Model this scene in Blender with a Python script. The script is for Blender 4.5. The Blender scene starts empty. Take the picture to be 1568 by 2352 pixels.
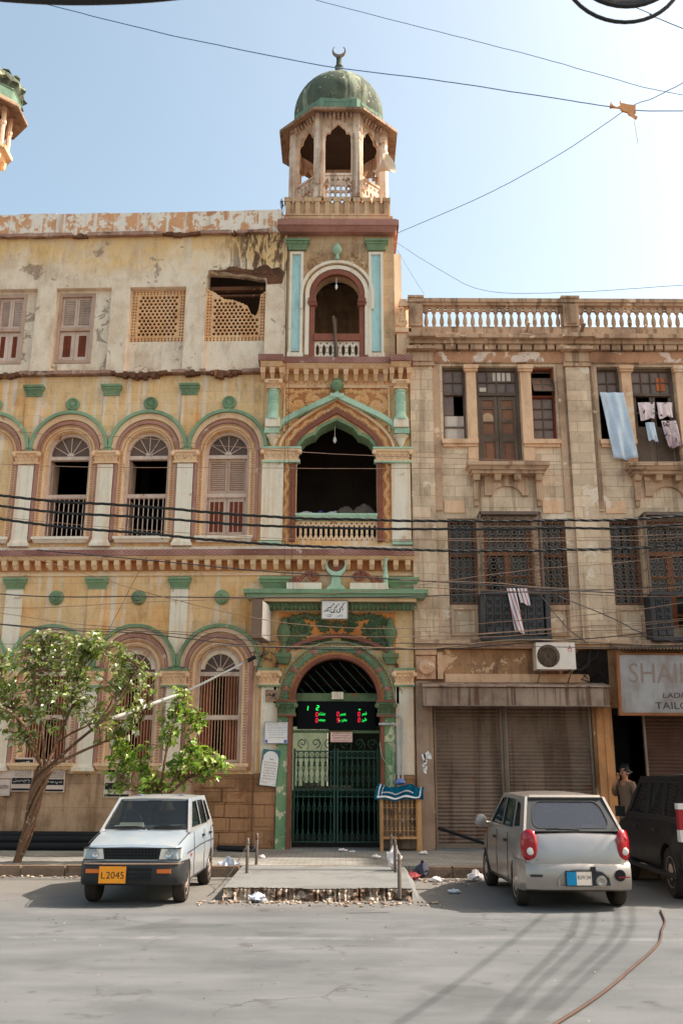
import bpy, bmesh, math, random
from mathutils import Vector, Matrix, geometry
random.seed(11)
SC = bpy.context.scene
COL = SC.collection
R, PI = math.radians, math.pi
sin, cos = math.sin, math.cos
rnd = random.uniform

# ---------------------------------------------------------------- camera model
FD = 2153.0
PITCH = math.atan(603 / FD)
ROLL = R(.2)
HC = 1.72                 # eye height
YF = 21.4                 # facade line of the street
ZP = .17                  # pavement level
cpt, spt = cos(PITCH), sin(PITCH)

def ray(x, y):
    a, b = (x - 784) / FD, (1176 - y) / FD
    r = a * cos(ROLL) - b * sin(ROLL)
    u = a * sin(ROLL) + b * cos(ROLL)
    return Vector((r, cpt - u * spt, spt + u * cpt))

def at_y(x, y, Y):        # point of the sight line at street depth Y
    d = ray(x, y)
    return Vector((0, 0, HC)) + d * (Y / d.y)

def at_z(x, y, z=0):      # point of the sight line on a level plane
    d = ray(x, y)
    return Vector((0, 0, HC)) + d * ((z - HC) / d.z)

XW = at_y(600, 1150, YF).x
TH = R(2.2)
cw, sw = cos(TH), sin(TH)
def FT(u, d, z): return (u, YF - d, z)                                   # street front: u = world x
def FW(u, d, z): return (XW + u * cw - d * sw, YF - u * sw - d * cw, z)   # wing, swung back a little
def FI(x, y, z): return (x, y, z)

# ---------------------------------------------------------------- objects
WL = {}
EACH = {k: None for k in 'storey_ledge parapet_ledge broken_ledge mullion strip pilaster pilaster_cap pier blue_panel sill parapet_block gate_jamb base_fillet cornice cornice_soffit urn_shelf apron_frame parapet_pier rope_mould spandrel_carving lintel_patch drain_spout flank_buttress lantern_pier lantern_arch lantern_balustrade arch_frame carving_ground panel_frame plinth hood_mould ogee_mould shop_recess spandrel_ground faded_lettering balcony_ledge hall_wood_and_panel fillet'.split()}
EACH.update(bracket_course='bracket', scroll_crest='scroll', baluster_row='baluster', dentil_course='dentil', inner_structure='inner_wall', window_grille_bars=None)
def tag(o, label=None, cat=None, group=None, kind=None):
    if label: o['label'] = label
    if cat: o['category'] = cat
    if group: o['group'] = group
    if kind: o['kind'] = kind
    return o

def empty(name, loc, label=None, cat=None, group=None, parent=None):
    o = bpy.data.objects.new(name, None)
    o.empty_display_size = .2
    COL.objects.link(o)
    w = Vector(loc)
    WL[o] = w
    if parent:
        o.parent = parent
        o.location = w - WL[parent]
    else:
        o.location = w
    return tag(o, label, cat, group)

class MB:
    """collects boxes, prisms, bands, tubes and links them as one mesh object"""
    def __init__(s, T=FI):
        s.v, s.f, s.T = [], [], T
    def p(s, u, d, z):
        s.v.append(Vector(s.T(u, d, z)))
        return len(s.v) - 1
    def face(s, *pts):
        s.f.append([s.p(*q) for q in pts])
    def box(s, u0, u1, d0, d1, z0, z1, tu=0, td=0):
        """tu / td: how much the top is wider than the bottom (flare)"""
        i = [s.p(u0, d0, z0), s.p(u1, d0, z0), s.p(u1, d1, z0), s.p(u0, d1, z0),
             s.p(u0 - tu, d0, z1), s.p(u1 + tu, d0, z1), s.p(u1 + tu, d1 + td, z1), s.p(u0 - tu, d1 + td, z1)]
        for q in ((0, 1, 2, 3), (4, 5, 6, 7), (0, 1, 5, 4), (1, 2, 6, 5), (2, 3, 7, 6), (3, 0, 4, 7)):
            s.f.append([i[k] for k in q])
        return s
    def prism(s, out, d0, d1, holes=(), back=True):
        loops = [list(out)] + [list(h) for h in holes]
        flat = [q for l in loops for q in l]
        tris = geometry.tessellate_polygon([[Vector((a, b, 0)) for a, b in l] for l in loops])
        fr = [s.p(a, d1, b) for a, b in flat]
        bk = [s.p(a, d0, b) for a, b in flat]
        for t in tris:
            s.f.append([fr[k] for k in t])
            if back: s.f.append([bk[k] for k in reversed(t)])
        o = 0
        for l in loops:
            n = len(l)
            for k in range(n):
                a, b = o + k, o + (k + 1) % n
                s.f.append([fr[a], fr[b], bk[b], bk[a]])
            o += n
        return s
    def band(s, A, B, d0, d1, closed=False):
        n = len(A)
        a1 = [s.p(u, d1, z) for u, z in A]; b1 = [s.p(u, d1, z) for u, z in B]
        a0 = [s.p(u, d0, z) for u, z in A]; b0 = [s.p(u, d0, z) for u, z in B]
        for k in range(n if closed else n - 1):
            j = (k + 1) % n
            s.f += [[a1[k], a1[j], b1[j], b1[k]], [a1[k], a1[j], a0[j], a0[k]], [b1[k], b1[j], b0[j], b0[k]],
                    [a0[k], a0[j], b0[j], b0[k]]]
        if not closed:
            for k in (0, n - 1):
                s.f.append([a1[k], b1[k], b0[k], a0[k]])
        return s
    def tube(s, path, r, n=7, closed=False, cap=True):
        P = [Vector(s.T(*q)) for q in path]
        m = len(P)
        rs = r if isinstance(r, (list, tuple)) else [r] * m
        up, rings = None, []
        for k in range(m):
            if closed: t = P[(k + 1) % m] - P[k - 1]
            else: t = P[min(k + 1, m - 1)] - P[max(k - 1, 0)]
            if t.length < 1e-9: t = Vector((0, 0, 1))
            t.normalize()
            if up is None:
                up = t.orthogonal().normalized()
            up = up - t * up.dot(t)
            if up.length < 1e-6: up = t.orthogonal()
            up.normalize()
            w = t.cross(up)
            b = len(s.v)
            for j in range(n):
                a = 2 * PI * j / n
                s.v.append(P[k] + (up * cos(a) + w * sin(a)) * rs[k])
            rings.append(b)
        for k in range(m if closed else m - 1):
            a, b = rings[k], rings[(k + 1) % m]
            for j in range(n):
                s.f.append([a + j, a + (j + 1) % n, b + (j + 1) % n, b + j])
        if cap and not closed:
            s.f.append([rings[0] + j for j in range(n)])
            s.f.append([rings[-1] + j for j in range(n)])
        return s
    def lathe(s, prof, cu=0, cd=0, n=16, cz=0, phase=0, axis='z'):
        """prof: (radius, height) pairs"""
        rings = []
        for r, h in prof:
            ring = []
            for j in range(n):
                a = 2 * PI * (j + phase) / n
                if axis == 'z': ring.append(s.p(cu + r * cos(a), cd + r * sin(a), cz + h))
                elif axis == 'd': ring.append(s.p(cu + r * cos(a), cd + h, cz + r * sin(a)))
                else: ring.append(s.p(cu + h, cd + r * cos(a), cz + r * sin(a)))
            rings.append(ring)
        for a, b in zip(rings, rings[1:]):
            for j in range(n):
                s.f.append([a[j], a[(j + 1) % n], b[(j + 1) % n], b[j]])
        s.f.append(list(rings[0])); s.f.append(list(rings[-1]))
        return s
    def leaf(s, u, z, ang, L, w, d, h):
        """one carved leaf: a ridged lozenge lying in the wall plane"""
        c, q = cos(ang), sin(ang)
        def P(a, b, dd): return s.p(u + a * c - b * q, d + dd, z + a * q + b * c)
        i = [P(0, 0, 0), P(L * .45, w / 2, 0), P(L, 0, h * .3), P(L * .45, -w / 2, 0), P(L * .4, 0, h)]
        for q4 in ((0, 1, 4), (1, 2, 4), (2, 3, 4), (3, 0, 4)):
            s.f.append([i[k] for k in q4])
    def stroke(s, pts, w, d):
        """a flat painted pen stroke"""
        n = len(pts)
        ws = w if isinstance(w, (list, tuple)) else [w] * n
        L = []
        for k in range(n):
            a, b = pts[max(k - 1, 0)], pts[min(k + 1, n - 1)]
            t = Vector((b[0] - a[0], b[1] - a[1]))
            if t.length < 1e-9: t = Vector((1, 0))
            t.normalize()
            nx, nz = -t.y * ws[k] / 2, t.x * ws[k] / 2
            L.append((s.p(pts[k][0] + nx, d, pts[k][1] + nz), s.p(pts[k][0] - nx, d, pts[k][1] - nz)))
        for a, b in zip(L, L[1:]):
            s.f.append([a[0], b[0], b[1], a[1]])
    def dot(s, u, z, r, d, n=6):
        s.f.append([s.p(u + r * cos(2 * PI * k / n), d, z + r * sin(2 * PI * k / n)) for k in range(n)])
    def scribble(s, u0, u1, z, h, d, seed=0, w=.004):
        rg = random.Random(seed)
        u = u1
        while u > u0 + h:
            L = rg.uniform(.6, 2.4) * h
            pts, m = [], max(3, int(L / h * 4))
            for k in range(m + 1):
                pts.append((u - L * k / m, z + h * (rg.uniform(-.45, .45) + .2 * sin(k * 2.1))))
            if pts[-1][0] < u0: break
            s.stroke(pts, w, d)
            if rg.random() < .6: s.dot(u - L * .5, z + h * rg.choice((-.7, .7)), w * .8, d)
            u -= L + h * rg.uniform(.2, .5)
    def text(s, body, u, z, size, d, sx=1, align='CENTER', shear=0, mirror=False):
        cu = bpy.data.curves.new('lettering', 'FONT')
        cu.body, cu.size, cu.align_x, cu.shear = body, size, align, shear
        cu.resolution_u = 3
        o = bpy.data.objects.new('lettering', cu)
        COL.objects.link(o)
        bpy.context.view_layer.update()
        ev = o.evaluated_get(bpy.context.evaluated_depsgraph_get())
        me = ev.to_mesh()
        b = len(s.v)
        for q in me.vertices:
            s.v.append(Vector(s.T(u + q.co.x * sx * (-1 if mirror else 1), d, z + q.co.y)))
        for f in me.polygons: s.f.append([b + k for k in f.vertices])
        ev.to_mesh_clear()
        bpy.data.objects.remove(o)
        bpy.data.curves.remove(cu)
        return s
    def clusters(s, tol=.006):
        """islands whose boxes touch, as separate builders"""
        par = list(range(len(s.v)))
        def find(a):
            while par[a] != a: par[a] = par[par[a]]; a = par[a]
            return a
        for f in s.f:
            r = find(f[0])
            for k in f[1:]: par[find(k)] = r
        isl = {}
        for f in s.f: isl.setdefault(find(f[0]), []).append(f)
        items = []
        for fs in isl.values():
            vs = {k for f in fs for k in f}
            items.append([[min(s.v[k][a] for k in vs) - tol for a in range(3)], [max(s.v[k][a] for k in vs) + tol for a in range(3)], fs])
        done = []
        for it in items:
            hit = [c for c in done if all(c[0][a] <= it[1][a] and it[0][a] <= c[1][a] for a in range(3))]
            for c in hit:
                done.remove(c)
                it = [[min(c[0][a], it[0][a]) for a in range(3)], [max(c[1][a], it[1][a]) for a in range(3)], c[2] + it[2]]
            done.append(it)
        out = []
        for _, _, fs in done:
            m = MB(); ix = {}
            for f in fs:
                for k in f:
                    if k not in ix: ix[k] = len(m.v); m.v.append(s.v[k])
                m.f.append([ix[k] for k in f])
            out.append(m)
        return out
    def build(s, name, mat, parent=None, smooth=None, label=None, origin=None):
        if name in EACH:
            cl = s.clusters()
            if len(cl) > 1:
                return [c.build1(EACH[name] or name, mat, parent, smooth, label) for c in cl][0]
        return s.build1(EACH.get(name) or name, mat, parent, smooth, label, origin)
    def build1(s, name, mat, parent=None, smooth=None, label=None, origin=None):
        me = bpy.data.meshes.new(name)
        if not s.v: raise ValueError('no geometry for ' + name)
        if origin is None:
            lo = Vector([min(v[k] for v in s.v) for k in range(3)]); hi = Vector([max(v[k] for v in s.v) for k in range(3)])
            origin = Vector(((lo.x + hi.x) / 2, (lo.y + hi.y) / 2, lo.z))
        origin = Vector(origin)
        me.from_pydata([v - origin for v in s.v], [], s.f)
        bm = bmesh.new(); bm.from_mesh(me)
        bmesh.ops.remove_doubles(bm, verts=bm.verts, dist=.0004)
        bmesh.ops.recalc_face_normals(bm, faces=bm.faces)
        bm.to_mesh(me); bm.free()
        if smooth:
            for q in me.polygons: q.use_smooth = True
            me.set_sharp_from_angle(angle=R(smooth))
        me.materials.append(mat)
        o = bpy.data.objects.new(name, me)
        COL.objects.link(o)
        WL[o] = origin
        if parent:
            o.parent = parent
            o.location = origin - WL[parent]
        else:
            o.location = origin
        if label: o['label'] = label
        return o

def arc(uc, zc, r, a0=0, a1=180, n=24, rz=None):
    rz = rz or r
    return [(uc + r * cos(R(a0 + (a1 - a0) * k / n)), zc + rz * sin(R(a0 + (a1 - a0) * k / n))) for k in range(n + 1)]

def arched(uc, r, zb, zc, n=20):          # outline of a round-headed opening
    return [(uc - r, zb), (uc + r, zb)] + arc(uc, zc, r, 0, 180, n)

def rect(u0, u1, z0, z1): return [(u0, z0), (u1, z0), (u1, z1), (u0, z1)]

def arch_band(mb, uc, zc, r0, r1, d0, d1, zleg=None, n=24):
    A, B = arc(uc, zc, r0, n=n), arc(uc, zc, r1, n=n)
    if zleg is not None:
        A = [(uc + r0, zleg)] + A + [(uc - r0, zleg)]
        B = [(uc + r1, zleg)] + B + [(uc - r1, zleg)]
    mb.band(A, B, d0, d1)

def offset_path(pts, w):
    """the polyline moved sideways by w (to its left)"""
    out, n = [], len(pts)
    for k in range(n):
        a, b = pts[max(k - 1, 0)], pts[min(k + 1, n - 1)]
        t = Vector((b[0] - a[0], b[1] - a[1])).normalized()
        out.append((pts[k][0] - t.y * w, pts[k][1] + t.x * w))
    return out

def spiral(cu, cz, r0, turns, a0, sgn=1, n=26, inner=.15):
    return [(cu + r0 * (1 - (1 - inner) * k / n) * cos(a0 + sgn * turns * 2 * PI * k / n),
             cz + r0 * (1 - (1 - inner) * k / n) * sin(a0 + sgn * turns * 2 * PI * k / n)) for k in range(n + 1)]

def foliate(mb, pts, L, w, d, h, step=1, spread=.8, stem=.35):
    """carved scroll: a stem with leaves to either side"""
    mb.tube([(u, d, z) for u, z in pts], w * stem, n=5)
    for k in range(0, len(pts) - 1, step):
        a = math.atan2(pts[k + 1][1] - pts[k][1], pts[k + 1][0] - pts[k][0])
        for sg in (1, -1):
            mb.leaf(pts[k][0], pts[k][1], a + sg * spread, L, w, d, h)

# ---------------------------------------------------------------- materials
def lin(r, g, b, k=1.0):
    f = lambda c: ((c / 255 + .055) / 1.055) ** 2.4 if c > 10 else c / 255 / 12.92
    return (min(f(r) * k, .9), min(f(g) * k, .9), min(f(b) * k, .9), 1)

class NT:
    def __init__(s, name):
        s.m = bpy.data.materials.new(name)
        s.m.use_nodes = True
        s.t = s.m.node_tree
        s.t.nodes.clear()
        s.out = s.t.nodes.new('ShaderNodeOutputMaterial')
        s.b = s.t.nodes.new('ShaderNodeBsdfPrincipled')
        s.t.links.new(s.b.outputs[0], s.out.inputs[0])
        s._pos = None
    def node(s, kind, props=None, **ins):
        n = s.t.nodes.new(kind)
        for k, v in (props or {}).items(): setattr(n, k, v)
        for k, v in ins.items(): s.set(n.inputs[k.replace('_', ' ')], v)
        return n
    def set(s, inp, v):
        if isinstance(v, bpy.types.NodeSocket): s.t.links.new(v, inp)
        else: inp.default_value = v
    @property
    def pos(s):
        if s._pos is None: s._pos = s.node('ShaderNodeNewGeometry').outputs['Position']
        return s._pos
    def obj(s): return s.node('ShaderNodeTexCoord').outputs['Object']
    def scaled(s, v, x, y, z):
        n = s.node('ShaderNodeVectorMath', {'operation': 'MULTIPLY'})
        s.set(n.inputs[0], v); n.inputs[1].default_value = (x, y, z)
        return n.outputs[0]
    def xyz(s, v):
        n = s.node('ShaderNodeSeparateXYZ'); s.set(n.inputs[0], v)
        return n.outputs
    def noise(s, scale, detail=5, rough=.55, vec=None, dist=0):
        n = s.node('ShaderNodeTexNoise', None, Scale=scale, Detail=detail, Roughness=rough, Distortion=dist)
        s.set(n.inputs['Vector'], vec if vec is not None else s.pos)
        return n.outputs[0]
    def ramp(s, f, lo, hi):
        n = s.node('ShaderNodeMapRange', {'interpolation_type': 'SMOOTHSTEP'})
        s.set(n.inputs[0], f); n.inputs[1].default_value = lo; n.inputs[2].default_value = hi
        return n.outputs[0]
    def math(s, op, a, b=0, clamp=False):
        n = s.node('ShaderNodeMath', {'operation': op, 'use_clamp': clamp})
        s.set(n.inputs[0], a); s.set(n.inputs[1], b)
        return n.outputs[0]
    def mix(s, f, a, b, blend='MIX'):
        n = s.node('ShaderNodeMix', {'data_type': 'RGBA', 'blend_type': blend})
        s.set(n.inputs[0], f); s.set(n.inputs[6], a); s.set(n.inputs[7], b)
        return n.outputs[2]
    def bump(s, h, strength=.3, dist=.02):
        n = s.node('ShaderNodeBump', None, Strength=strength, Distance=dist, Height=h)
        s.t.links.new(n.outputs[0], s.b.inputs['Normal'])
    def done(s, col, rough=.8, spec=.3, metal=0, **kw):
        s.set(s.b.inputs['Base Color'], col)
        s.set(s.b.inputs['Roughness'], rough)
        s.b.inputs['Specular IOR Level'].default_value = spec
        s.b.inputs['Metallic'].default_value = metal
        for k, v in kw.items(): s.set(s.b.inputs[k.replace('_', ' ')], v)
        return s.m

def weather(name, base, dark=None, dark_amt=.5, streak=None, streak_amt=0, patch=None, patch_amt=0, patch_scale=1.6,
            rough=.85, spec=.25, bump=.35, grain=.2, var_scale=1.1, metal=0, blocks=None, local=False, streak_w=5, F=(1.36, 1.14, 1.0), grime=.36):
    """an aged painted / plastered surface: blotches, run-down streaks, peeled patches, fine grain"""
    g = NT(name)
    P = g.obj() if local else g.pos
    def sc(q):
        if not q: return q
        v = [c * f for c, f in zip(q[:3], F)]
        k = min(1, .86 / max(v))
        return tuple(c * k for c in v) + (1,)
    base, dark, streak, patch = sc(base), sc(dark), sc(streak), sc(patch)
    dark = dark or tuple(c * .55 for c in base[:3]) + (1,)
    c = g.mix(g.math('MULTIPLY', g.ramp(g.noise(var_scale, 7, .62, P), .42, .72), dark_amt), base, dark)
    if streak:
        v = g.scaled(P, streak_w, streak_w, .22)
        f = g.math('MULTIPLY', g.ramp(g.noise(1, 4, .55, v), .52, .64), streak_amt)
        c = g.mix(f, c, streak)
    hgt = g.noise(26, 4, .6, P)
    if blocks:
        bw, bh, amt = blocks
        x, y, z = g.xyz(P)
        cv = g.node('ShaderNodeCombineXYZ'); g.set(cv.inputs[0], x); g.set(cv.inputs[1], z)
        br = g.node('ShaderNodeTexBrick', None, Vector=cv.outputs[0], Color1=(1.12, 1.1, 1.08, 1), Color2=(.62, .6, .58, 1), Mortar=(.42, .38, .35, 1),
                    Scale=1.0, Mortar_Size=.009, Mortar_Smooth=.3, Bias=.1, Brick_Width=bw, Row_Height=bh)
        c = g.mix(amt, c, g.mix(1, c, br.outputs[0], 'MULTIPLY'))
        hgt = g.math('ADD', hgt, g.math('MULTIPLY', br.outputs[1], -1.2))
    if patch:
        f = g.ramp(g.noise(patch_scale, 9, .68, P, .4), .66 - patch_amt * .32, .69 - patch_amt * .32)
        c = g.mix(f, c, patch)
        hgt = g.math('ADD', hgt, g.math('MULTIPLY', f, -.8))
    if grime:       # soot and run-off, coarse and fine
        n1 = g.ramp(g.noise(1.0, 9, .72, g.scaled(P, 2.6, 2.6, .8), .3), .5, .68)
        n2 = g.ramp(g.noise(9, 6, .7, g.scaled(P, 1, 1, .55)), .5, .72)
        c = g.mix(g.math('MULTIPLY', n1, grime), c, g.mix(1, c, (.5, .44, .4, 1), 'MULTIPLY'))
        c = g.mix(g.math('MULTIPLY', n2, grime * .8), c, g.mix(1, c, (.56, .5, .46, 1), 'MULTIPLY'))
    k = g.math('ADD', g.math('MULTIPLY', g.noise(55, 3, .6, P), grain * 2), 1 - grain)
    c = g.mix(1, c, k, 'MULTIPLY')
    g.bump(hgt, bump, .02)
    return g.done(c, rough, spec, metal)

def plain(name, col, rough=.6, spec=.3, metal=0, grain=.08, **kw):
    g = NT(name)
    k = g.math('ADD', g.math('MULTIPLY', g.noise(9, 6, .65, g.obj()), grain * 2), 1 - grain)
    return g.done(g.mix(1, col, k, 'MULTIPLY'), rough, spec, metal, **kw)

def glow(name, col, strength):
    g = NT(name)
    return g.done((0, 0, 0, 1), .5, .1, 0, Emission_Color=col, Emission_Strength=strength)

def glass_mat(name, tint, clear=.75, rough=.03, base=(.02, .022, .025, 1)):
    g = NT(name)
    tr = g.node('ShaderNodeBsdfTransparent'); tr.inputs[0].default_value = tint
    g.done(base, rough, .6)
    mx = g.node('ShaderNodeMixShader')
    mx.inputs[0].default_value = clear
    g.t.links.new(g.b.outputs[0], mx.inputs[1]); g.t.links.new(tr.outputs[0], mx.inputs[2])
    g.t.links.new(mx.outputs[0], g.out.inputs[0])
    return g.m

rust = lin(150, 95, 60)
soot = lin(88, 66, 52)
M = {}
M['ochre'] = weather('ochre_plaster', lin(226, 200, 156, 1.15), lin(208, 162, 106), .95, lin(240, 228, 212, 1.05), .95, lin(212, 194, 172), .2, 1.5, blocks=(.62, .3, .24), var_scale=1.0, grime=.5, grain=.22)
M['cream'] = weather('cream_stucco', lin(224, 200, 168, 1.08), lin(190, 152, 116), .7, lin(236, 220, 196), .4, lin(176, 142, 116), .12, 2.6)
M['carve'] = weather('carved_stone', lin(222, 188, 142, 1.08), lin(190, 140, 92), .6, patch=lin(205, 188, 165), patch_amt=.22, patch_scale=2.2)
M['recess'] = weather('carving_ground', lin(176, 126, 84), lin(130, 84, 54), .7)
M['white'] = weather('whitewash', lin(240, 230, 216, 1.06), lin(214, 190, 164), .6, lin(200, 160, 122), .4, lin(184, 152, 122), .13, 1.5, F=(1.24, 1.13, 1.03), grime=.28)
M['mauve'] = weather('mauve_paint', lin(164, 116, 104, 1.05), lin(132, 88, 78), .7, patch=lin(190, 160, 145), patch_amt=.16, patch_scale=3, F=(1.12, 1.12, 1.06))
M['ledge'] = weather('ledge_plaster', lin(158, 122, 106), lin(120, 86, 72), .8, lin(190, 166, 148), .6, lin(112, 84, 68), .26, 2.4, F=(1.12, 1.08, 1.02), bump=.8)
M['maroon'] = weather('maroon_paint', lin(140, 84, 68, 1.05), lin(105, 58, 46), .6, patch=lin(190, 150, 130), patch_amt=.06, patch_scale=4, F=(1.05, 1.08, 1.04))
M['green'] = weather('green_paint', lin(116, 146, 118, 1.0), lin(78, 104, 82), .8, patch=lin(170, 160, 130), patch_amt=.06, patch_scale=4)
M['dkgreen'] = weather('dark_green_paint', lin(92, 116, 90), lin(62, 78, 58), .8, patch=lin(120, 90, 60), patch_amt=.16, patch_scale=5)
M['teal'] = weather('teal_paint', lin(160, 196, 180, 1.0), lin(118, 152, 134), .8, patch=lin(205, 200, 180), patch_amt=.08, patch_scale=4)
M['blue'] = weather('light_blue_paint', lin(150, 192, 200, 1.1), lin(120, 164, 176), .5, patch=lin(200, 190, 175), patch_amt=.03, patch_scale=3)
M['towerstone'] = weather('tower_stone', lin(190, 158, 126, 1.1), lin(150, 116, 88), .8, lin(215, 190, 160), .5, lin(208, 182, 150), .14, 1.4, F=(1.16, 1.1, 1.02), grime=.55, blocks=(.5, .24, .3))
M['lantern'] = weather('lantern_plaster', lin(214, 202, 188, 1.05), lin(160, 134, 114), .85, lin(110, 88, 74), .6, lin(150, 122, 100), .22, 2.4, grime=.85)
M['eave'] = weather('eave_stone', lin(160, 132, 110), lin(112, 86, 70), .8, lin(90, 68, 56), .6, grime=.8, F=(1.12, 1.08, 1.03))
M['copper'] = weather('dome_paint', lin(82, 96, 86), lin(40, 48, 44), .95, lin(150, 168, 152), .6, lin(170, 176, 156), .2, 3.4, streak_w=3, grime=.8)
M['drum'] = weather('drum_paint', lin(100, 134, 122), lin(62, 88, 78), .85, lin(60, 80, 66), .5)
M['parapet'] = weather('parapet_plaster', lin(192, 152, 118), lin(156, 116, 86), .7, lin(205, 208, 205, 1.05), .95, lin(212, 212, 206, 1.05), .54, 3.2, streak_w=9)
M['brown'] = weather('broken_masonry', lin(104, 74, 56), lin(52, 38, 30), .9, bump=1, patch=lin(150, 110, 80), patch_amt=.2, patch_scale=3)
M['lilac'] = weather('lilac_wood', lin(190, 178, 170), lin(158, 140, 130), .7, lin(205, 190, 180), .4, lin(130, 96, 80), .12, 4)
M['shutter'] = weather('shutter_wood', lin(172, 152, 138), lin(138, 116, 102), .7, lin(190, 170, 160), .4)
M['redwood'] = weather('red_brown_wood', lin(120, 66, 48), lin(76, 42, 32), .6)
M['bars'] = weather('beige_iron', lin(176, 148, 122), lin(120, 84, 62), .7, rough=.6)
M['stone'] = weather('brown_stone', lin(198, 180, 158, 1.15), lin(164, 142, 120), .75, lin(142, 120, 102), .5, lin(214, 202, 186), .22, 1.2, blocks=(.6, .27, .6), F=(1.3, 1.15, 1.04), grime=.5, grain=.22)
M['stonetrim'] = weather('stone_trim', lin(174, 152, 130, 1.05), lin(120, 98, 82), .8, lin(86, 70, 58), .6, lin(210, 190, 168), .16, 1.6)
M['plinth'] = weather('plinth_stone', lin(158, 124, 94), lin(104, 76, 56), .8, patch=lin(140, 98, 68), patch_amt=.2, blocks=(.55, .27, .7), bump=.6)
M['dado'] = weather('dado_plaster', lin(176, 152, 128), lin(126, 102, 82), .85, lin(104, 80, 62), .5, lin(98, 76, 58), .24, 1.5, blocks=(1.0, .5, .3), grime=.6, bump=.6)
M['dkwood'] = weather('dark_wood', lin(108, 92, 80), lin(66, 54, 47), .7, lin(142, 124, 108), .5, F=(1.16, 1.1, 1.04))
M['dkstone'] = weather('dark_balcony_iron', lin(62, 64, 68), lin(36, 36, 38), .7, rough=.55)
M['grille'] = weather('grille_iron', lin(108, 98, 90), lin(66, 58, 52), .6, rough=.5)
M['steel'] = weather('roller_shutter_steel', lin(118, 102, 90), lin(84, 70, 60), .7, lin(72, 56, 44), .6, lin(112, 70, 46), .13, 2.2, rough=.5, spec=.4, bump=.6, grime=.6)
M['steelbrown'] = weather('brown_shutter_steel', lin(84, 60, 50), lin(56, 40, 34), .7, lin(54, 36, 28), .5, rough=.5, spec=.4)
M['tin'] = weather('rusted_awning_tin', lin(148, 134, 124), lin(100, 84, 74), .8, lin(82, 54, 42), .75, lin(110, 72, 52), .12, 2, streak_w=6)
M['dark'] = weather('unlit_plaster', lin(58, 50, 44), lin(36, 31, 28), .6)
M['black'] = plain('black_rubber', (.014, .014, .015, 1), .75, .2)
M['cable'] = plain('cable_sheath', (.02, .018, .017, 1), .55, .35)
M['wire'] = weather('wire_insulation', lin(122, 104, 92), lin(84, 70, 62), .6, rough=.6, bump=0)
M['wiredk'] = plain('dark_wire', lin(58, 52, 56), .6)
M['wireblue'] = plain('pale_wire', lin(96, 124, 160), .6)
M['greymetal'] = weather('grey_metal', lin(128, 118, 108), lin(84, 74, 66), .6, rough=.45, metal=.3)
M['galv'] = weather('galvanised_pipe', lin(190, 186, 180), lin(150, 142, 134), .5, rough=.45, F=(1, 1, 1))
M['paper'] = weather('white_board', lin(214, 220, 226), lin(190, 196, 200), .4, bump=.05)
M['ink'] = plain('black_ink', lin(38, 34, 34), .8)
M['inkred'] = plain('red_ink', lin(150, 74, 62), .8)
M['inkblue'] = plain('blue_ink', lin(110, 120, 150), .8)
M['pinkpaper'] = weather('pink_paper', lin(214, 190, 186), lin(190, 160, 156), .4, bump=.05)
M['cloth'] = weather('pale_cloth', lin(208, 216, 226), lin(176, 186, 200), .5, bump=.2, F=(1, 1, 1))
M['glass'] = glass_mat('window_glass', (.55, .55, .55, 1), .45, .08)
M['fan'] = weather('dusty_fanlight', lin(96, 80, 72), lin(60, 50, 46), .7, rough=.5, spec=.3, bump=.02)
# ---------------------------------------------------------------- camera, light, sky
SUN_EL, SUN_BEHIND = R(46), R(9)
sund = Vector((cos(SUN_EL) * cos(SUN_BEHIND), cos(SUN_EL) * sin(SUN_BEHIND), sin(SUN_EL)))
cam = bpy.data.cameras.new('camera')
cam.sensor_fit, cam.sensor_height = 'VERTICAL', 36
cam.lens = FD / 2352 * 36
cam.clip_end = 1500
cam.dof.use_dof, cam.dof.focus_distance, cam.dof.aperture_fstop = True, 22, 3.2
co = bpy.data.objects.new('camera', cam)
COL.objects.link(co)
Fv = Vector((0, cpt, spt)); Uv = Vector((0, -spt, cpt)); Rv = Vector((1, 0, 0))
Rc = Rv * cos(ROLL) + Uv * sin(ROLL); Uc = Uv * cos(ROLL) - Rv * sin(ROLL)
m3 = Matrix((Rc, Uc, -Fv)).transposed()
co.matrix_world = Matrix.Translation((0, 0, HC)) @ m3.to_4x4()
SC.camera = co
sl = bpy.data.lights.new('sun', 'SUN')
sl.energy, sl.angle, sl.color = 3.1, R(.55), (1, .93, .84)
so = bpy.data.objects.new('sun', sl)
so.rotation_euler = sund.to_track_quat('Z', 'Y').to_euler()
so.location = (20, 5, 30)
COL.objects.link(so)
w = bpy.data.worlds.new('World')
SC.world = w
w.use_nodes = True
nt = w.node_tree
bg = nt.nodes['Background']
sk = nt.nodes.new('ShaderNodeTexSky')
sk.sky_type, sk.sun_disc = 'NISHITA', False
sk.sun_elevation, sk.sun_rotation = SUN_EL, PI / 2 - SUN_BEHIND
sk.air_density, sk.dust_density, sk.ozone_density, sk.altitude = 1.0, 3.3, 1.0, 10
tn = nt.nodes.new('ShaderNodeMix'); tn.data_type, tn.blend_type = 'RGBA', 'MULTIPLY'
tn.inputs[0].default_value = 1; tn.inputs[7].default_value = (.9, .855, .69, 1)
nt.links.new(sk.outputs[0], tn.inputs[6]); nt.links.new(tn.outputs[2], bg.inputs[0])
bg.inputs[1].default_value = .15
SC.view_settings.view_transform, SC.view_settings.look = 'Standard', 'None'
SC.view_settings.gamma = 1
SC.view_settings.exposure = 1.45
SC.cycles.max_bounces = 8
SC.cycles.transparent_max_bounces = 12
SC.cycles.use_denoising = True

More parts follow.
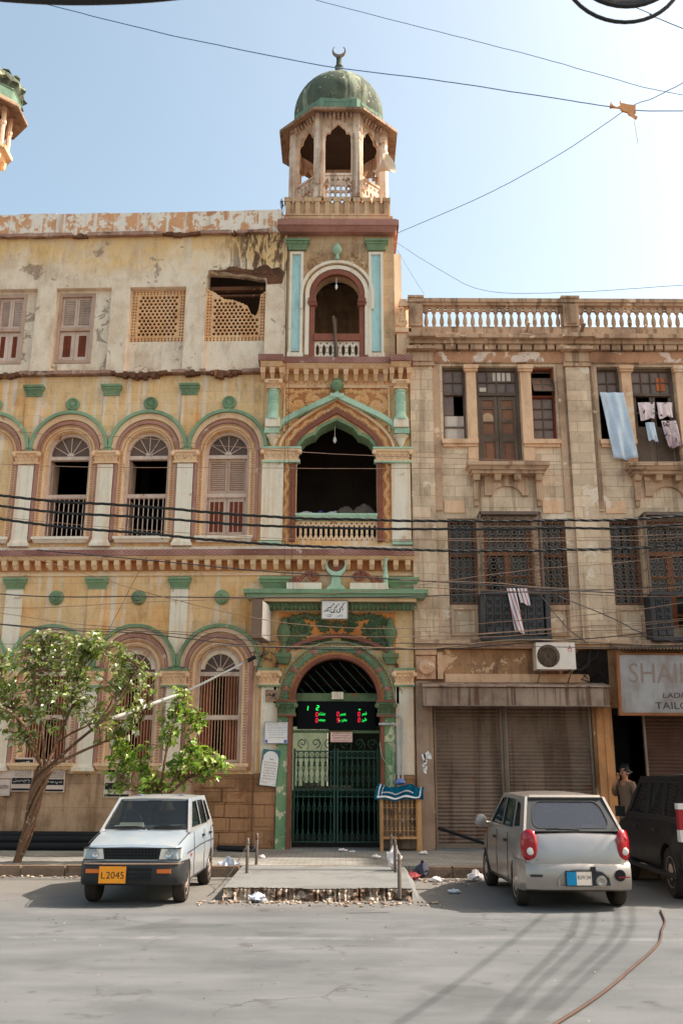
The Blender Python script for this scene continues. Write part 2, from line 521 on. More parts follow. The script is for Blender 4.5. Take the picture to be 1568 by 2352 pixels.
# ---------------------------------------------------------------- ground
g = NT('asphalt')
x, y, z = g.xyz(g.pos)
along = g.scaled(g.pos, .6, 1.5, 1)
c = g.mix(g.ramp(g.noise(1, 6, .6, along), .3, .75), lin(90, 91, 92), lin(110, 110, 110))
c = g.mix(g.math('MULTIPLY', g.ramp(g.noise(.7, 8, .65), .5, .7), .6), c, lin(76, 76, 77))
c = g.mix(g.ramp(y, 12.2, 15.5), c, lin(114, 109, 103))           # dust gathered by the kerb
line = g.math('MULTIPLY', g.ramp(g.math('ABSOLUTE', g.math('ADD', y, -11.1)), .16, .03), g.ramp(g.noise(1.7, 5, .7), .35, .7))
c = g.mix(g.math('MULTIPLY', line, .55), c, lin(136, 136, 135))
oil = g.math('MULTIPLY', g.ramp(g.noise(2.3, 6, .6), .6, .7), .55)
c = g.mix(oil, c, lin(66, 63, 60))
crk = g.node('ShaderNodeTexVoronoi', {'feature': 'DISTANCE_TO_EDGE'}, Scale=.55)
wob = g.node('ShaderNodeVectorMath', {'operation': 'ADD'}); g.set(wob.inputs[0], g.pos)
nz = g.node('ShaderNodeTexNoise', None, Scale=1.6, Detail=6); g.set(nz.inputs['Vector'], g.pos); g.set(wob.inputs[1], nz.outputs['Color'])
g.set(crk.inputs['Vector'], wob.outputs[0])
cf = g.math('MULTIPLY', g.ramp(crk.outputs[0], .012, .003), g.ramp(g.noise(.45, 3), .5, .6))
c = g.mix(g.math('MULTIPLY', cf, .55), c, lin(52, 50, 48))
pat = g.ramp(g.noise(.33, 2, .4, None, .2), .6, .615)
c = g.mix(g.math('MULTIPLY', pat, .42), c, lin(68, 68, 69))
spk = g.noise(130, 2, .7)
c = g.mix(1, c, g.math('ADD', g.math('MULTIPLY', spk, 1.2), .4), 'MULTIPLY')
c = g.mix(g.math('MULTIPLY', g.ramp(g.noise(34, 4, .7), .66, .74), .5), c, lin(150, 144, 136))
g.bump(g.math('ADD', spk, g.math('MULTIPLY', g.noise(3, 5), .6)), .35, .012)
M['asphalt'] = g.done(c, .9, .25)
mb = MB()
mb.face((-220, -160, 0), (220, -160, 0), (220, 240, 0), (-220, 240, 0))
tag(mb.build('road', M['asphalt'], origin=(0, 0, 0)), 'grey dusty asphalt street running past the buildings', 'road', kind='structure')

g = NT('paving')
x, y, z = g.xyz(g.pos)
cv = g.node('ShaderNodeCombineXYZ'); g.set(cv.inputs[0], x); g.set(cv.inputs[1], y)
br = g.node('ShaderNodeTexBrick', None, Vector=cv.outputs[0], Color1=(1, 1, 1, 1), Color2=(.8, .8, .8, 1), Mortar=(.45, .45, .45, 1), Scale=1.0,
            Mortar_Size=.008, Brick_Width=.22, Row_Height=.22)
c = g.mix(g.ramp(g.noise(.9, 7, .6), .35, .7), lin(156, 150, 141), lin(128, 120, 110))
c = g.mix(.8, c, g.mix(1, c, br.outputs[0], 'MULTIPLY'))
c = g.mix(1, c, g.math('ADD', g.math('MULTIPLY', g.noise(40, 4), .5), .75), 'MULTIPLY')
g.bump(g.math('MULTIPLY', br.outputs[1], -1), .4, .01)
M['paving'] = g.done(c, .9, .2)
M['concrete'] = weather('worn_concrete', lin(122, 121, 118), lin(102, 99, 95), .7, patch=lin(110, 106, 101), patch_amt=.2, patch_scale=1.3, grain=.2, F=(1, 1, 1), grime=.3)
M['kerbstone'] = weather('kerb_stone', lin(112, 101, 90), lin(72, 60, 52), .8, patch=lin(92, 74, 60), patch_amt=.2, patch_scale=3, bump=.8)
M['earth'] = weather('broken_edge', lin(122, 110, 98), lin(76, 60, 50), .9, patch=lin(172, 167, 158), patch_amt=.5, patch_scale=5, bump=1)
mb = MB()
mb.box(-40, 40, 17.62, YF + 2.0, -.05, ZP)
tag(mb.build('pavement', M['paving']), 'block paved footway along the building fronts', 'pavement', kind='structure')

def kerb(x0, x1, yc, seed):
    rg = random.Random(seed)
    mb = MB(); x = x0
    while x < x1:
        L = rg.uniform(.5, .95)
        e = min(x + L, x1) - .012
        j = rg.uniform(-.02, .02)
        t = ZP + rg.uniform(-.008, .018)
        mb.box(x, e, yc + j - .02, yc + .27, -.04, t - .03)
        mb.box(x + .012, e - .012, yc + j + .005, yc + .262, t - .032, t)
        x += L
    tag(mb.build('kerb', M['kerbstone']), 'worn stone kerb edging the footway', 'kerb', kind='structure')
kerb(-38, -1.75, 17.38, 3)
kerb(1.35, 38, 17.38, 4)

# the broken concrete apron in front of the gate
mb = MB()
rg = random.Random(5)
N, zt = 96, .165
xl0, xl1, xr0, xr1, yf, yb = -1.66, -1.72, 1.02, 1.12, 14.25, 17.62
front = []
for k in range(N + 1):
    t = k / N
    front.append((xl0 + (xr0 - xl0) * t, yf + rg.uniform(-.05, .05) + .06 * sin(t * 9)))
top = [mb.p(a, b, zt) for a, b in front]
mid = [mb.p(a, b + rg.uniform(-.03, .04), zt - rg.uniform(.03, .06)) for a, b in front]
bot = [mb.p(a, b - rg.uniform(-.02, .12), -.02) for a, b in front]
back = [mb.p(xl1 + (xr1 - xl1) * k / N, yb, zt) for k in range(N + 1)]
for k in range(N):
    mb.f.append([top[k], top[k + 1], back[k + 1], back[k]])
sideL = [mb.p(xl0 - .16, yf + .2, -.02), mb.p(xl1 - .1, yb, -.02)]
sideR = [mb.p(xr0 + .12, yf + .15, -.02), mb.p(xr1 + .16, yb, -.02)]
mb.f.append([top[0], back[0], sideL[1], sideL[0]]); mb.f.append([top[0], sideL[0], bot[0]])
mb.f.append([top[N], back[N], sideR[1], sideR[0]]); mb.f.append([top[N], sideR[0], bot[N]])
apron = mb.build('pavement_apron', M['concrete'])
tag(apron, 'raised concrete apron with a broken front edge before the gate', 'pavement', kind='structure')
mb = MB()
mb.v = [Vector(v) for v in []]
top2 = [mb.p(a, b - .006, zt - .012) for a, b in front]
mid2 = [mb.p(a, b - rg.uniform(.0, .05), zt - rg.uniform(.05, .09)) for a, b in front]
bot2 = [mb.p(a, b - rg.uniform(.02, .16), -.02) for a, b in front]
for k in range(N):
    pass
rows = [top2]
for j in range(1, 6):
    zz = zt - .012 - (zt + .02) * j / 5.5
    rows.append([mb.p(a + rg.uniform(-.008, .008), b + .03 - .09 * (j / 5) ** 1.5 + .03 * sin(a * 11 + j * 1.3) + .022 * sin(a * 29 + j * 2.3) + rg.uniform(-.012, .012), zz + .012 * sin(a * 17 + j * 4)) for a, b in front])
for a, b in zip(rows, rows[1:]):
    for k in range(N): mb.f.append([a[k], a[k + 1], b[k + 1], b[k]])
mb.build('broken_edge', M['earth'], apron)

def pebble(mb, x, y, z, r, rg):
    n = 6
    sx, sy, sz = r * rg.uniform(.7, 1.3), r * rg.uniform(.7, 1.3), r * rg.uniform(.4, .8)
    rings = []
    for h, q in ((-.5, .7), (.2, 1), (.8, .55)):
        rings.append([mb.p(x + sx * q * cos(2 * PI * k / n) * rg.uniform(.8, 1.2), y + sy * q * sin(2 * PI * k / n) * rg.uniform(.8, 1.2), z + sz * (h + .5)) for k in range(n)])
    for a, b in zip(rings, rings[1:]):
        for k in range(n): mb.f.append([a[k], a[(k + 1) % n], b[(k + 1) % n], b[k]])
    mb.f.append(rings[-1])
mb = MB()
for k in range(200):
    u = rg.uniform(-2.0, 1.4)
    pebble(mb, u, 14.1 - abs(rg.gauss(0, .22)), 0, rg.uniform(.008, .034), rg)
for k in range(70):
    pebble(mb, rg.uniform(-9, -3.6), 17.3 - abs(rg.gauss(0, .12)), 0, rg.uniform(.01, .045), rg)
for k in range(120):
    pebble(mb, rg.uniform(1.2, 2.6), 17.1 - abs(rg.gauss(0, .4)), 0, rg.uniform(.008, .03), rg)
for k in range(90):
    pebble(mb, rg.uniform(-6, 5), rg.uniform(7.5, 13.8), 0, rg.uniform(.004, .012), rg)
tag(mb.build('rubble', M['earth']), 'loose rubble and grit below the kerb and the broken apron', 'rubble', kind='stuff')
# ---------------------------------------------------------------- the mosque: long wing on the left
mos = empty('mosque', (-.1, YF, ZP), 'weathered ochre mosque with arched windows, green mouldings and a domed corner tower', 'mosque')
BAY, UC0, UL = 1.935, -.85, -10.62
BAYS = [UC0 - BAY * k for k in range(5)]

# walls of the three storeys
mb = MB(FW)
mb.prism(rect(UL, 0, 1.72, 6.42), -.45, 0, [arched(u, .52, 1.96, 4.02) for u in BAYS])
mb.build('ground_storey_wall', M['ochre'], mos)
mb = MB(FW)
mb.prism(rect(UL, 0, 6.42, 11.24), -.45, 0, [arched(u, .545, 7.05, 9.22) for i, u in enumerate(BAYS) if i != 3])
mb.build('first_storey_wall', M['ochre'], mos)

g = NT('upper_plaster')            # ochre distemper above, whitewash below, both worn through
x, y, z = g.xyz(g.pos)
n1 = g.noise(1.0, 8, .62)
base = g.mix(g.ramp(g.math('ADD', z, g.math('MULTIPLY', g.math('ADD', n1, -.5), 2.6)), 13.9, 14.9), lin(240, 216, 190, 1.0), lin(230, 184, 124, 1.05))
c = g.mix(g.math('MULTIPLY', g.ramp(g.noise(1.7, 8, .65), .42, .7), .75), base, lin(206, 174, 144, 1.1))
v = g.scaled(g.pos, 6, 6, .3)
c = g.mix(g.math('MULTIPLY', g.ramp(g.noise(1, 4, .55, v), .56, .7), .5), c, lin(226, 216, 200))
pf = g.ramp(g.noise(1.5, 9, .7, None, .5), .585, .61)
c = g.mix(g.math('MULTIPLY', pf, .8), c, lin(160, 132, 112))
right = g.ramp(x, -3.6, -2.2)      # the damp end next to the tower has lost most of its paint
pf2 = g.math('MULTIPLY', g.math('MULTIPLY', g.ramp(g.noise(2.1, 9, .7, g.scaled(g.pos, 2.6, 2.6, .7), .6), .46, .55), right), g.ramp(z, 13.7, 14.3))
c = g.mix(pf2, c, lin(112, 82, 62))
n1 = g.ramp(g.noise(1.0, 9, .72, g.scaled(g.pos, 2.6, 2.6, .6), .3), .48, .68)
n2 = g.ramp(g.noise(9, 6, .7, g.scaled(g.pos, 1, 1, .5)), .5, .72)
c = g.mix(g.math('MULTIPLY', n1, .5), c, g.mix(1, c, (.6, .54, .5, 1), 'MULTIPLY'))
c = g.mix(g.math('MULTIPLY', n2, .45), c, g.mix(1, c, (.62, .58, .55, 1), 'MULTIPLY'))
c = g.mix(1, c, g.math('ADD', g.math('MULTIPLY', g.noise(50, 3), .32), .84), 'MULTIPLY')
g.bump(g.math('ADD', g.noise(24, 4), g.math('MULTIPLY', pf, -.8)), .4, .02)
M['upper'] = g.done(c, .88, .2)
RECESS = [(-1.57, -.03), (-3.51, -2.07), (-5.41, -3.98), (-7.35, -5.9), (-9.28, -7.83)]
mb = MB(FW)
brk = [(-1.57, 11.4), (-.03, 11.4), (-.03, 13.84), (-.12, 13.92), (-.3, 13.93), (-.55, 14.0), (-.8, 14.0), (-1.05, 14.08), (-1.3, 14.06), (-1.5, 14.14), (-1.57, 13.98)]
mb.prism(rect(UL, .49, 11.3, 15.2), -.13, 0, [brk] + [rect(a, b, 11.4, 13.7) for a, b in RECESS[1:]])
UPW = [(-5.36, -4.42), (-6.98, -6.2), (-9.0, -8.1)]
mb.build('upper_storey_wall', M['upper'], mos)
mb = MB(FW)
brk2 = [(-1.57, 12.22), (-.04, 12.22), (-.04, 14.02), (-.5, 14.12), (-1.0, 14.2), (-1.55, 14.24)]
mb.prism(rect(UL, .49, 11.3, 15.2), -.5, -.135, [brk2, rect(-3.48, -2.1, 12.23, 13.69)] + [rect(a, b, 11.66, 13.62) for a, b in UPW])
mb.build('upper_recess_wall', M['upper'], mos)

# the block behind: back wall, ends, floors, roof (dark rooms seen through the openings)
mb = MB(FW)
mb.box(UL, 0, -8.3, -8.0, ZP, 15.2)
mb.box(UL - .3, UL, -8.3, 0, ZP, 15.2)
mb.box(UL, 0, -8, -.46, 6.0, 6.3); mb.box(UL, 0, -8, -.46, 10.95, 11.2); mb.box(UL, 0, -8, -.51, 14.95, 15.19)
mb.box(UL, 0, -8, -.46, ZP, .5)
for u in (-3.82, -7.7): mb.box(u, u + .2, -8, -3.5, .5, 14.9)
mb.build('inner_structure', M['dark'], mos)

# plinth
mb = MB(FW)
mb.prism(rect(UL, -1.3, .1, 1.715), -.45, .02)
mb.build('dado', M['dado'], mos)
mb = MB(FW)
mb.prism(rect(-1.3, .0, .1, 1.715), -.45, .025)
for u0, u1, z0, z1 in ((-1.28, -.72, .2, .48), (-.7, -.16, .2, .5), (-1.05, -.5, .52, .8), (-.48, -.1, .52, .78), (-1.2, -.62, .83, 1.12), (-.6, -.1, .82, 1.1), (-1.24, -.7, 1.15, 1.4), (-.66, -.14, 1.14, 1.42), (-1.1, -.4, 1.44, 1.66)):
    mb.box(u0, u1, .026, .045 + rnd(0, .03), z0, z1)
mb.build('plinth', M['plinth'], mos)

# ledges and cornices
def broken_ledge(name, z0, z1, d, gaps, sh):
    mb = MB(FW)
    edges = sorted(gaps)
    u = UL
    for a, b in edges + [(.02, .02)]:
        n = max(2, int((a - u) / .25))
        for k in range(n):
            p, q = u + (a - u) * k / n, u + (a - u) * (k + 1) / n
            if q - p > .01: mb.box(p, q - .004, .003, d - rnd(0, .012), z0 + rnd(-.012, .012), z1 + rnd(-.006, .008), 0, -.02)
        u = b
    mb.build(name, M['ledge'], mos)
    mb = MB(FW)
    for a, b in edges:
        n = max(3, int((b - a) / .1))
        for k in range(n):
            p, q = a + (b - a) * k / n, a + (b - a) * (k + 1) / n
            s = sin(PI * (k + .5) / n)
            mb.box(p, q - .003, .004, .03 + d * .8 * rnd(.3, 1), z0 - sh * s * rnd(.4, 1.1), z1 - rnd(.02, .07))
    mb.build('broken_ledge', M['brown'], mos)
broken_ledge('parapet_ledge', 15.15, 15.25, .14, [(-5.1, -4.7), (-2.75, -1.75), (-.95, -.8)], .06)
broken_ledge('storey_ledge', 11.25, 11.35, .17, [(-7.3, -6.1), (-3.8, -2.3), (-1.95, -1.6), (-1.45, -.55)], .14)
mb = MB(FW)
u = UL
while u < .3:
    e = min(u + rnd(.5, 1.1), .33)
    mb.box(u, e - .004, -.25, .03, 15.2, 15.86 + rnd(-.015, .02))
    u = e
mb.box(.34, .52, -.25, .02, 15.2, 15.72)
mb.build('parapet', M['parapet'], mos)
mb = MB(FW)       # where the lintel over the broken screen has gone
pts = [(-1.5, 14.15), (-1.3, 14.07), (-1.05, 14.09), (-.8, 14.01), (-.55, 14.01), (-.3, 13.94), (-.02, 13.9), (.0, 13.72), (.38, 13.74), (.44, 14.05), (.3, 14.2), (.1, 14.16), (-.02, 14.28), (-.2, 14.24), (-.35, 14.13), (-.6, 14.17), (-.75, 14.11), (-1.0, 14.17), (-1.25, 14.14)]
mb.prism(pts, .002, .014)
for k in range(16):
    u = rnd(-1.2, .2)
    zq = 14.06 + rnd(0, .06) - (u + .7) * .12; mb.box(u, u + rnd(.06, .2), .0, .018 + rnd(0, .02), zq, zq + rnd(.04, .12))
mb.build('exposed_masonry', M['brown'], mos)
mb = MB(FW)
mb.box(-1.5, -.05, -.44, -.3, 13.74, 13.84); mb.box(-1.5, -.05, -.44, -.34, 13.58, 13.63)
mb.build('bare_beam', M['brown'], mos)

def cornice(T, u0, u1, name_sfx=''):
    mb = MB(T)
    mb.box(u0, u1, .003, .3, 6.6, 6.74)
    mb.build('cornice', M['mauvedot'], mos)
    mb = MB(T)
    mb.box(u0, u1, .003, .2, 6.52, 6.597, 0, .07)
    mb.box(u0, u1, .003, .035, 6.17, 6.23)
    mb.build('cornice_soffit', M['cream'], mos)
    mb = MB(T)
    n = int((u1 - u0) / .265)
    for k in range(n):
        u = u0 + (k + .5) * (u1 - u0) / n
        mb.box(u - .05, u + .05, .003, .1, 6.3, 6.4, .01, .08)
        mb.box(u - .06, u + .06, .003, .19, 6.4, 6.517)
    mb.build('bracket_course', M['cream'], mos)
    mb = MB(T)
    mb.box(u0, u1, .003, .02, 6.29, 6.51)
    mb.build('bracket_ground', M['recess'], mos)
g = NT('punched_mauve_band')
x, y, z = g.xyz(g.pos)
chk = g.math('MULTIPLY', g.math('SINE', g.math('MULTIPLY', x, 52)), g.math('SINE', g.math('MULTIPLY', z, 95)))
c = g.mix(g.ramp(g.noise(1.4, 7), .35, .7), lin(172, 124, 112, 1.05), lin(134, 88, 76))
c = g.mix(g.math('MULTIPLY', g.ramp(chk, .45, .6), .75), c, lin(84, 46, 38))
c = g.mix(g.ramp(g.noise(3, 8, .7), .62, .66), c, lin(196, 164, 150))
M['mauvedot'] = g.done(c, .85, .2)
cornice(FW, UL, -.001)

# pilasters with capitals
def shaft(T, u, w, z0, z1, d, mat, name='pilaster', base=True):
    mb = MB(T)
    mb.box(u - w, u + w, .002, d, z0, z1)
    if base:
        mb.box(u - w - .05, u + w + .05, .002, d + .05, z0 - .13, z0 - .05)
        mb.box(u - w - .03, u + w + .03, .002, d + .03, z0 - .05, z0 + .03, -.02, -.02)
    mb.build(name, mat, mos)
def capital(T, u, w, z0, z1, d, mat, trim=None, leaves=3):
    mb = MB(T)
    h = z1 - z0
    mb.box(u - w, u + w, .002, d, z0, z0 + h * .14)
    mb.box(u - w * .88, u + w * .88, .002, d - .02, z0 + h * .14, z0 + h * .82, w * .1, .05)
    mb.box(u - w * 1.06, u + w * 1.06, .002, d + .06, z0 + h * .82, z1)
    for k in range(leaves):
        uu = u - w * .85 + 1.7 * w * (k + .5) / leaves
        mb.leaf(uu, z0 + h * .16, PI / 2, h * .62, w * 1.5 / leaves, d - .015, .05)
        mb.leaf(uu, z0 + h * .5, PI * .2, h * .3, .07, d + .015, .03); mb.leaf(uu, z0 + h * .5, PI * .8, h * .3, .07, d + .015, .03)
    for s in (-1, 1):
        mb.lathe([(.01, -.03), (.055, -.02), (.055, .05), (.01, .06)], u + s * w, d + .02, 8, z0 + h * .72, axis='d')
    o = mb.build('capital', mat, mos)
    if trim:
        mb = MB(T)
        mb.box(u - w * 1.08, u + w * 1.08, .003, d + .075, z1 + .002, z1 + .045)
        mb.box(u - w * 1.02, u + w * 1.02, .003, d + .02, z0 - .04, z0 - .002)
        mb.build('fillet', trim, o)
    return o
def green_cap(T, u, w, z0, z1, mat=None):
    mb = MB(T); h = z1 - z0
    mb.box(u - w * .8, u + w * .8, .002, .07, z0, z0 + h * .12)
    mb.box(u - w * .74, u + w * .74, .002, .06, z0 + h * .12, z0 + h * .55, w * .14, .06)
    mb.box(u - w * .95, u + w * .95, .002, .14, z0 + h * .55, z0 + h * .78)
    mb.box(u - w, u + w, .002, .17, z0 + h * .78, z1)
    mb.build('cap_moulding', mat or M['green'], mos)

for k in range(5):
    u = UC0 - BAY * (k + .5) - .02
    shaft(FW, u, .19, 7.0, 8.9, .11, M['white'])
    capital(FW, u, .3, 8.92, 9.22, .14, M['cream'])
    shaft(FW, u, .19, 9.24, 10.7, .04, M['ochre'], 'upper_pilaster', False)
    green_cap(FW, u, .25, 10.7, 10.97)
    if k < 4:
        shaft(FW, u, .2, 1.9, 3.62, .1, M['white'])
        capital(FW, u, .3, 3.64, 3.96, .14, M['cream'], M['green'])
    shaft(FW, u, .2, 4.05, 5.86, .05, M['white'] if k in (0, 2) else M['ochre'], 'upper_pilaster', False)
    green_cap(FW, u, .27, 5.86, 6.12)
for i, u in enumerate(BAYS):
    # rosettes above the arches
    mb = MB(FW)
    mb.lathe([(.17, 0), (.17, .05), (.13, .07), (.11, .045), (.06, .045), (.05, .06), (.01, .06)], u - .0, .003, 18, 10.49, axis='d')
    for q in range(8):
        mb.leaf(u + .05 * cos(q * PI / 4), 10.49 + .05 * sin(q * PI / 4), q * PI / 4, .07, .035, .045, .02)
    mb.build('rosette', M['green'], mos)
    mb = MB(FW)
    mb.lathe([(.175, 0), (.17, .04), (.14, .06), (.13, .09), (.09, .1), (.08, .13), (.045, .14), (.03, .12), (.005, .12)], u, .003, 20, 5.66, axis='d')
    mb.build('boss', M['green'], mos, 40)

def surround(u, zc, zleg, zleg_in, gz, first):
    """the nested mouldings round one arched window"""
    mb = MB(FW)
    mb.band(arc(u, gz, .89), arc(u, gz, .965), .003, .13)
    for s in (-1, 1):
        mb.box(u + s * .925 - .045, u + s * .925 + .045, .003, .1, zleg, gz)
    mb.build('hood_mould', M['green'] if not first else M['greenteal'], mos)
    mb = MB(FW)
    mb.band(arc(u, zc + .05, .78), arc(u, gz, .885), .003, .07)
    mb.build('archivolt', M['cream'] if first else M['lilaccream'], mos)
    mb = MB(FW)
    A = [(u + .70, zleg_in)] + arc(u, zc, .70) + [(u - .70, zleg_in)]
    B = [(u + .775, zleg_in)] + arc(u, zc, .775) + [(u - .775, zleg_in)]
    mb.band(A, B, .003, .1)
    mb.build('roll_mould', M['mauve'], mos)
    mb = MB(FW)
    A = [(u + .545, zleg_in)] + arc(u, zc, .545) + [(u - .545, zleg_in)]
    B = [(u + .695, zleg_in)] + arc(u, zc, .695) + [(u - .695, zleg_in)]
    mb.band(A, B, .003, .05)
    mb.build('bead_mould', M['cream'] if first else M['lilaccream'], mos)
    mb = MB(FW)
    for q in range(42):
        a = PI * (q + .5) / 42
        for r in ((.585, .66) if first else (.62,)):
            w = .014 if first else .026
            cu, cz = u + r * cos(a), zc + r * sin(a)
            mb.box(cu - w, cu + w, .05, .068, cz - w, cz + w)
    n = int((zc - zleg_in) / .06)
    for q in range(n):
        zz = zleg_in + (q + .5) * (zc - zleg_in) / n
        for s in (-1, 1):
            mb.box(u + s * .62 - .03, u + s * .62 + .03, .05, .068, zz - .016, zz + .016)
    mb.build('hole_dot_pattern', M['hole_dots'], mos)
M['hole_dots'] = weather('hole_shade_paint', lin(176, 136, 98), lin(140, 104, 72), .6)  # raised brown dots: the shade of the band's holes put into the colour
M['greenteal'] = weather('weathered_green', lin(124, 158, 134), lin(86, 116, 96), .8, patch=lin(190, 180, 150), patch_amt=.1, patch_scale=3)
M['lilaccream'] = weather('pinkish_stucco', lin(216, 194, 174), lin(178, 150, 128), .7, lin(226, 214, 200), .5, lin(176, 142, 116), .12, 2.6)

def louvred(T, name, u0, u1, z0, z1, d, parent, mat, panels=False):
    mb = MB(T)
    mb.box(u0, u0 + .05, d - .03, d + .012, z0, z1); mb.box(u1 - .05, u1, d - .03, d + .012, z0, z1)
    mb.box(u0 + .05, u1 - .05, d - .03, d + .01, z0, z0 + .06); mb.box(u0 + .05, u1 - .05, d - .03, d + .01, z1 - .06, z1)
    n = int((z1 - z0 - .12) / .05)
    for k in range(n):
        zz = z0 + .06 + k * (z1 - z0 - .12) / n
        i = [mb.p(u0 + .05, d - .02, zz + .05), mb.p(u1 - .05, d - .02, zz + .05), mb.p(u1 - .05, d + .008, zz + .002), mb.p(u0 + .05, d + .008, zz + .002)]
        mb.f.append(i)
    mb.face((u0, d - .028, z0), (u1, d - .028, z0), (u1, d - .028, z1), (u0, d - .028, z1))
    return mb.build(name, mat, parent)
def bar_grille(T, u0, u1, z0, z1, d, n, r, parent, mat, rails=(0, 1)):
    mb = MB(T)
    for k in range(n):
        u = u0 + (u1 - u0) * (k + .5) / n
        mb.tube([(u, d, z0), (u, d, z1)], r, 5)
    for t in rails:
        zz = z0 + (z1 - z0) * t
        mb.box(u0, u1, d - r, d + r, zz - r * 1.2, zz + r * 1.2)
    return mb.build('grille', mat, parent)

def arch_window(u, zc, r, zb, kind, ground, wood):
    """joinery of one window: frame, fanlight, shutters, grille"""
    d = -.16
    zt = zc - .06 if ground else zc - .05
    zm = 2.95 if ground else 8.16
    mb = MB(FW)
    mb.band(arc(u, zc, r - .075), arc(u, zc, r + .01), d - .06, d + .06)
    for s in (-1, 1): mb.box(min(u + s * r, u + s * (r - .075)), max(u + s * r, u + s * (r - .075)), d - .06, d + .06, zb, zc)
    mb.box(u - r + .075, u + r - .075, d - .06, d + .065, zt - .09, zt)
    mb.box(u - r + .075, u + r - .075, d - .06, d + .06, zm - .05, zm + .04)
    mb.box(u - r + .075, u + r - .075, d - .06, d + .06, zb, zb + .05)
    mb.band(arc(u, zt + .02, .001, n=10), arc(u, zt + .02, .085, n=10), d - .03, d + .04)
    for k in range(1, 6):
        a = PI * k / 6
        mb.tube([(u + .08 * cos(a), d, zt + .02 + .08 * sin(a)), (u + (r - .07) * cos(a), d, zt + .03 + (r - .07) * sin(a))], .013, 4)
    fr = mb.build('window', wood, mos, label={'open': 'arched window with the upper shutters open', 'shut': 'arched window with closed louvred shutters', 'barred': 'tall arched window behind close vertical bars'}[kind])
    if ground:
        mb = MB(FW)
        arch_band(mb, u, zc + .0, r - .17, r - .075, d - .03, d + .03)
        mb.build('fan_frame', M['white'], fr)
    mb = MB(FW)
    mb.prism([(u - r + .08, zt)] + [(u + r - .08, zt)] + arc(u, zc, r - .08, 0, 180, 16), d - .02, d - .012)
    mb.build('fanlight', M['fan'], fr)
    i0, i1 = u - r + .08, u + r - .08
    if kind == 'open':
        bar_grille(FW, i0, i1, zb + .05, zm - .05, d + .03, 8, .012, fr, M['lilac'])
        for s, q in ((-1, i0), (1, i1)):     # leaves swung into the room
            mb = MB(FW)
            mb.box(min(q, q - s * .03), max(q, q - s * .03), d - .5, d - .07, zb + .06, zm - .06)
            mb.build('shutter_leaf', M['shutter'], fr)
            mb = MB(FW)
            mb.box(min(q, q - s * .03), max(q, q - s * .03), d - .5, d - .07, zm + .05, zt - .1)
            mb.build('shutter_leaf', M['shutter'], fr)
    elif kind == 'shut':
        louvred(FW, 'shutter_leaf', i0, u - .004, zm + .045, zt - .095, d, fr, M['shutter'])
        louvred(FW, 'shutter_leaf', u + .004, i1, zm + .045, zt - .095, d, fr, M['shutter'])
        for a, b in ((i0, u - .004), (u + .004, i1)):
            mb = MB(FW)
            mb.box(a, a + .07, d - .03, d, zb + .05, zm - .05); mb.box(b - .07, b, d - .03, d, zb + .05, zm - .05)
            mb.box(a + .07, b - .07, d - .03, d, zm - .15, zm - .05); mb.box(a + .07, b - .07, d - .03, d, zb + .05, zb + .2)
            mb.build('shutter_leaf', M['lilac'], fr)
            mb = MB(FW)
            mb.box(a + .07, b - .07, d - .028, d - .015, zb + .2, zm - .15)
            mb.build('shutter_panel', M['redwood'], fr)
        bar_grille(FW, i0, i1, zb + .05, zm - .05, d + .03, 8, .01, fr, M['lilac'])
    else:
        bar_grille(FW, i0, i1, zb + .05, zm - .05, d + .03, 13, .0105, fr, M['bars'])
        bar_grille(FW, i0, i1, zm + .04, zt - .09, d + .03, 13, .0105, fr, M['bars'])
        for a, b in ((i0, i0 + .3), (i1 - .3, i1)):
            mb = MB(FW)
            mb.box(a, b, d - .05, d - .02, zb + .05, zm - .05)
            mb.box(a + .05, b - .05, d - .02, d - .008, zb + .15, zm - .2)
            mb.build('shutter_leaf', M['redwood'], fr)
            mb = MB(FW)
            mb.box(a, b - .04, d - .05, d - .02, zm + .04, zt - .09)
            mb.build('shutter_leaf', M['redwood'], fr)
    return fr
def sill(T, u, w, z0, z1, d, mat):
    mb = MB(T)
    h = z1 - z0
    mb.box(u - w, u + w, .003, d, z0 + h * .55, z1)
    mb.box(u - w + .05, u + w - .05, .003, d * .55, z0, z0 + h * .55, .03, d * .3)
    mb.build('sill', mat, mos)
for i, u in enumerate(BAYS):
    surround(u, 9.24, 9.22, 7.0, 9.33, True)
    if i != 3:
        arch_window(u, 9.22, .545, 7.06, ('shut', 'open', 'open', '', 'shut')[i], False, M['lilac'])
    sill(FW, u, .68, 6.96, 7.1, .17, M['white'])
    surround(u, 4.03, 4.0, 1.82, 4.07, False)
    arch_window(u, 4.02, .52, 1.97, 'barred', True, M['lilac'])
    sill(FW, u, .74, 1.8, 1.95, .16, M['cream'])
mb = MB(FW)
mb.box(UL, -.001, .003, .05, 6.78, 6.86)
mb.build('base_band', M['white'], mos)

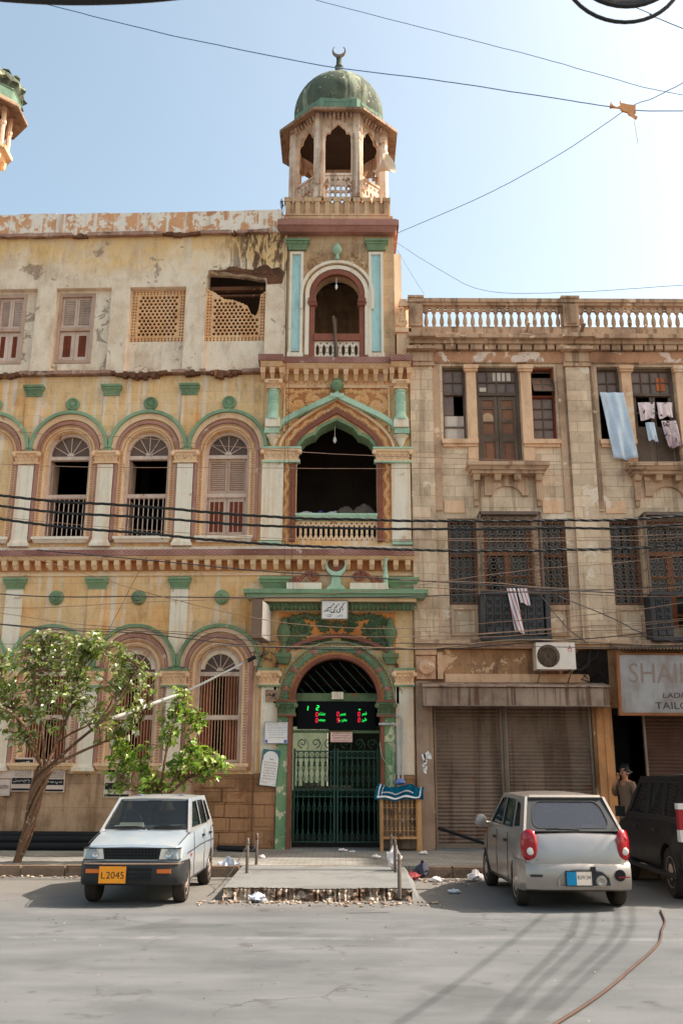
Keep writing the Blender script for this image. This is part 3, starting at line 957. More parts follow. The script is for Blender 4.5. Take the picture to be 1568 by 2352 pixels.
# upper storey: shuttered windows and pierced screens
for i, (a, b) in enumerate(UPW):
    d, z0, z1, zm = -.2, 11.67, 13.61, 12.62
    mb = MB(FW)
    for q in (a, b - .08): mb.box(q, q + .08, d - .08, d + .08, z0, z1)
    mb.box(a + .08, b - .08, d - .08, d + .08, z1 - .09, z1); mb.box(a + .08, b - .08, d - .08, d + .08, z0, z0 + .08)
    mb.box(a + .08, b - .08, d - .08, d + .07, zm - .05, zm + .04)
    fr = mb.build('upper_window', M['shutter'], mos, label='rectangular shuttered window in a deep recess')
    m = (a + b) / 2
    louvred(FW, 'shutter_leaf', a + .085, m - .004, zm + .045, z1 - .095, d, fr, M['lilac'])
    louvred(FW, 'shutter_leaf', m + .004, b - .085, zm + .045, z1 - .095, d, fr, M['lilac'])
    for p, q in ((a + .085, m - .004), (m + .004, b - .085)):
        mb = MB(FW)
        mb.box(p, p + .09, d - .03, d, z0 + .085, zm - .055); mb.box(q - .09, q, d - .03, d, z0 + .085, zm - .055)
        mb.box(p + .09, q - .09, d - .03, d, zm - .16, zm - .055); mb.box(p + .09, q - .09, d - .03, d, z0 + .085, z0 + .2)
        mb.build('shutter_leaf', M['lilac'], fr)
        mb = MB(FW)
        mb.box(p + .09, q - .09, d - .028, d - .016, z0 + .2, zm - .16)
        for r in (.33, .66): mb.box(p + .09 + r * (q - p - .18) - .008, p + .09 + r * (q - p - .18) + .008, d - .016, d + .004, z0 + .2, zm - .16)
        mb.build('shutter_panel', M['redwood'], fr)
def jali(u0, u1, z0, z1, cut=None):
    """pierced plaster screen; cut(u) gives the broken top edge"""
    holes = []
    r, dx, dz = .046, .108, .094
    bw = .15
    def ok(u, z, rr): return cut is None or z + rr + .012 < cut(u) - .0
    row, z = 0, z0 + bw + .07
    while z < z1 - bw - .03:
        u = u0 + bw + .07 + (dx / 2 if row % 2 else 0)
        while u < u1 - bw - .04:
            if ok(u, z, r): holes.append([(u + r * cos(PI * q / 3 + .5), z + r * sin(PI * q / 3 + .5)) for q in range(6)])
            u += dx
        z += dz; row += 1
    def small(u, z):
        if ok(u, z, .03): holes.append([(u - .028, z - .022), (u + .028, z - .022), (u, z + .03)])
    n = int((u1 - u0) / .085)
    for k in range(n):
        u = u0 + (k + .5) * (u1 - u0) / n
        for zz in (z0 + .04, z0 + .1, z1 - .04, z1 - .1): small(u, zz)
    n = int((z1 - z0 - .26) / .085)
    for k in range(n):
        zz = z0 + .15 + (k + .5) * (z1 - z0 - .3) / n
        for u in (u0 + .04, u0 + .105, u1 - .04, u1 - .105): small(u, zz)
    if cut is None: out = rect(u0, u1, z0, z1)
    else:
        out = [(u0, z0), (u1, z0)]
        m = 34
        for k in range(m + 1):
            u = u1 - (u1 - u0) * k / m
            out.append((u, min(cut(u), z1) + (.022 if k % 2 else -.0)))
    mb = MB(FW)
    mb.prism(out, -.24, -.17, holes)
    return mb
M['jali'] = weather('screen_plaster', lin(214, 182, 142, 1.05), lin(170, 128, 88), .8, lin(232, 220, 204), .4)
jali(-3.475, -2.105, 12.235, 13.685).build('pierced_screen', M['jali'], mos)
def cut(u):
    k = [(-1.57, 13.7), (-1.4, 13.62), (-1.1, 13.4), (-.9, 13.38), (-.65, 13.28), (-.5, 13.2), (-.42, 12.98), (-.3, 12.92), (-.23, 13.0), (-.2, 13.5), (-.04, 13.62)]
    for (a, p), (b, q) in zip(k, k[1:]):
        if a <= u <= b: return p + (q - p) * (u - a) / (b - a)
    return 13.6
jali(-1.56, -.045, 12.225, 13.9, cut).build('pierced_screen', M['jali'], mos, label='pierced plaster screen broken away at the top')
# ---------------------------------------------------------------- the mosque: gate tower
XC = -.12
def ogee(cu, z0, w, h, n=14, pt=.3):
    """pointed flat arch: right end -> apex -> left end"""
    pts = []
    for k in range(n + 1):
        t = k / n
        a = R(90) * t
        x = w * cos(a)
        zz = h * (1 - pt) * sin(a) + h * pt * (t ** 3)
        pts.append((x, zz))
    out = [(cu + x, z0 + q) for x, q in pts] + [(cu - x, z0 + q) for x, q in reversed(pts[:-1])]
    return out
# --- walls
gate_hole = arched(-.10, .985, .1, 3.33)
mb = MB(FT)
mb.prism([(-1.9, .1)] + [(-1.085, .1)] + [(-1.085, 3.33)] + [(-.1 + .985 * cos(R(a)), 3.33 + .985 * sin(R(a))) for a in range(180, -1, -9)] + [(.885, .1), (1.65, .1), (1.65, 6.42), (-1.9, 6.42)], -.6, 0)
mb.build('gate_wall', M['ochre'], mos)
def loggia_arch(s=1.0, dz=0):
    """cusped arch head of the balcony opening, right to left"""
    P = [(.97, 9.05), (.96, 9.2), (.9, 9.4), (.78, 9.55), (.62, 9.64), (.53, 9.66), (.5, 9.72), (.4, 9.84), (.22, 9.94), (0, 10.04)]
    return [(XC + x * s, z + dz) for x, z in P] + [(XC - x * s, z + dz) for x, z in reversed(P[:-1])]
mb = MB(FT)
mb.prism(rect(-1.9, 1.65, 6.42, 11.3), -.5, 0, [[(XC - .97, 7.02), (XC + .97, 7.02)] + loggia_arch()])
mb.build('balcony_wall', M['ochre'], mos)
mb = MB(FT)
mb.prism(rect(-1.4, 1.32, 11.3, 15.3), -.4, 0, [[(-.70, 11.66), (.44, 11.66)] + arc(-.13, 13.44, .57, 0, 180, 20)])
mb.box(-1.4, -1.05, -2.6, -.401, 11.3, 15.3); mb.box(1.0, 1.32, -2.6, -.401, 11.3, 15.3)
mb.box(-1.05, 1.0, -2.6, -2.3, 11.3, 15.3)
mb.build('tower_wall', M['towerstone'], mos)
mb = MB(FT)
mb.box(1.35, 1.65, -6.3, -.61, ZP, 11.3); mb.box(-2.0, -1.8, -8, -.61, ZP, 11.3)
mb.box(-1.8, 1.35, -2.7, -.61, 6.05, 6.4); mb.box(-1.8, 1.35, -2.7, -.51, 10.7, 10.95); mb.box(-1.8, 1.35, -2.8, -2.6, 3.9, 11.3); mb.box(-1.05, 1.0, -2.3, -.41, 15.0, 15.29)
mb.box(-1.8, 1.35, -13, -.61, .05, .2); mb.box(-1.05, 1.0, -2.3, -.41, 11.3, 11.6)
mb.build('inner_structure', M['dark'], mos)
# buttress, block and bracket on the sunny flank
mb = MB(FT)
mb.box(1.33, 1.52, -2.6, -.25, 11.4, 14.75); mb.box(1.525, 1.78, -2.6, -1.1, 11.4, 13.72)
mb.build('flank_buttress', M['white'], mos)
mb = MB(FT)
mb.box(1.33, 1.7, -.24, .1, 11.55, 11.68); mb.box(1.36, 1.66, -.24, .06, 11.68, 12.35); mb.box(1.32, 1.72, -.24, .12, 12.35, 12.47)
mb.box(1.4, 1.6, -.2, .05, 12.47, 12.95); mb.tube(spiral(1.52, 12.72, .17, 1.3, 1.2), .05, 6) if False else None
mb.tube([(q[0], .04, q[1]) for q in spiral(1.5, 12.66, .16, 1.2, 2.0)], .045, 6)
mb.tube([(q[0], .03, q[1]) for q in spiral(1.5, 12.98, .12, 1.2, -1.0, -1)], .04, 6)
mb.box(1.42, 1.66, -.2, .06, 13.1, 13.22); mb.box(1.45, 1.62, -.2, .04, 13.22, 13.3)
mb.build('flank_bracket', M['cream'], mos)

# --- cornice levels
cornice(FT, -1.93, 1.68)
mb = MB(FT)
mb.box(-1.92, 1.67, .003, .06, 6.78, 6.88)
mb.build('base_band', M['white'], mos)
mb = MB(FT)
for a, b, dd in ((-2.03, -1.42, .5), (-1.415, 1.165, .36), (1.17, 1.72, .5)):
    mb.box(a, b, .003, dd, 11.4, 11.56)
mb.build('cornice', M['mauvedot'], mos)
mb = MB(FT)
for a, b, dd in ((-1.98, -1.44, .36), (-1.435, 1.185, .24), (1.19, 1.68, .36)): mb.box(a, b, .003, dd, 11.3, 11.397, 0, .1)
mb.build('cornice_soffit', M['cream'], mos)
mb = MB(FT)
us = [-1.36 + .243 * k for k in range(11)]
for u in us + [-1.93, -1.7, -1.47, 1.22, 1.43, 1.64]:
    big = u < -1.4 or u > 1.15
    dd = .3 if big else .2
    mb.box(u - .04, u + .04, .003, dd * .5, 11.03, 11.16, .012, dd * .35)
    mb.box(u - .055, u + .055, .003, dd, 11.16, 11.297, .01, .03)
    mb.leaf(u, 11.04, PI / 2, .2, .09, dd * .55, .04)
mb.build('bracket_course', M['cream'], mos)
mb = MB(FT)
mb.box(-1.6, 1.36, .003, .2, 15.12, 15.24, .04, .1); mb.box(-1.66, 1.42, .003, .33, 15.24, 15.4); mb.box(-1.62, 1.38, .003, .28, 15.4, 15.45)
mb.box(1.32, 1.44, -2.6, .3, 15.24, 15.4); mb.box(-1.7, -1.4, -2.6, .0, 15.24, 15.4)
mb.build('tower_cornice', M['mauve'], mos)
mb = MB(FT)
mb.box(-1.42, 1.3, -2.6, .05, 15.46, 15.68)
mb.build('tower_course', M['towerstone'], mos)

# --- top room: archivolts, colonnettes, blue panels, balustrade
mb = MB(FT)
c0 = -.13
arch_band(mb, c0, 13.44, .70, .80, .003, .06, 11.75)
arch_band(mb, c0, 13.44, .86, .93, .003, .09, 13.0)
mb.build('archivolt', M['white'], mos)
mb = MB(FT)
arch_band(mb, c0, 13.44, .56, .69, -.1, .04, None)
for s in (-1, 1):
    mb.box(c0 + s * .625 - .065, c0 + s * .625 + .065, -.1, .03, 11.64, 13.1)
    mb.box(c0 + s * .625 - .09, c0 + s * .625 + .09, -.1, .08, 13.1, 13.18, .03, .03)
    mb.box(c0 + s * .625 - .1, c0 + s * .625 + .1, -.1, .1, 13.2, 13.3)
    mb.box(c0 + s * .625 - .075, c0 + s * .625 + .075, -.1, .05, 13.3, 13.44)
mb.box(c0 - .56, c0 + .56, -.12, .07, 12.14, 12.32)
mb.build('arch_frame', M['maroon'], mos)
def slot_balustrade(u0, u1, z0, z1, n, d0, d1, mat):
    """pierced panel of upright slots with pointed ends"""
    holes = []
    w = (u1 - u0) / n
    for k in range(n):
        u = u0 + (k + .5) * w
        a, b = w * .27, w * .5
        if k % 1 == 0:
            zz0, zz1 = z0 + .1, z1 - .1
            holes.append([(u - a, zz0 + .05), (u, zz0 - .02), (u + a, zz0 + .05), (u + a, zz1 - .05), (u, zz1 + .02), (u - a, zz1 - .05)])
        if k < n - 1:
            v = u + w / 2
            holes.append([(v - a * .8, z1 - .035), (v, z1 - .09), (v + a * .8, z1 - .035)])
            holes.append([(v - a * .8, z0 + .035), (v + a * .8, z0 + .035), (v, z0 + .09)])
    for k in range(n - 1):
        v = u0 + (k + 1) * w
        for t in (.36, .64):
            zz = z0 + (z1 - z0) * t
            h = w * .1
            holes.append([(v - h, zz - h), (v + h, zz - h), (v + h, zz + h), (v - h, zz + h)])
    mb = MB(FT)
    mb.prism(rect(u0, u1, z0, z1), d0, d1, holes)
    return mb.build('balustrade', mat, mos)
slot_balustrade(c0 - .56, c0 + .56, 11.66, 12.14, 7, -.06, 0, M['white'])
mb = MB(FT)
for a, b in ((-1.27, -1.06), (.74, .97)): mb.box(a, b, .003, .03, 11.86, 14.55)
mb.build('blue_panel', M['blue'], mos)
mb = MB(FT)
for a, b in ((-1.27, -1.06), (.74, .97)):
    w = .07
    mb.box(a - w, a - .002, .003, .07, 11.8, 14.62); mb.box(b + .002, b + w, .003, .07, 11.8, 14.62); mb.box(a, b, .003, .07, 14.552, 14.62)
    mb.box(a - w - .02, b + w + .02, .003, .1, 11.66, 11.79)
mb.build('pilaster', M['white'], mos)
green_cap(FT, -1.15, .3, 14.68, 14.95); green_cap(FT, .87, .3, 14.68, 14.95)
mb = MB(FT)
for s in (-1, 1):
    foliate(mb, spiral(c0 + s * .62, 14.28, .2, 1.1, PI / 2 - s * .4, s), .1, .07, .01, .05, 2)
    foliate(mb, spiral(c0 + s * .36, 14.52, .13, 1.0, PI / 2, -s), .08, .05, .01, .04, 3)
    foliate(mb, [(c0 + s * (.15 + .06 * k), 14.35 - .012 * k * k) for k in range(9)], .09, .05, .01, .04)
mb.build('spandrel_carving', M['towerstone'], mos)
def urn(T, u, z0, h, r, d, mat, name='urn'):
    mb = MB(T)
    mb.lathe([(r * .55, 0), (r * .4, h * .12), (r * .36, h * .3), (r * .9, h * .45), (r, h * .58), (r * .75, h * .74), (r * .4, h * .8), (r * .5, h * .86), (r * .35, h * .93), (.01, h)], u, d, 12, z0)
    return mb.build(name, mat, mos, 40)
urn(FT, c0, 14.38, .5, .13, .08, M['teal'], 'finial')
mb = MB(FT)
mb.tube([(c0 - .02, -.05, 13.92), (c0 - .02, -.05, 13.75)], .008, 5)
mb.lathe([(.01, -.14), (.035, -.1), (.03, -.04), (.015, 0)], c0 - .02, -.05, 10, 13.75)
bl = mb.build('hanging_bulb', M['paper'], mos, 40)
mb = MB(FT)
mb.box(-.2, -.13, .02, .05, 11.62, 12.75); 
mb.tube([(-.22, .1, 12.78), (-.1, .1, 11.5)], .035, 6)
mb.build('flag_staff', M['dkwood'], mos)

# --- balcony storey
mb = MB(FT)
mb.box(-1.9, -1.39, .003, .09, 7.0, 8.93); mb.box(1.19, 1.64, .003, .09, 7.0, 8.93)
mb.build('pier', M['white'], mos)
for u0, u1 in ((-1.9, -1.0), (.78, 1.66)):
    m = (u0 + u1) / 2
    capital(FT, m, (u1 - u0) / 2, 8.95, 9.24, .13, M['cream'], M['teal'], 5)
mb = MB(FT)
for u0, u1 in ((-1.92, -1.4), (1.2, 1.66)): mb.box(u0, u1, .003, .12, 6.9, 6.97)
mb.build('base_fillet', M['teal'], mos)
def outline_band(mb, pts, w0, w1, d0, d1, legz=None):
    A, B = offset_path(pts, -w0), offset_path(pts, -w1)
    if legz is not None:
        A = [(A[0][0], legz)] + A + [(A[-1][0], legz)]
        B = [(B[0][0], legz)] + B + [(B[-1][0], legz)]
    mb.band(A, B, d0, d1)
inner = loggia_arch()
smooth_in = ogee(XC, 9.1, .97, .98, 14, .35)
mb = MB(FT)
mb.band(loggia_arch(.985, -.014), loggia_arch(1.06, .05), -.51, .03)
mb.build('cusped_edge', M['green'], mos)
mb = MB(FT)
A = [(XC + .975, 7.0), (XC + .975, 8.94)]
for s in (-1, 1):
    mb.box(XC + s * 1.03 - .06, XC + s * 1.03 + .06, .003, .1, 6.98, 8.94)
o1 = ogee(XC, 9.24, 1.0, .96, 14, .35); o2 = ogee(XC, 9.24, 1.12, 1.1, 14, .35)
mb.band(o1, o2, .003, .09)
for s in (-1, 1):        # twisted rope relief
    for k in range(24):
        zz = 7.0 + k * .08
        mb.tube([(XC + s * 1.03 - .06, .1, zz), (XC + s * 1.03 + .06, .1, zz + .05)], .012, 4)
mb.build('rope_mould', M['maroon'], mos)
mb = MB(FT)
o3 = ogee(XC, 9.24, 1.34, 1.3, 14, .33)
mb.band(o2, o3, .003, .012)
for s in (-1, 1): mb.box(XC + s * 1.19 - .095, XC + s * 1.19 + .095, .003, .012, 6.98, 8.94)
mb.prism([(-1.4, 9.7), (-1.4, 10.88), (1.16, 10.88), (1.16, 9.7)] + [(u, z + .02) for u, z in ogee(XC, 9.6, 1.27, .92, 10, .38)], .003, .012)
mb.build('carving_ground', M['recess'], mos)
mb = MB(FT)
def run(path, L, w, step=1):
    foliate(mb, path, L * .8, w, .012, .03, 1, .7, .34)
    foliate(mb, path, L * .6, w * .8, .013, .03, 1, 1.6, .1)
mid = [((a[0] + b[0]) / 2, (a[1] + b[1]) / 2) for a, b in zip(o2, o3)]
fine = []
for a, b in zip(mid, mid[1:]):
    for q in range(2): fine.append((a[0] + (b[0] - a[0]) * q / 2, a[1] + (b[1] - a[1]) * q / 2))
wav = [(u + .03 * sin(k * 1.1), z + .03 * cos(k * 1.1)) for k, (u, z) in enumerate(fine)]
run(wav, .1, .075)
for s in (-1, 1):
    run([(XC + s * 1.19 + .05 * sin(k * .9), 7.0 + k * .06) for k in range(33)], .1, .07)
    for cz in (7.3, 7.7, 8.1, 8.5): run(spiral(XC + s * 1.19, cz, .075, 1.1, 0, s, 12), .05, .04, 2)
# spandrel field, two flower sprays and a scroll border
for s in (-1, 1):
    for q, (cu, cz, r) in enumerate(((1.05, 10.42, .26), (.6, 10.55, .2), (1.13, 10.0, .16))):
        run(spiral(XC + s * cu * .93, cz, r, 1.2, PI / 2, -s, 22), .12, .08, 2)
    for k in range(7):
        a = PI / 2 + s * (.9 - k * .35)
        mb.leaf(XC + s * 1.0, 10.25, a, .34, .09, .012, .05)
        mb.leaf(XC + s * .62, 10.45, a, .22, .07, .012, .045)
    run([(XC + s * (.2 + .11 * k), 10.78 + .03 * sin(k * 1.6)) for k in range(11)], .11, .08)
    run([(XC + s * 1.27 + .02 * sin(k * 1.5), 9.75 + .09 * k) for k in range(12)], .09, .06)
for k in range(26):
    u = -1.5 + k * .105
    mb.leaf(u, 10.96, .8, .11, .05, .02, .03); mb.leaf(u + .08, 10.96, PI - .8, .11, .05, .02, .03)
mb.build('arabesque_carving', M['carve'], mos)
mb = MB(FT)
mb.box(-1.55, 1.3, .003, .02, 10.93, 11.05)
for a, b in ((-1.42, -1.38), (1.13, 1.17)): mb.box(a, b, .003, .05, 9.72, 10.9)
mb.box(-1.38, 1.13, .003, .05, 10.87, 10.92)
mb.band(ogee(XC, 9.24, 1.345, 1.305, 14, .33), ogee(XC, 9.26, 1.4, 1.36, 14, .33), .003, .08)
mb.build('panel_frame', M['cream'], mos)
mb = MB(FT)
h1, h2 = ogee(XC, 9.66, 1.4, .9, 14, .45), ogee(XC, 9.75, 1.46, .96, 14, .45)
mb.band(h1, h2, .003, .2)
mb.box(-1.86, XC - 1.39, .003, .24, 9.62, 9.76); mb.box(XC + 1.39, 1.63, .003, .24, 9.62, 9.76)
mb.box(XC - .17, XC + .17, .003, .22, 10.56, 10.66)
mb.build('hood_mould', M['teal'], mos)
mb = MB(FT)
mb.lathe([(.06, 0), (.05, .08), (.14, .16), (.17, .26), (.12, .34), (.07, .36), (.09, .4), (.01, .44)], XC, .12, 14, 10.66)
mb.build('finial', M['green'], mos, 40)
for u in (-1.66, 1.43):
    mb = MB(FT)
    mb.box(u - .18, u + .18, .003, .28, 9.77, 9.97)
    mb.lathe([(.02, -.3), (.07, -.22), (.12, -.1), (.2, -.02)], u, .06, 10, 9.62)
    mb.build('column_pedestal', M['white'], mos)
    mb = MB(FT)
    mb.lathe([(.18, 0), (.18, .05), (.15, .1), (.135, .12), (.125, .2), (.125, .42), (.14, .43), (.14, .46), (.12, .47), (.115, .72), (.14, .74), (.14, .78), (.11, .8)], u, .14, 14, 9.97)
    for k in range(9):
        a = PI * k / 8
        for z0, z1 in ((10.2, 10.36), (10.46, 10.64)):
            mb.tube([(u + .128 * cos(a), .14 + .128 * sin(a), z0), (u + .124 * cos(a), .14 + .124 * sin(a), z1)], .012, 4)
    mb.build('column', M['teal'], mos, 35)
    capital(FT, u, .17, 10.77, 10.98, .27, M['cream'], None, 3)
mb = MB(FT)
mb.box(XC - .97, XC + .97, -.2, .1, 7.6, 7.66); mb.box(XC - .96, XC + .96, -.2, .06, 7.5, 7.6, 0, .03)
mb.build('handrail', M['teal'], mos)
slot_balustrade(XC - .965, XC + .965, 6.99, 7.49, 16, -.08, -.01, M['cream'])
mb = MB(FT)
mb.tube([(XC - .05, -.3, 10.0), (XC - .05, -.3, 9.72)], .008, 5)
mb.lathe([(.01, -.17), (.045, -.12), (.04, -.05), (.016, 0)], XC - .05, -.3, 10, 9.72)
mb.build('hanging_bulb', M['paper'], mos, 40)
# --- things lying on the balcony rail
for k, (u0, u1, h, dd, col, lb_) in enumerate(((-1.05, -.62, .13, .2, (206, 184, 190), 'folded pinkish white cloth at the left end of the balcony rail'), (-.45, .1, .13, .2, (204, 190, 200), 'long folded pale cloth lying along the middle of the balcony rail'),
        (-.6, -.4, .15, .12, (70, 72, 130), 'small dark blue folded cloth between the two pale cloths on the balcony rail'), (-.15, .35, .26, .3, (92, 78, 68), 'grey brown heap of bedding on the balcony rail'), (.25, .82, .32, .32, (98, 82, 70), 'larger brown heap of bedding at the right end of the balcony rail'))):
    mb = MB(FT); n = 14; G_ = []
    for j in range(7):
        t = j / 6
        G_.append([mb.p(u0 + (u1 - u0) * i / n, -.45 + .4 * t, 7.665 + h * (sin(PI * i / n) ** .5) * (.35 + .65 * sin(PI * min(1, .15 + t * .8))) * rnd(.82, 1.1)) for i in range(n + 1)])
    for j in range(6):
        for i in range(n): mb.f.append([G_[j][i], G_[j][i + 1], G_[j + 1][i + 1], G_[j + 1][i]])
    mb.f.append(list(G_[6])); 
    tag(mb.build('folded_cloth' if k < 3 else 'bedding_heap', weather('bedding', lin(*col), tuple(c * .6 for c in lin(*col)[:3]) + (1,), .7, F=(1, 1, 1), local=True), None, 60), lb_, 'cloth' if k < 3 else 'bedding')
# --- gate storey
mb = MB(FT)
mb.box(-2.2, 1.95, .003, .56, 5.66, 5.75, .02, .02); mb.box(-2.14, 1.9, .003, .5, 5.58, 5.66)
mb.build('canopy', M['greenteal'], mos)
mb = MB(FT)
mb.box(-1.75, 1.7, .003, .4, 5.5, 5.577)
mb.build('canopy_soffit', M['cream'], mos)
mb = MB(FT)
for k in range(34):
    u = -1.62 + k * .098
    mb.leaf(u, 5.5, -PI / 2, .2 + .03 * (k % 2), .1, .28, .05); mb.leaf(u + .05, 5.5, -PI / 2 + .5, .14, .06, .3, .04)
mb.box(-1.66, 1.66, .003, .28, 5.36, 5.499)
mb.build('leaf_frieze', M['dkgreen'], mos)
mb = MB(FT)
mb.box(-1.25, -.45, .06, .3, 5.76, 5.95); mb.box(.2, 1.02, .06, .3, 5.76, 5.95)
mb.build('parapet_block', M['white'], mos)
mb = MB(FT)     # crescent emblem standing on the canopy
mb.prism([(XC - .3, 5.755), (XC + .3, 5.755), (XC + .12, 5.92), (XC + .09, 6.1), (XC - .09, 6.1), (XC - .12, 5.92)], .12, .26)
mb.box(XC - .12, XC + .12, .1, .28, 6.1, 6.15)
cz, ro = 6.36, .235
A = [(XC + ro * cos(R(a)), cz + ro * sin(R(a))) for a in range(-222, 43, 8)]
B = [(XC + .2 * cos(R(a)), cz + .055 + .19 * sin(R(a))) for a in range(-222, 43, 8)]
mb.band(A, B, .16, .23)
mb.build('crescent', M['teal'], mos, 40)
mb = MB(FT)
for s in (-1, 1):
    mb.tube([(q[0], .16, q[1]) for q in spiral(XC + s * .5, 6.14, .14, 1.35, PI * (.5 - .5 * s) + s * 1.2, -s)], .038, 6)
    mb.tube([(XC + s * (.55 + .09 * k), .16, 6.24 - .02 * k * k) for k in range(5)], .045, 6)
    mb.tube([(q[0], .16, q[1]) for q in spiral(XC + s * .98, 6.02, .09, 1.2, PI / 2, s)], .035, 6)
mb.prism([(XC - .13, 6.2), (XC + .13, 6.2), (XC + .16, 6.42), (XC + .06, 6.36), (XC, 6.46), (XC - .06, 6.36), (XC - .16, 6.42)], .1, .15)
mb.build('scroll_crest', M['maroon'], mos)
mb = MB(FT)
mb.lathe([(.1, 0), (.1, .06), (.06, .1), (.05, .3), (.08, .34), (.05, .4), (.04, .7), (.07, .74), (.05, .78), (.01, .86)], 1.02, .2, 12, 5.76)
mb.build('canopy_spindle', M['teal'], mos, 40)
green_cap(FT, -1.52, .37, 5.84, 6.12); green_cap(FT, 1.42, .38, 5.84, 6.12)
# piers and capitals
mb = MB(FT)
mb.box(-1.78, -1.41, .003, .08, 1.75, 3.62); mb.box(1.22, 1.62, .003, .08, 1.72, 3.66)
mb.build('pier', M['white'], mos)
mb = MB(FT)
mb.box(-1.9, -1.42, .003, .06, .12, 1.74); mb.box(1.21, 1.65, .003, .06, .12, 1.71)
for a, b, c, e in ((-1.88, -1.5, .2, .6), (-1.86, -1.44, .64, 1.05), (-1.88, -1.5, 1.1, 1.5), (1.25, 1.6, .2, .8), (1.25, 1.62, .85, 1.4)): mb.box(a, b, .06, .075, c, e)
mb.build('plinth', M['plinth'], mos)
capital(FT, -1.61, .24, 3.65, 3.97, .14, M['cream'], M['green'], 4)
capital(FT, 1.42, .23, 3.66, 3.98, .14, M['cream'], M['green'], 4)
M['jamb'] = weather('peeling_green_jamb', lin(104, 140, 108), lin(76, 108, 82), .7, patch=lin(180, 182, 158), patch_amt=.36, patch_scale=3.2)
mb = MB(FT)
mb.box(-1.4, -1.17, .003, .12, .12, 2.99); mb.box(.97, 1.2, .003, .12, .12, 2.99)
mb.build('gate_jamb', M['jamb'], mos)
mb = MB(FT)
for a in (-1.165, .885):
    mb.box(a, a + .08, -.2, .14, .12, 2.99)
    for k in range(36): mb.tube([(a - .004, .14, .2 + k * .077), (a + .084, .14, .25 + k * .077)], .013, 4)
arch_band(mb, -.1, 3.33, .925, 1.005, -.2, .13, 3.28)
for k in range(48):
    a = PI * (k + .5) / 48
    mb.tube([(-.1 + .93 * cos(a), .13, 3.33 + .93 * sin(a)), (-.1 + 1.0 * cos(a + .03), .13, 3.33 + 1.0 * sin(a + .03))], .012, 4)
mb.build('rope_mould', M['maroon'], mos)
capital(FT, -1.2, .2, 3.0, 3.27, .2, M['dkgreen'], M['maroon'], 3)
capital(FT, 1.0, .2, 3.0, 3.27, .2, M['dkgreen'], M['maroon'], 3)
mb = MB(FT)
arch_band(mb, -.1, 3.33, 1.01, 1.31, .003, .04, 3.27, 30)
mb.build('arch_ground', M['recess'], mos)
mb = MB(FT)
for k in range(31):
    a = R(-4 + 188 * k / 30)
    cu, cz = -.1 + 1.05 * cos(a), 3.33 + 1.05 * sin(a)
    for q in (-.5, -.15, .2, .55): mb.leaf(cu, cz, a + q, .24, .075, .04, .055)
arch_band(mb, -.1, 3.33, 1.285, 1.315, .003, .09, 3.27, 30)
mb.build('leaf_archivolt', M['greencarve'] if 'greencarve' in M else M['greenteal'], mos)
for a in (12, 35, 65, 115, 145, 168):
    mb = MB(FT)
    cu, cz = -.1 + 1.16 * cos(R(a)), 3.33 + 1.16 * sin(R(a))
    for q in range(8): mb.leaf(cu, cz, q * PI / 4, .085, .06, .085, .02)
    mb.lathe([(.035, 0), (.03, .03), (.005, .035)], cu, .085, 8, cz, axis='d')
    mb.build('rose', M['mauve'], mos)
mb = MB(FT)
e1 = ogee(-.1, 4.05, 1.36, .68, 14, .12); e2 = ogee(-.1, 4.13, 1.36, .68, 14, .12)
mb.band(e1, e2, .003, .14)
mb.box(-1.5, -1.44, .003, .14, 4.02, 4.13); mb.box(1.25, 1.3, .003, .14, 4.02, 4.13)
for s in (-1, 1): mb.band([(-.1 + s * 1.345, 3.25), (-.1 + s * 1.345, 4.1)], [(-.1 + s * 1.4, 3.25), (-.1 + s * 1.4, 4.1)], .003, .08)
mb.build('ogee_mould', M['maroon'], mos)
mb = MB(FT)     # carved spandrels
mb.prism([(-1.42, 4.15), (-1.42, 5.3), (1.24, 5.3), (1.24, 4.15)] + [(u, z) for u, z in ogee(-.1, 4.135, 1.33, .69, 10, .12)], .003, .02)
mb.build('spandrel_ground', weather('orange_ground', lin(206, 140, 80, 1.05), lin(150, 92, 56), .7), mos)
mb = MB(FT)
def vine(path, L, w, h=.07, step=1): foliate(mb, path, L, w, .025, h, step, .7, .42)
for s in (-1, 1):
    c = -.1
    vine(spiral(c + s * .3, 4.98, .15, 1.4, PI * (0 if s > 0 else 1), s), .1, .08, .07, 2)
    vine(spiral(c + s * .74, 4.92, .2, 1.5, PI / 2, -s), .13, .09, .07, 2)
    vine([(c + s * (1.1 - .02 * k), 4.5 + .07 * k) for k in range(11)], .14, .09)
    vine([(c + s * (.98 - .085 * k), 4.5 + .035 * k - .001 * k * k) for k in range(11)], .14, .09)
    vine([(c + s * (.15 + .09 * k), 5.2 + .03 * sin(k * 1.2)) for k in range(11)], .13, .09)
    for k in range(6):
        mb.leaf(c + s * .85, 4.55, PI / 2 + s * (.2 - k * .3), .4, .09, .025, .06)
        mb.leaf(c + s * 1.02, 5.0, PI / 2 - s * (k * .25), .26, .07, .025, .06)
for q in (-.5, -.25, 0, .25, .5): mb.leaf(-.1, 4.84, PI / 2 + q, .32, .1, .03, .07)
mb.build('foliage_carving', M['greenleaf'] if 'greenleaf' in M else M['dkgreen'], mos)
urn(FT, -1.3, 4.35, .85, .16, .1, M['dkgreen']); urn(FT, 1.12, 4.35, .85, .16, .1, M['dkgreen'])
mb = MB(FT)
for u in (-1.3, 1.12): mb.box(u - .18, u + .18, .003, .26, 4.26, 4.35); mb.box(u - .1, u + .1, .003, .2, 4.12, 4.26, .06, .04)
mb.build('urn_shelf', M['dkgreen'], mos)

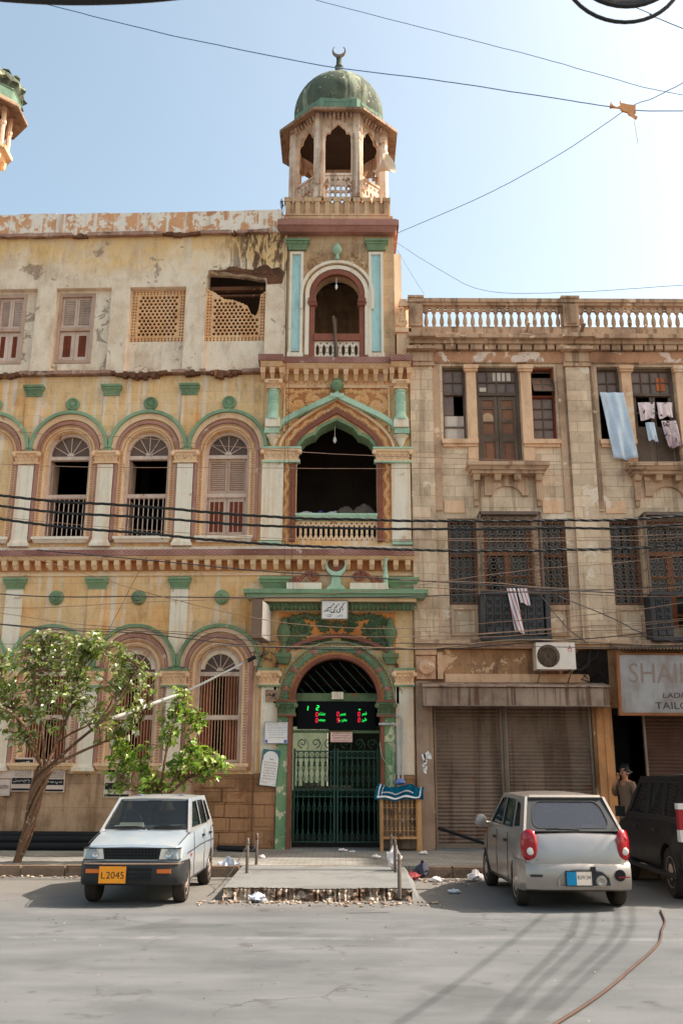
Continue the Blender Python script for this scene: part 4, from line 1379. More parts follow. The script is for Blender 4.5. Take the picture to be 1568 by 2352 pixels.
# --- iron gate, tympanum, transom
M['gate'] = weather('gate_iron', lin(26, 66, 54), lin(16, 42, 36), .6, rough=.45, spec=.4)
gate = empty('gate', FT(-.1, -.3, ZP), parent=mos)
for s, (a, b) in ((-1, (-1.06, -.105)), (1, (-.095, .86))):
    lf = MB(FT)
    d = -.3
    for q in (a + .03, b - .03): lf.box(q - .02, q + .02, d - .02, d + .02, .28, 2.28)
    for zz in (.3, 1.25, 1.4, 2.08, 2.22): lf.box(a + .05, b - .05, d - .012, d + .012, zz - .014, zz + .014)
    n = 7
    for k in range(n):
        u = a + .05 + (b - a - .1) * (k + .5) / n
        lf.tube([(u, d, .28), (u, d, 2.22)], .0125, 6)
        for zz in (.5, 1.08, 1.52, 1.95):
            lf.lathe([(.012, -.06), (.03, -.03), (.022, 0), (.03, .03), (.012, .06)], u, d, 6, zz)
        for zz in (.42, 1.0, 1.62, 1.86):
            for q in (-1, 1): lf.tube([(u, d, zz - .1), (u + q * .035, d, zz - .02), (u + q * .03, d, zz + .05), (u, d, zz + .1)], .008, 4)
        if k < n:
            lf.tube([(u + .05 * cos(2 * PI * t / 10), d, 2.15 + .05 * sin(2 * PI * t / 10)) for t in range(10)], .007, 4, True)
            lf.tube([(u + .05 * cos(2 * PI * t / 10), d, 1.325 + .05 * sin(2 * PI * t / 10)) for t in range(10)], .007, 4, True)
    for k in range(3):
        u = a + .2 + k * .3
        lf.tube([(q[0], d, q[1]) for q in spiral(u, 2.4, .11, 1.3, -PI / 2, 1 if k % 2 else -1)], .011, 5)
        lf.tube([(u + .11, d, 2.24), (u + .14, d, 2.36), (u + .05, d, 2.5)], .01, 4)
    lf.build('gate_leaf', M['gate'], gate)
mb = MB(FT)
d = -.3
mb.box(-1.08, .88, d - .06, d + .06, 3.32, 3.5)
mb.box(-1.08, .88, d - .03, d + .03, 2.62, 2.68)
mb.build('transom', M['dkgreen'], mos)
mb = MB(FT)
for k in range(-9, 12):
    u = -.1 + k * .24
    for s, dd in ((-1, -.29),):
        pts = [(u + t * .7 * s, 3.5 + t * .75) for t in (0, 1)]
        seg = []
        for q in range(25):
            t = q / 24
            x, zz = pts[0][0] + (pts[1][0] - pts[0][0]) * t, pts[0][1] + (pts[1][1] - pts[0][1]) * t
            if (x + .1) ** 2 + (zz - 3.33) ** 2 < .9 ** 2: seg.append((x, dd, zz))
        if len(seg) > 2: mb.tube([seg[0], seg[-1]], .011, 4)
mb.build('tympanum_lattice', M['gate'], mos)
mb = MB(FT)
for k in range(-9, 10):
    u = -.1 + k * .2
    for s, dd in ((1, -.26), (-1, -.3)):
        a0 = (u - s * .2, dd, 2.68); a1 = (u + s * .2, dd, 3.3)
        if abs(a0[0] + .1) < .95 and abs(a1[0] + .1) < .95: mb.tube([a0, a1], .007, 4)
mb.build('transom_lattice', M['gate'], mos)
# hallway seen through the gate: lit door, desk, inner arch
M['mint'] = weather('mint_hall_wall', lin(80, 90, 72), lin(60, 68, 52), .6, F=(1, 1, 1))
mb = MB(FT)
mb.v = [Vector(FT(*q)) for q in ((-1.6, -7.0, .2), (-.42, -9.0, .2), (-.52, -9.2, .2), (-1.75, -7.2, .2), (-1.6, -7.0, 3.3), (-.42, -9.0, 3.3), (-.52, -9.2, 3.3), (-1.75, -7.2, 3.3))]
mb.f = [[0, 1, 5, 4], [1, 2, 6, 5], [2, 3, 7, 6], [3, 0, 4, 7], [4, 5, 6, 7]]
mb.build('hall_wall', M['mint'], mos)
mb = MB(FT)
mb.box(-1.25, .3, -5.55, -4.95, 1.3, 1.42); mb.box(-1.0, -.6, -5.45, -5.05, 1.42, 1.5)
mb.build('hall_counter', M['white'], mos)
M['halldark'] = weather('dark_hall_wood_and_panel', lin(26, 40, 34), lin(16, 24, 20), .5)
mb = MB(FT); mb.box(-1.79, 1.34, -5.5, -5.0, .2, 1.3); mb.box(-.4, 1.9, -9.6, -9.5, .2, 5); mb.box(-1.79, 1.34, -6.4, -6.2, 3.05, 5.6)  # the high panel is added, dark to cover bright sky above the hall wall
mb.build('hall_wood_and_panel', M['halldark'], mos)

# --- lantern, eave, dome
CX, CD, Z8 = -.12, -1.28, 22.5
def oct_ring(mb, r0, r1, z0, z1, z2=None, z3=None):
    """octagonal slab; r at bottom / top"""
    mb.lathe([(r0, z0), (r1, z1)], CX, CD, 8, 0, .5)
mb = MB(FT)
mb.box(CX - 1.36, CX + 1.32, -2.6, .06, 15.69, 15.74)
n = 11
for k in range(n):
    u = CX - 1.3 + 2.56 * k / (n - 1)
    mb.box(u - .06, u + .06, -.1, .06, 15.74, 16.1); mb.box(u - .1, u + .1, -.12, .07, 16.1, 16.22)
mb.box(CX - 1.34, CX + 1.3, -.3, .0, 15.74, 16.1); mb.box(CX - 1.34, CX + 1.3, -2.5, -.3, 15.74, 16.24); mb.box(CX + 1.2, CX + 1.36, -2.5, 0, 15.74, 16.22)
mb.build('crenel_course', M['towerstone'], mos)
RC = 1.3
V8 = [(CX + RC * cos(R(22.5 + 45 * k)), CD + RC * sin(R(22.5 + 45 * k))) for k in range(8)]
lan = MB(FT)
for k, (u, d) in enumerate(V8):
    a = R(22.5 + 45 * k)
    lan.lathe([(.18, 0), (.18, .12), (.165, .16), (.16, 1.75), (.17, 1.8), (.17, 1.95), (.15, 2.0), (.16, 2.6)], u, d, 6, 16.24, k * .75 / 6)
lan.build('lantern_pier', M['lantern'], mos)
lan = MB(FT)
for k in range(8):         # cusped arch heads and eave frieze between the piers
    (u0, d0), (u1, d1) = V8[k], V8[(k + 1) % 8]
    e = Vector((u1 - u0, d1 - d0)); L = e.length; e.normalize(); nrm = Vector((e.y, -e.x))
    if nrm.dot(Vector(((u0 + u1) / 2 - CX, (d0 + d1) / 2 - CD))) < 0: nrm = -nrm
    def TB(s, q, z, u0=u0, d0=d0, e=e, nrm=nrm): return FT(u0 + e.x * s + nrm.x * q, d0 + e.y * s + nrm.y * q, z)
    sub = MB(TB)
    m = L / 2; h = L / 2 - .13
    head = [(m + h, 18.0), (m + h, 18.15), (m + h * .82, 18.3), (m + h * .58, 18.3), (m + h * .5, 18.42), (m + h * .25, 18.5), (m, 18.6),
            (m - h * .25, 18.5), (m - h * .5, 18.42), (m - h * .58, 18.3), (m - h * .82, 18.3), (m - h, 18.15), (m - h, 18.0)]
    sub.prism([(0.05, 18.0), (.05, 18.95), (L - .05, 18.95), (L - .05, 18.0)] + head, -.06, .03)
    for j in range(7):
        s = .1 + (L - .2) * (j + .5) / 7
        sub.box(s - .03, s + .03, .03, .08, 18.72, 18.92, 0, .1)
    for j in (-1, 1):
        for q in range(6): sub.leaf(m + j * h * .75, 18.5, q * PI / 3, .1, .06, .03, .03)
    lan.v += sub.v; lan.f += [[i + len(lan.v) - len(sub.v) for i in f] for f in sub.f]
lan.build('lantern_arch', M['lantern'], mos)
lan = MB(FT)
for k in range(8):         # pierced balustrade
    (u0, d0), (u1, d1) = V8[k], V8[(k + 1) % 8]
    e = Vector((u1 - u0, d1 - d0)); L = e.length; e.normalize()
    def TB(s, q, z, u0=u0, d0=d0, e=e): return FT(u0 + e.x * s - e.y * q, d0 + e.y * s + e.x * q, z)
    sub = MB(TB)
    holes = []
    n = 5
    wd = (L - .28) / n
    for j in range(n):
        s = .14 + wd * (j + .5)
        for z0, z1 in ((16.32, 16.48), (16.52, 16.68)): holes.append([(s - wd * .3, z0), (s + wd * .3, z0), (s + wd * .3, z1 - .04), (s, z1), (s - wd * .3, z1 - .04)])
        holes.append([(s - wd * .34, 16.8), (s + wd * .34, 16.8), (s, 16.88)])
    sub.prism(rect(.1, L - .1, 16.24, 16.95), -.035, .035, holes)
    sub.box(.1, L - .1, -.06, .06, 16.951, 17.02)
    lan.v += sub.v; lan.f += [[i + len(lan.v) - len(sub.v) for i in f] for f in sub.f]
lan.build('lantern_balustrade', M['lantern'], mos)
mb = MB(FT)
mb.lathe([(1.2, 18.86), (1.3, 18.9), (1.72, 18.72), (1.75, 18.72), (1.75, 18.8), (1.4, 19.02), (1.1, 19.06)], CX, CD, 8, 0, .5)
mb.build('eave', M['eave'], mos)
mb = MB(FT)
mb.lathe([(1.3, 19.0), (1.31, 19.4), (1.26, 19.45), (1.26, 19.38)], CX, CD, 8, 0, .5)
for k in range(8):
    a = R(45 * k)
    e = (-sin(a), cos(a)); ap = 1.3 * cos(R(22.5))
    pts = []
    for q in (-.34, .34): pts.append((CX + ap * cos(a) + e[0] * q, CD + ap * sin(a) + e[1] * q))
    for z0, z1 in ((19.1, 19.14), (19.3, 19.34)):
        mb.tube([(pts[0][0], pts[0][1], z0), (pts[1][0], pts[1][1], z0)], .022, 4); 
    for p in pts: mb.tube([(p[0], p[1], 19.1), (p[0], p[1], 19.37)], .022, 4)
mb.build('drum', M['drum'], mos)
mb = MB(FT)
prof = []
for k in range(23):
    a = R(-36 + 126 * k / 22)
    prof.append((max(1.265 * cos(a), .02), 19.72 + 1.21 * sin(a) + (.06 * max(0, sin(a)) ** 6)))
mb.lathe(prof, CX, CD, 48)
mb.build('dome', M['copper'], mos, 60)
mb = MB(FT)
mb.lathe([(.3, 0), (.28, .05), (.16, .08), (.15, .2), (.17, .24), (.13, .28), (.11, .48), (.13, .52), (.085, .56), (.07, .8), (.085, .83), (.03, .88), (.01, .9)], CX, CD, 14, 20.93)
mb.build('finial', M['copper'], mos, 50)
mb = MB(FT)
cz, ro = 22.0, .2
A = [(CX + ro * cos(R(a)), cz + ro * sin(R(a))) for a in range(-222, 43, 8)]
B = [(CX + .165 * cos(R(a)), cz + .05 + .16 * sin(R(a))) for a in range(-222, 43, 8)]
mb.band(A, B, CD - .025, CD + .025)
mb.build('crescent', M['greymetal'], mos, 40)
mb = MB(FT)
mb.lathe([(1.25, 18.84), (1.2, 18.9)], CX, CD, 8, 0, .5)
mb.build('lantern_ceiling', M['dark'], mos)
# loudspeaker hanging on the lantern rail
ls = empty('loudspeaker', FT(1.0, -.35, 17.05), 'beige horn loudspeaker pointing off the tower gallery below the dome', 'loudspeaker')
mb = MB()
q = [(.05, 0), (.06, .1), (.08, .2), (.13, .32), (.2, .42), (.27, .48), (.285, .49), (.275, .5), (.19, .42), (.1, .3), (.02, .22)]
dirv = Vector((.72, -.62, .12)).normalized(); up = dirv.orthogonal().normalized(); sd = dirv.cross(up)
base = Vector(FT(.86, -.28, 17.22))
def TH_(u, d, z): return tuple(base + up * u + sd * d + dirv * z)
mb = MB(TH_); mb.lathe(q, 0, 0, 20)
mb.build('horn', weather('beige_horn', lin(206, 192, 176), lin(176, 158, 140), .5, rough=.5, F=(1, 1, 1)), ls, 40)
mb = MB(TH_); mb.lathe([(.07, -.2), (.075, -.18), (.075, -.02), (.05, 0)], 0, 0, 12)
mb.build('driver_unit', M['greymetal'], ls, 40)
mb = MB(FT); mb.tube([(.86, -.28, 17.2), (.86, -.28, 17.02)], .02, 6); mb.box(.78, .94, -.36, -.2, 17.0, 17.03)
mb.build('bracket', M['greymetal'], ls)
# ---------------------------------------------------------------- the stone apartment building with shops
apt = empty('apartment_building', (6, YF, ZP), 'brown stone apartment building with balustraded roof above shuttered shops', 'building')
XA, XB = 1.66, 14.4
BX = [3.82, 7.64, 11.46]          # bay axes
holes = []
for c in BX:
    holes += [rect(c - 1.35, c - .78, 9.56, 11.48), rect(c - .52, c + .55, 8.87, 11.48), rect(c + .83, c + 1.42, 9.56, 11.48)]
    holes += [rect(c - 1.32, c - .63, 5.5, 7.56), rect(c - .5, c + .66, 5.0, 7.56), rect(c + .8, c + 1.46, 5.5, 7.56)]
mb = MB(FT)
mb.prism(rect(XA, XB, 4.55, 12.0), -.45, 0, holes)
mb.build('front_wall', M['stone'], apt)
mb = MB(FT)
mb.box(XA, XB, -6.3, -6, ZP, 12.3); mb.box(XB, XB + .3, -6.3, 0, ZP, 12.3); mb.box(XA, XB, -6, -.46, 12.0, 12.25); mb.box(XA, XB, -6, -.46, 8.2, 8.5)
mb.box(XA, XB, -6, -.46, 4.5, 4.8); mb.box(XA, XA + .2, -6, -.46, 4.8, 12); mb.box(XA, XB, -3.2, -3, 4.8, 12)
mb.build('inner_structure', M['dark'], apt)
# further along the street, outside the picture
nb = MB(FT); nb.box(24.5, 46, -6.3, 0, ZP, 25.4); nb.box(24.5, 46, .002, .2, 24.6, 25.0)
tag(nb.build('neighbour_building', M['stone']), 'tall stone building farther down the street', 'building')
nb = MB(FT); nb.box(XB + .35, 24.3, -6.3, 0, ZP, 13.2)
for k in range(3):
    for z0 in (1, 5, 9): nb.box(XB + 1.2 + k * 3.2, XB + 2.6 + k * 3.2, .002, .06, z0, z0 + 2.2)
tag(nb.build('neighbour_building', M['stone']), 'plain low stone building next to the apartment building', 'building')

# pilasters
mb = MB(FT)
for a, b in ((1.67, 2.22), (5.5, 6.08), (9.32, 9.9), (13.14, 13.72)):
    mb.box(a, b, .003, .1, 4.68, 11.42)
mb.build('pilaster', M['stone'], apt)
mb = MB(FT)
for a, b in ((1.67, 2.22), (5.5, 6.08), (9.32, 9.9), (13.14, 13.72)):
    mb.box(a - .05, b + .05, .003, .16, 11.43, 11.5); mb.box(a - .03, b + .03, .003, .12, 11.505, 11.82); mb.box(a + .0, b + .0, .12, .15, 11.55, 11.78)
    mb.box(a - .08, b + .08, .003, .3, 11.82, 11.9)
mb.build('pilaster_cap', M['stonetrim'], apt)
mb = MB(FT)
for c in BX:
    for a, b in ((c - 1.62, c - 1.42), (c + 1.48, c + 1.63)): mb.box(a, b, .003, .045, 7.75, 11.5)
mb.build('strip', M['stonetrim'], apt)
# frieze, cornice, roof parapet
mb = MB(FT)
mb.box(XA, XB, .003, .05, 11.55, 11.86); mb.box(XA, XB, .003, .22, 12.0, 12.1); mb.box(XA, XB, .003, .34, 12.1, 12.2); mb.box(XA, XB, .003, .26, 12.2, 12.26)
for a, b in ((1.62, 2.3), (5.4, 6.2), (9.22, 10.0)): mb.box(a, b, .34, .42, 12.1, 12.203)
mb.build('cornice', M['stonetrim'], apt)
mb = MB(FT)
u = XA + .1
while u < XB - .2:
    w = rnd(.16, .3)
    mb.box(u, u + w, .003, .15 + rnd(0, .03), 11.87, 11.995); u += w + .05
mb.build('dentil_course', M['stonetrim'], apt)
g = weather('frieze_stone', lin(176, 136, 108), lin(112, 82, 64), .8, patch=lin(212, 200, 190), patch_amt=.36, patch_scale=1.7)
mb = MB(FT); mb.box(XA, XB, .05, .062, 11.57, 11.84); mb.build('frieze', g, apt)
mb = MB(FT)
mb.box(XA, XB, -.25, .12, 12.26, 12.45); mb.box(XA, XB, -.2, .08, 12.45, 12.52)
mb.box(XA - .02, XB, -.22, .1, 13.2, 13.3); mb.box(XA, XB, -.18, .06, 13.13, 13.2)
mb.build('parapet_rail', M['stonetrim'], apt)
mb = MB(FT)
for a, b in ((1.68, 2.02), (5.53, 5.93), (9.35, 9.75), (13.17, 13.57)):
    mb.box(a, b, -.2, .12, 12.524, 13.127); mb.box(a + .08, b - .08, .12, .135, 12.6, 13.05); mb.box(a - .03, b + .03, -.24, .14, 13.303, 13.36)
mb.build('parapet_pier', M['stonetrim'], apt)
baluster = []
for a, b, n in ((2.02, 5.53, 18), (5.93, 9.35, 17), (9.75, 13.17, 17)):
    mb = MB(FT)
    for k in range(n):
        u = a + (b - a) * (k + .5) / n
        mb.box(u - .05, u + .05, -.11, -.01, 12.521, 12.56)
        mb.lathe([(.03, 12.56), (.035, 12.6), (.058, 12.68), (.055, 12.76), (.03, 12.88), (.028, 12.92), (.05, 12.94), (.03, 12.97)], u, -.06, 9)
    mb.build('baluster_row', M['stonetrim'], apt)
    mb = MB(FT)
    hs = []
    for k in range(n + 1):
        u = a + (b - a) * k / n
        if a + .06 < u < b - .06:
            hs.append([(u + .035 * cos(q * PI / 3), 13.06 + .035 * sin(q * PI / 3)) for q in range(6)])
    out = [(a, 13.129), (a, 12.99)]
    for k in range(n):
        u = a + (b - a) * (k + .5) / n; w = (b - a) / n
        out += [(u - .05, 12.97), (u + .05, 12.97)]
        if k < n - 1: out += [(u + w / 2 - .04, 13.01), (u + w / 2 + .04, 13.01)]
    out += [(b, 12.99), (b, 13.129)]
    mb.prism(out, -.1, -.02, hs)
    mb.build('balustrade_arcade', M['stonetrim'], apt)
mb = MB(FT)
mb.tube([(5.93, .1, 12.3), (5.99, .32, 12.5)], .045, 8); mb.build('drain_spout', M['dkwood'], apt)
mb = MB(FT)
mb.tube([(4.55, .0, 12.2), (4.62, .35, 12.5)], .03, 7); mb.tube([(7.42, .05, 12.25), (7.5, .33, 12.45)], .025, 7)
mb.build('drain_spout', M['stonetrim'], apt)

def lights(parent, u0, u1, z0, z1, nx, nz, d, t=.025):
    """glazing bars"""
    mb = MB(FT)
    for k in range(1, nx): mb.box(u0 + (u1 - u0) * k / nx - t / 2, u0 + (u1 - u0) * k / nx + t / 2, d, d + .02, z0, z1)
    for k in range(1, nz): mb.box(u0, u1, d, d + .022, z0 + (z1 - z0) * k / nz - t / 2, z0 + (z1 - z0) * k / nz + t / 2)
    return mb.build('glazing_bars', M['dkwood'], parent)
def pane(parent, u0, u1, z0, z1, d, mat=None, name='pane'):
    mb = MB(FT); mb.box(u0, u1, d - .008, d, z0, z1)
    return mb.build(name, mat or M['dustglass'], parent)
M['dustglass'] = weather('dusty_glass', lin(120, 100, 88), lin(76, 64, 58), .7, rough=.25, spec=.5, bump=.03)
M['whiteboard'] = weather('whitened_pane', lin(206, 202, 196), lin(170, 160, 150), .6, lin(110, 80, 66), .3, bump=.1)
M['orangepane'] = weather('orange_pane', lin(190, 110, 66), lin(140, 80, 50), .5)
M['bluetrim'] = plain('blue_lath', lin(90, 104, 116), .7)
def frame(u0, u1, z0, z1, d, w=.06, name='window', rails=(), mat=None, label=None):
    mb = MB(FT)
    for q in (u0, u1 - w): mb.box(q, q + w, d - .05, d + .05, z0, z1)
    mb.box(u0 + w, u1 - w, d - .05, d + .05, z1 - w, z1); mb.box(u0 + w, u1 - w, d - .05, d + .05, z0, z0 + w)
    for r in rails: mb.box(u0 + w, u1 - w, d - .05, d + .06, r - w / 2, r + w / 2)
    return mb.build(name, mat or M['dkwood'], apt, label=label)
def top_bay(c, i):
    D = -.17
    # left light
    a, b = c - 1.35, c - .78
    f = frame(a, b, 9.56, 11.48, D, .05, rails=(10.78,), label='narrow window with whitened lower panes' if i == 0 else None)
    lights(f, a + .05, b - .05, 10.8, 11.4, 2, 2, D)
    pane(f, a + .05, b - .05, 10.81, 11.43, D - .02)
    if i == 0:
        pane(f, a + .05, b - .05, 9.61, 10.22, D - .01, M['whiteboard'], 'whitened_pane')
        pane(f, a + .05, (a + b) / 2, 10.24, 10.75, D - .02)
        lights(f, a + .05, b - .05, 9.6, 10.24, 1, 2, D, .04)
    # door with fanlight row
    a, b = c - .52, c + .55
    f = frame(a, b, 8.87, 11.48, D, .07, 'balcony_door', (10.78,), label='tall panelled double door opening on a ledge')
    lights(f, a + .07, b - .07, 10.82, 11.41, 4, 2, D)
    pane(f, a + .07, b - .07, 10.82, 11.41, D - .02)
    if i == 0:
        for (p, q, r, s) in ((1.6, 2.55, 1.05, 1.95), (2.6, 3.6, 1.05, 1.95), (.15, .95, .1, .6)):
            w, h = (b - a - .14) / 4, .295
            pane(f, a + .07 + w * p, a + .07 + w * q - .02, 10.82 + h * r + .02, 10.82 + h * s - .02, D + .004, M['whiteboard'], 'whitened_pane')
    if i == 1:
        w = (b - a - .14) / 4
        pane(f, a + .07 + w * 2.6, a + .07 + w * 3.5, 10.9, 11.25, D + .004, M['orangepane'], 'coloured_pane')
    m = (a + b) / 2
    for p, q, ld in ((a + .075, m - .006, 0), (m + .006, b - .075, .0)):
        mb = MB(FT)
        if i == 0:
            mb.box(p, p + .09, D - .03, D + .02, 8.95, 10.73); mb.box(q - .09, q, D - .03, D + .02, 8.95, 10.73)
            for z0, z1 in ((8.95, 9.05), (9.55, 9.75), (10.05, 10.12), (10.4, 10.46), (10.64, 10.73)): mb.box(p + .09, q - .09, D - .03, D + .016, z0, z1)
            lf = mb.build('door_leaf', M['dkwood'], f)
            mb = MB(FT); mb.box(p + .09, q - .09, D - .025, D - .012, 8.95, 10.73)
            mb.box(p + .15, q - .15, D - .012, D + .004, 9.1, 9.5)
            mb.build('door_panel', M['doorpanel'], f)
        else:
            mb.box(p, p + .06, D - .03, D + .02, 9.95, 10.73); mb.box(q - .06, q, D - .03, D + .02, 9.95, 10.73)
            mb.box(p + .06, q - .06, D - .03, D + .016, 10.3, 10.34)
            mb.box(p, q, D - .03, D + .016, 8.95, 9.95)
            mb.build('door_leaf', M['dkwood'], f)
    if i == 0:
        mb = MB(FT); z = 10.16
        A = arc(a + .28, z, .14, 0, 180, 10); mb.prism([(a + .14, z - .08), (a + .42, z - .08)] + A, D + .0, D + .018)
        mb.build('arched_patch', M['stonetrim'], f)
    # right light
    a, b = c + .83, c + 1.42
    f = frame(a, b, 9.56, 11.48, D, .05, rails=(10.72,), mat=M['redwood'] if i == 0 else None, label='narrow small-paned window with its top light ajar' if i == 0 else None)
    lights(f, a + .06, b - .06, 9.62, 10.68, 2, 4, D)
    pane(f, a + .06, b - .06, 9.62, 10.68, D - .02)
    mb = MB(FT)
    mb.face((a + .06, D, 11.22), (b - .06, D, 11.22), (b - .06, D + .24, 10.8), (a + .06, D + .24, 10.8))
    mb.face((a + .06, D - .02, 11.22), (b - .06, D - .02, 11.22), (b - .06, D + .22, 10.8), (a + .06, D + .22, 10.8))
    sh = mb.build('top_light', M['dustglass'], f)
    mb = MB(FT)
    for t in (0, .5, 1):
        mb.tube([(a + .06 + (b - a - .12) * t, D + .005, 11.22), (a + .06 + (b - a - .12) * t, D + .245, 10.8)], .017, 4)
        mb.tube([(a + .06, D + .005 + .24 * t, 11.22 - .42 * t), (b - .06, D + .005 + .24 * t, 11.22 - .42 * t)], .017, 4)
    mb.build('light_frame', M['dkwood'], f)
    # stone mullions, sills, ledge with consoles
    mb = MB(FT)
    for a, b in ((c - .77, c - .53), (c + .56, c + .82)):
        mb.box(a, b, .003, .08, 9.5, 11.3); mb.box(a - .04, b + .04, .003, .13, 11.3, 11.36); mb.box(a - .06, b + .06, .003, .16, 11.36, 11.46)
        mb.box(a, b, .003, .05, 8.9, 9.34)
    mb.build('mullion', M['stonepale'], apt)
    mb = MB(FT)
    for a, b in ((c - 1.4, c - .525), (c + .555, c + 1.46)):
        mb.box(a, b, .003, .12, 9.42, 9.53); mb.box(a + .03, b - .03, .003, .07, 9.35, 9.42)
    mb.build('sill', M['stonepale'], apt)
    mb = MB(FT)
    mb.box(c - .85, c + 1.08, .003, .45, 8.76, 8.85); mb.box(c - .78, c + 1.02, .003, .36, 8.68, 8.76, .04, .05); mb.box(c - .74, c + .98, .003, .3, 8.6, 8.68)
    for u in (c - .62, c - .12, c + .35, c + .86):
        mb.box(u - .07, u + .07, .003, .22, 8.46, 8.6, .01, .05)
    for u in (c - .62, c + .86):
        mb.box(u - .06, u + .06, .003, .12, 8.0, 8.46); mb.box(u - .05, u + .05, .003, .07, 7.86, 8.0)
    mb.build('balcony_ledge', M['stonetrim'], apt)
    mb = MB(FT)
    mb.prism([(c - .42, 8.6), (c - .42, 8.12), (c - .24, 8.12), (c - .24, 8.18)] + [(c + .11 - .35 * cos(R(20 + 140 * k / 8)), 8.1 + .26 * sin(R(20 + 140 * k / 8))) for k in range(9)] + [(c + .46, 8.18), (c + .46, 8.12), (c + .62, 8.12), (c + .62, 8.6)], .003, .07)
    mb.build('apron_panel', M['stonetrim'], apt)
    mb = MB(FT)
    for a, b in ((c - 1.38, c - .9), (c + .95, c + 1.42)): mb.box(a, b, .003, .025, 7.7, 8.0)
    mb.build('lintel_patch', M['stonepale'], apt)
M['stonepale'] = weather('pale_stone', lin(212, 184, 156, 1.08), lin(176, 140, 112), .7, lin(160, 120, 92), .3, patch=lin(224, 210, 196), patch_amt=.2, patch_scale=2)
M['doorpanel'] = weather('door_panel', lin(128, 96, 78), lin(88, 64, 52), .7)
for i, c in enumerate(BX): top_bay(c, i)

def iron_pattern(mb, u0, u1, z0, z1, d, st=.17, r=.0095):
    nx = max(2, round((u1 - u0) / st)); nz = max(2, round((z1 - z0) / st))
    sx, sz = (u1 - u0) / nx, (z1 - z0) / nz
    for i in range(nx):
        for j in range(nz):
            cu, cz = u0 + sx * (i + .5), z0 + sz * (j + .5)
            mb.tube([(cu + sx * .33 * cos(q * PI / 4), d, cz + sz * .33 * sin(q * PI / 4)) for q in range(8)], r, 3, True)
            for s in (1, -1):
                mb.tube([(cu - sx * .5, d, cz - s * sz * .5), (cu - sx * .23, d, cz - s * sz * .23)], r, 3)
                mb.tube([(cu + sx * .23, d, cz + s * sz * .23), (cu + sx * .5, d, cz + s * sz * .5)], r, 3)
    for i in range(nx + 1): mb.tube([(u0 + sx * i, d, z0), (u0 + sx * i, d, z1)], r * .8, 3)
def low_bay(c, i):
    D = -.2
    for a, b in ((c - 1.32, c - .63), (c + .8, c + 1.46)):
        f = frame(a, b, 5.5, 7.56, D, .07, rails=(6.7,), mat=M['brownwood'])
        lights(f, a + .07, b - .07, 5.57, 6.66, 2, 4, D, .04); lights(f, a + .07, b - .07, 6.74, 7.5, 2, 1, D, .03)
        pane(f, a + .07, b - .07, 5.57, 7.49, D - .03, M['dkpane'])
        mb = MB(FT); iron_pattern(mb, a + .02, b - .02, 5.52, 7.54, -.06)
        mb.build('window_grille', M['grille'], f)
    a, b = c - .5, c + .66
    f = frame(a, b, 4.8, 7.56, D, .1, 'balcony_door', (6.75,), M['brownwood'])
    m = (a + b) / 2
    mb = MB(FT)
    for q in (m - .07, ): mb.box(q, q + .14, D - .04, D + .05, 4.9, 6.7)
    for zz in (5.3, 5.75, 6.2): mb.box(a + .1, b - .1, D - .03, D + .03, zz - .03, zz + .03)
    mb.build('door_leaf', M['brownwood'], f)
    pane(f, a + .1, b - .1, 4.9, 7.46, D - .04, M['dkpane'])
    lights(f, a + .1, b - .1, 6.8, 7.45, 4, 2, D, .03)
    # projecting iron cage over the door
    mb = MB(FT)
    u0, u1, d1 = c - .62, c + .78, .42
    for u in (u0, u1):
        mb.box(u - .025, u + .025, d1 - .025, d1 + .025, 5.72, 7.6)
    mb.box(u0, u1, d1 - .025, d1 + .025, 7.55, 7.6); mb.box(u0, u1, d1 - .02, d1 + .02, 7.25, 7.28); mb.box(u0, u1, .0, d1, 7.6, 7.63)
    iron_pattern(mb, u0 + .03, u1 - .03, 5.74, 7.53, d1)
    for u in (u0, u1):
        for k in range(5): mb.tube([(u, .0, 5.9 + k * .4), (u, d1, 5.9 + k * .4)], .009, 4)
    cage = mb.build('iron_cage', M['grille'], apt)
    # carved dark balcony front
    mb = MB(FT)
    d2 = .52
    mb.box(u0 - .06, u1 + .1, .003, d2 + .02, 4.62, 4.7); mb.box(u0 - .04, u1 + .06, d2 - .06, d2 + .03, 5.64, 5.72)
    for u in (u0 - .02, u1 + .04): mb.box(u - .05, u + .05, d2 - .07, d2 + .02, 4.7, 5.64)
    for u in (u0 - .02, u1 + .04): mb.box(u - .03, u + .03, .003, d2 - .08, 4.7, 5.68)
    bal = mb.build('balcony', M['dkstone'], apt)
    n = 7
    for k in range(n):
        if i > 0 and k in (2, 3): continue
        w = (u1 - u0 - .1) / n
        a0 = u0 + .05 + w * k
        mb = MB(FT)
        mb.box(a0 + .008, a0 + w - .008, d2 - .05, d2 - .02, 4.72, 5.63)
        for j in range(4):
            zz = 4.98 + j * .17
            for q in range(4): mb.leaf(a0 + w / 2, zz, PI / 4 + q * PI / 2, .085, .05, d2 - .02, .03)
        mb.box(a0 + .02, a0 + w - .02, d2 - .02, d2 + .01, 4.74, 4.86)
        mb.build('balcony_panel', M['dkstone'], bal)
    mb = MB(FT)
    for a, b in ((c - 1.3, c - .68), (c + .85, c + 1.44)):
        mb.box(a, b, .003, .06, 5.38, 5.48); 
        for q in (a, b - .08): mb.box(q, q + .08, .003, .05, 4.78, 5.376)
        mb.box(a + .08, b - .08, .003, .03, 4.78, 4.86)
    mb.build('apron_frame', M['stonetrim'], apt)
    mb = MB(FT)
    for a, b in ((c - .63, c - .5), (c + .66, c + .79)): mb.box(a, b, .003, .07, 5.5, 7.56)
    mb.build('mullion', M['stonetrim'], apt)
M['brownwood'] = weather('brown_window_wood', lin(140, 92, 62), lin(96, 62, 42), .7)
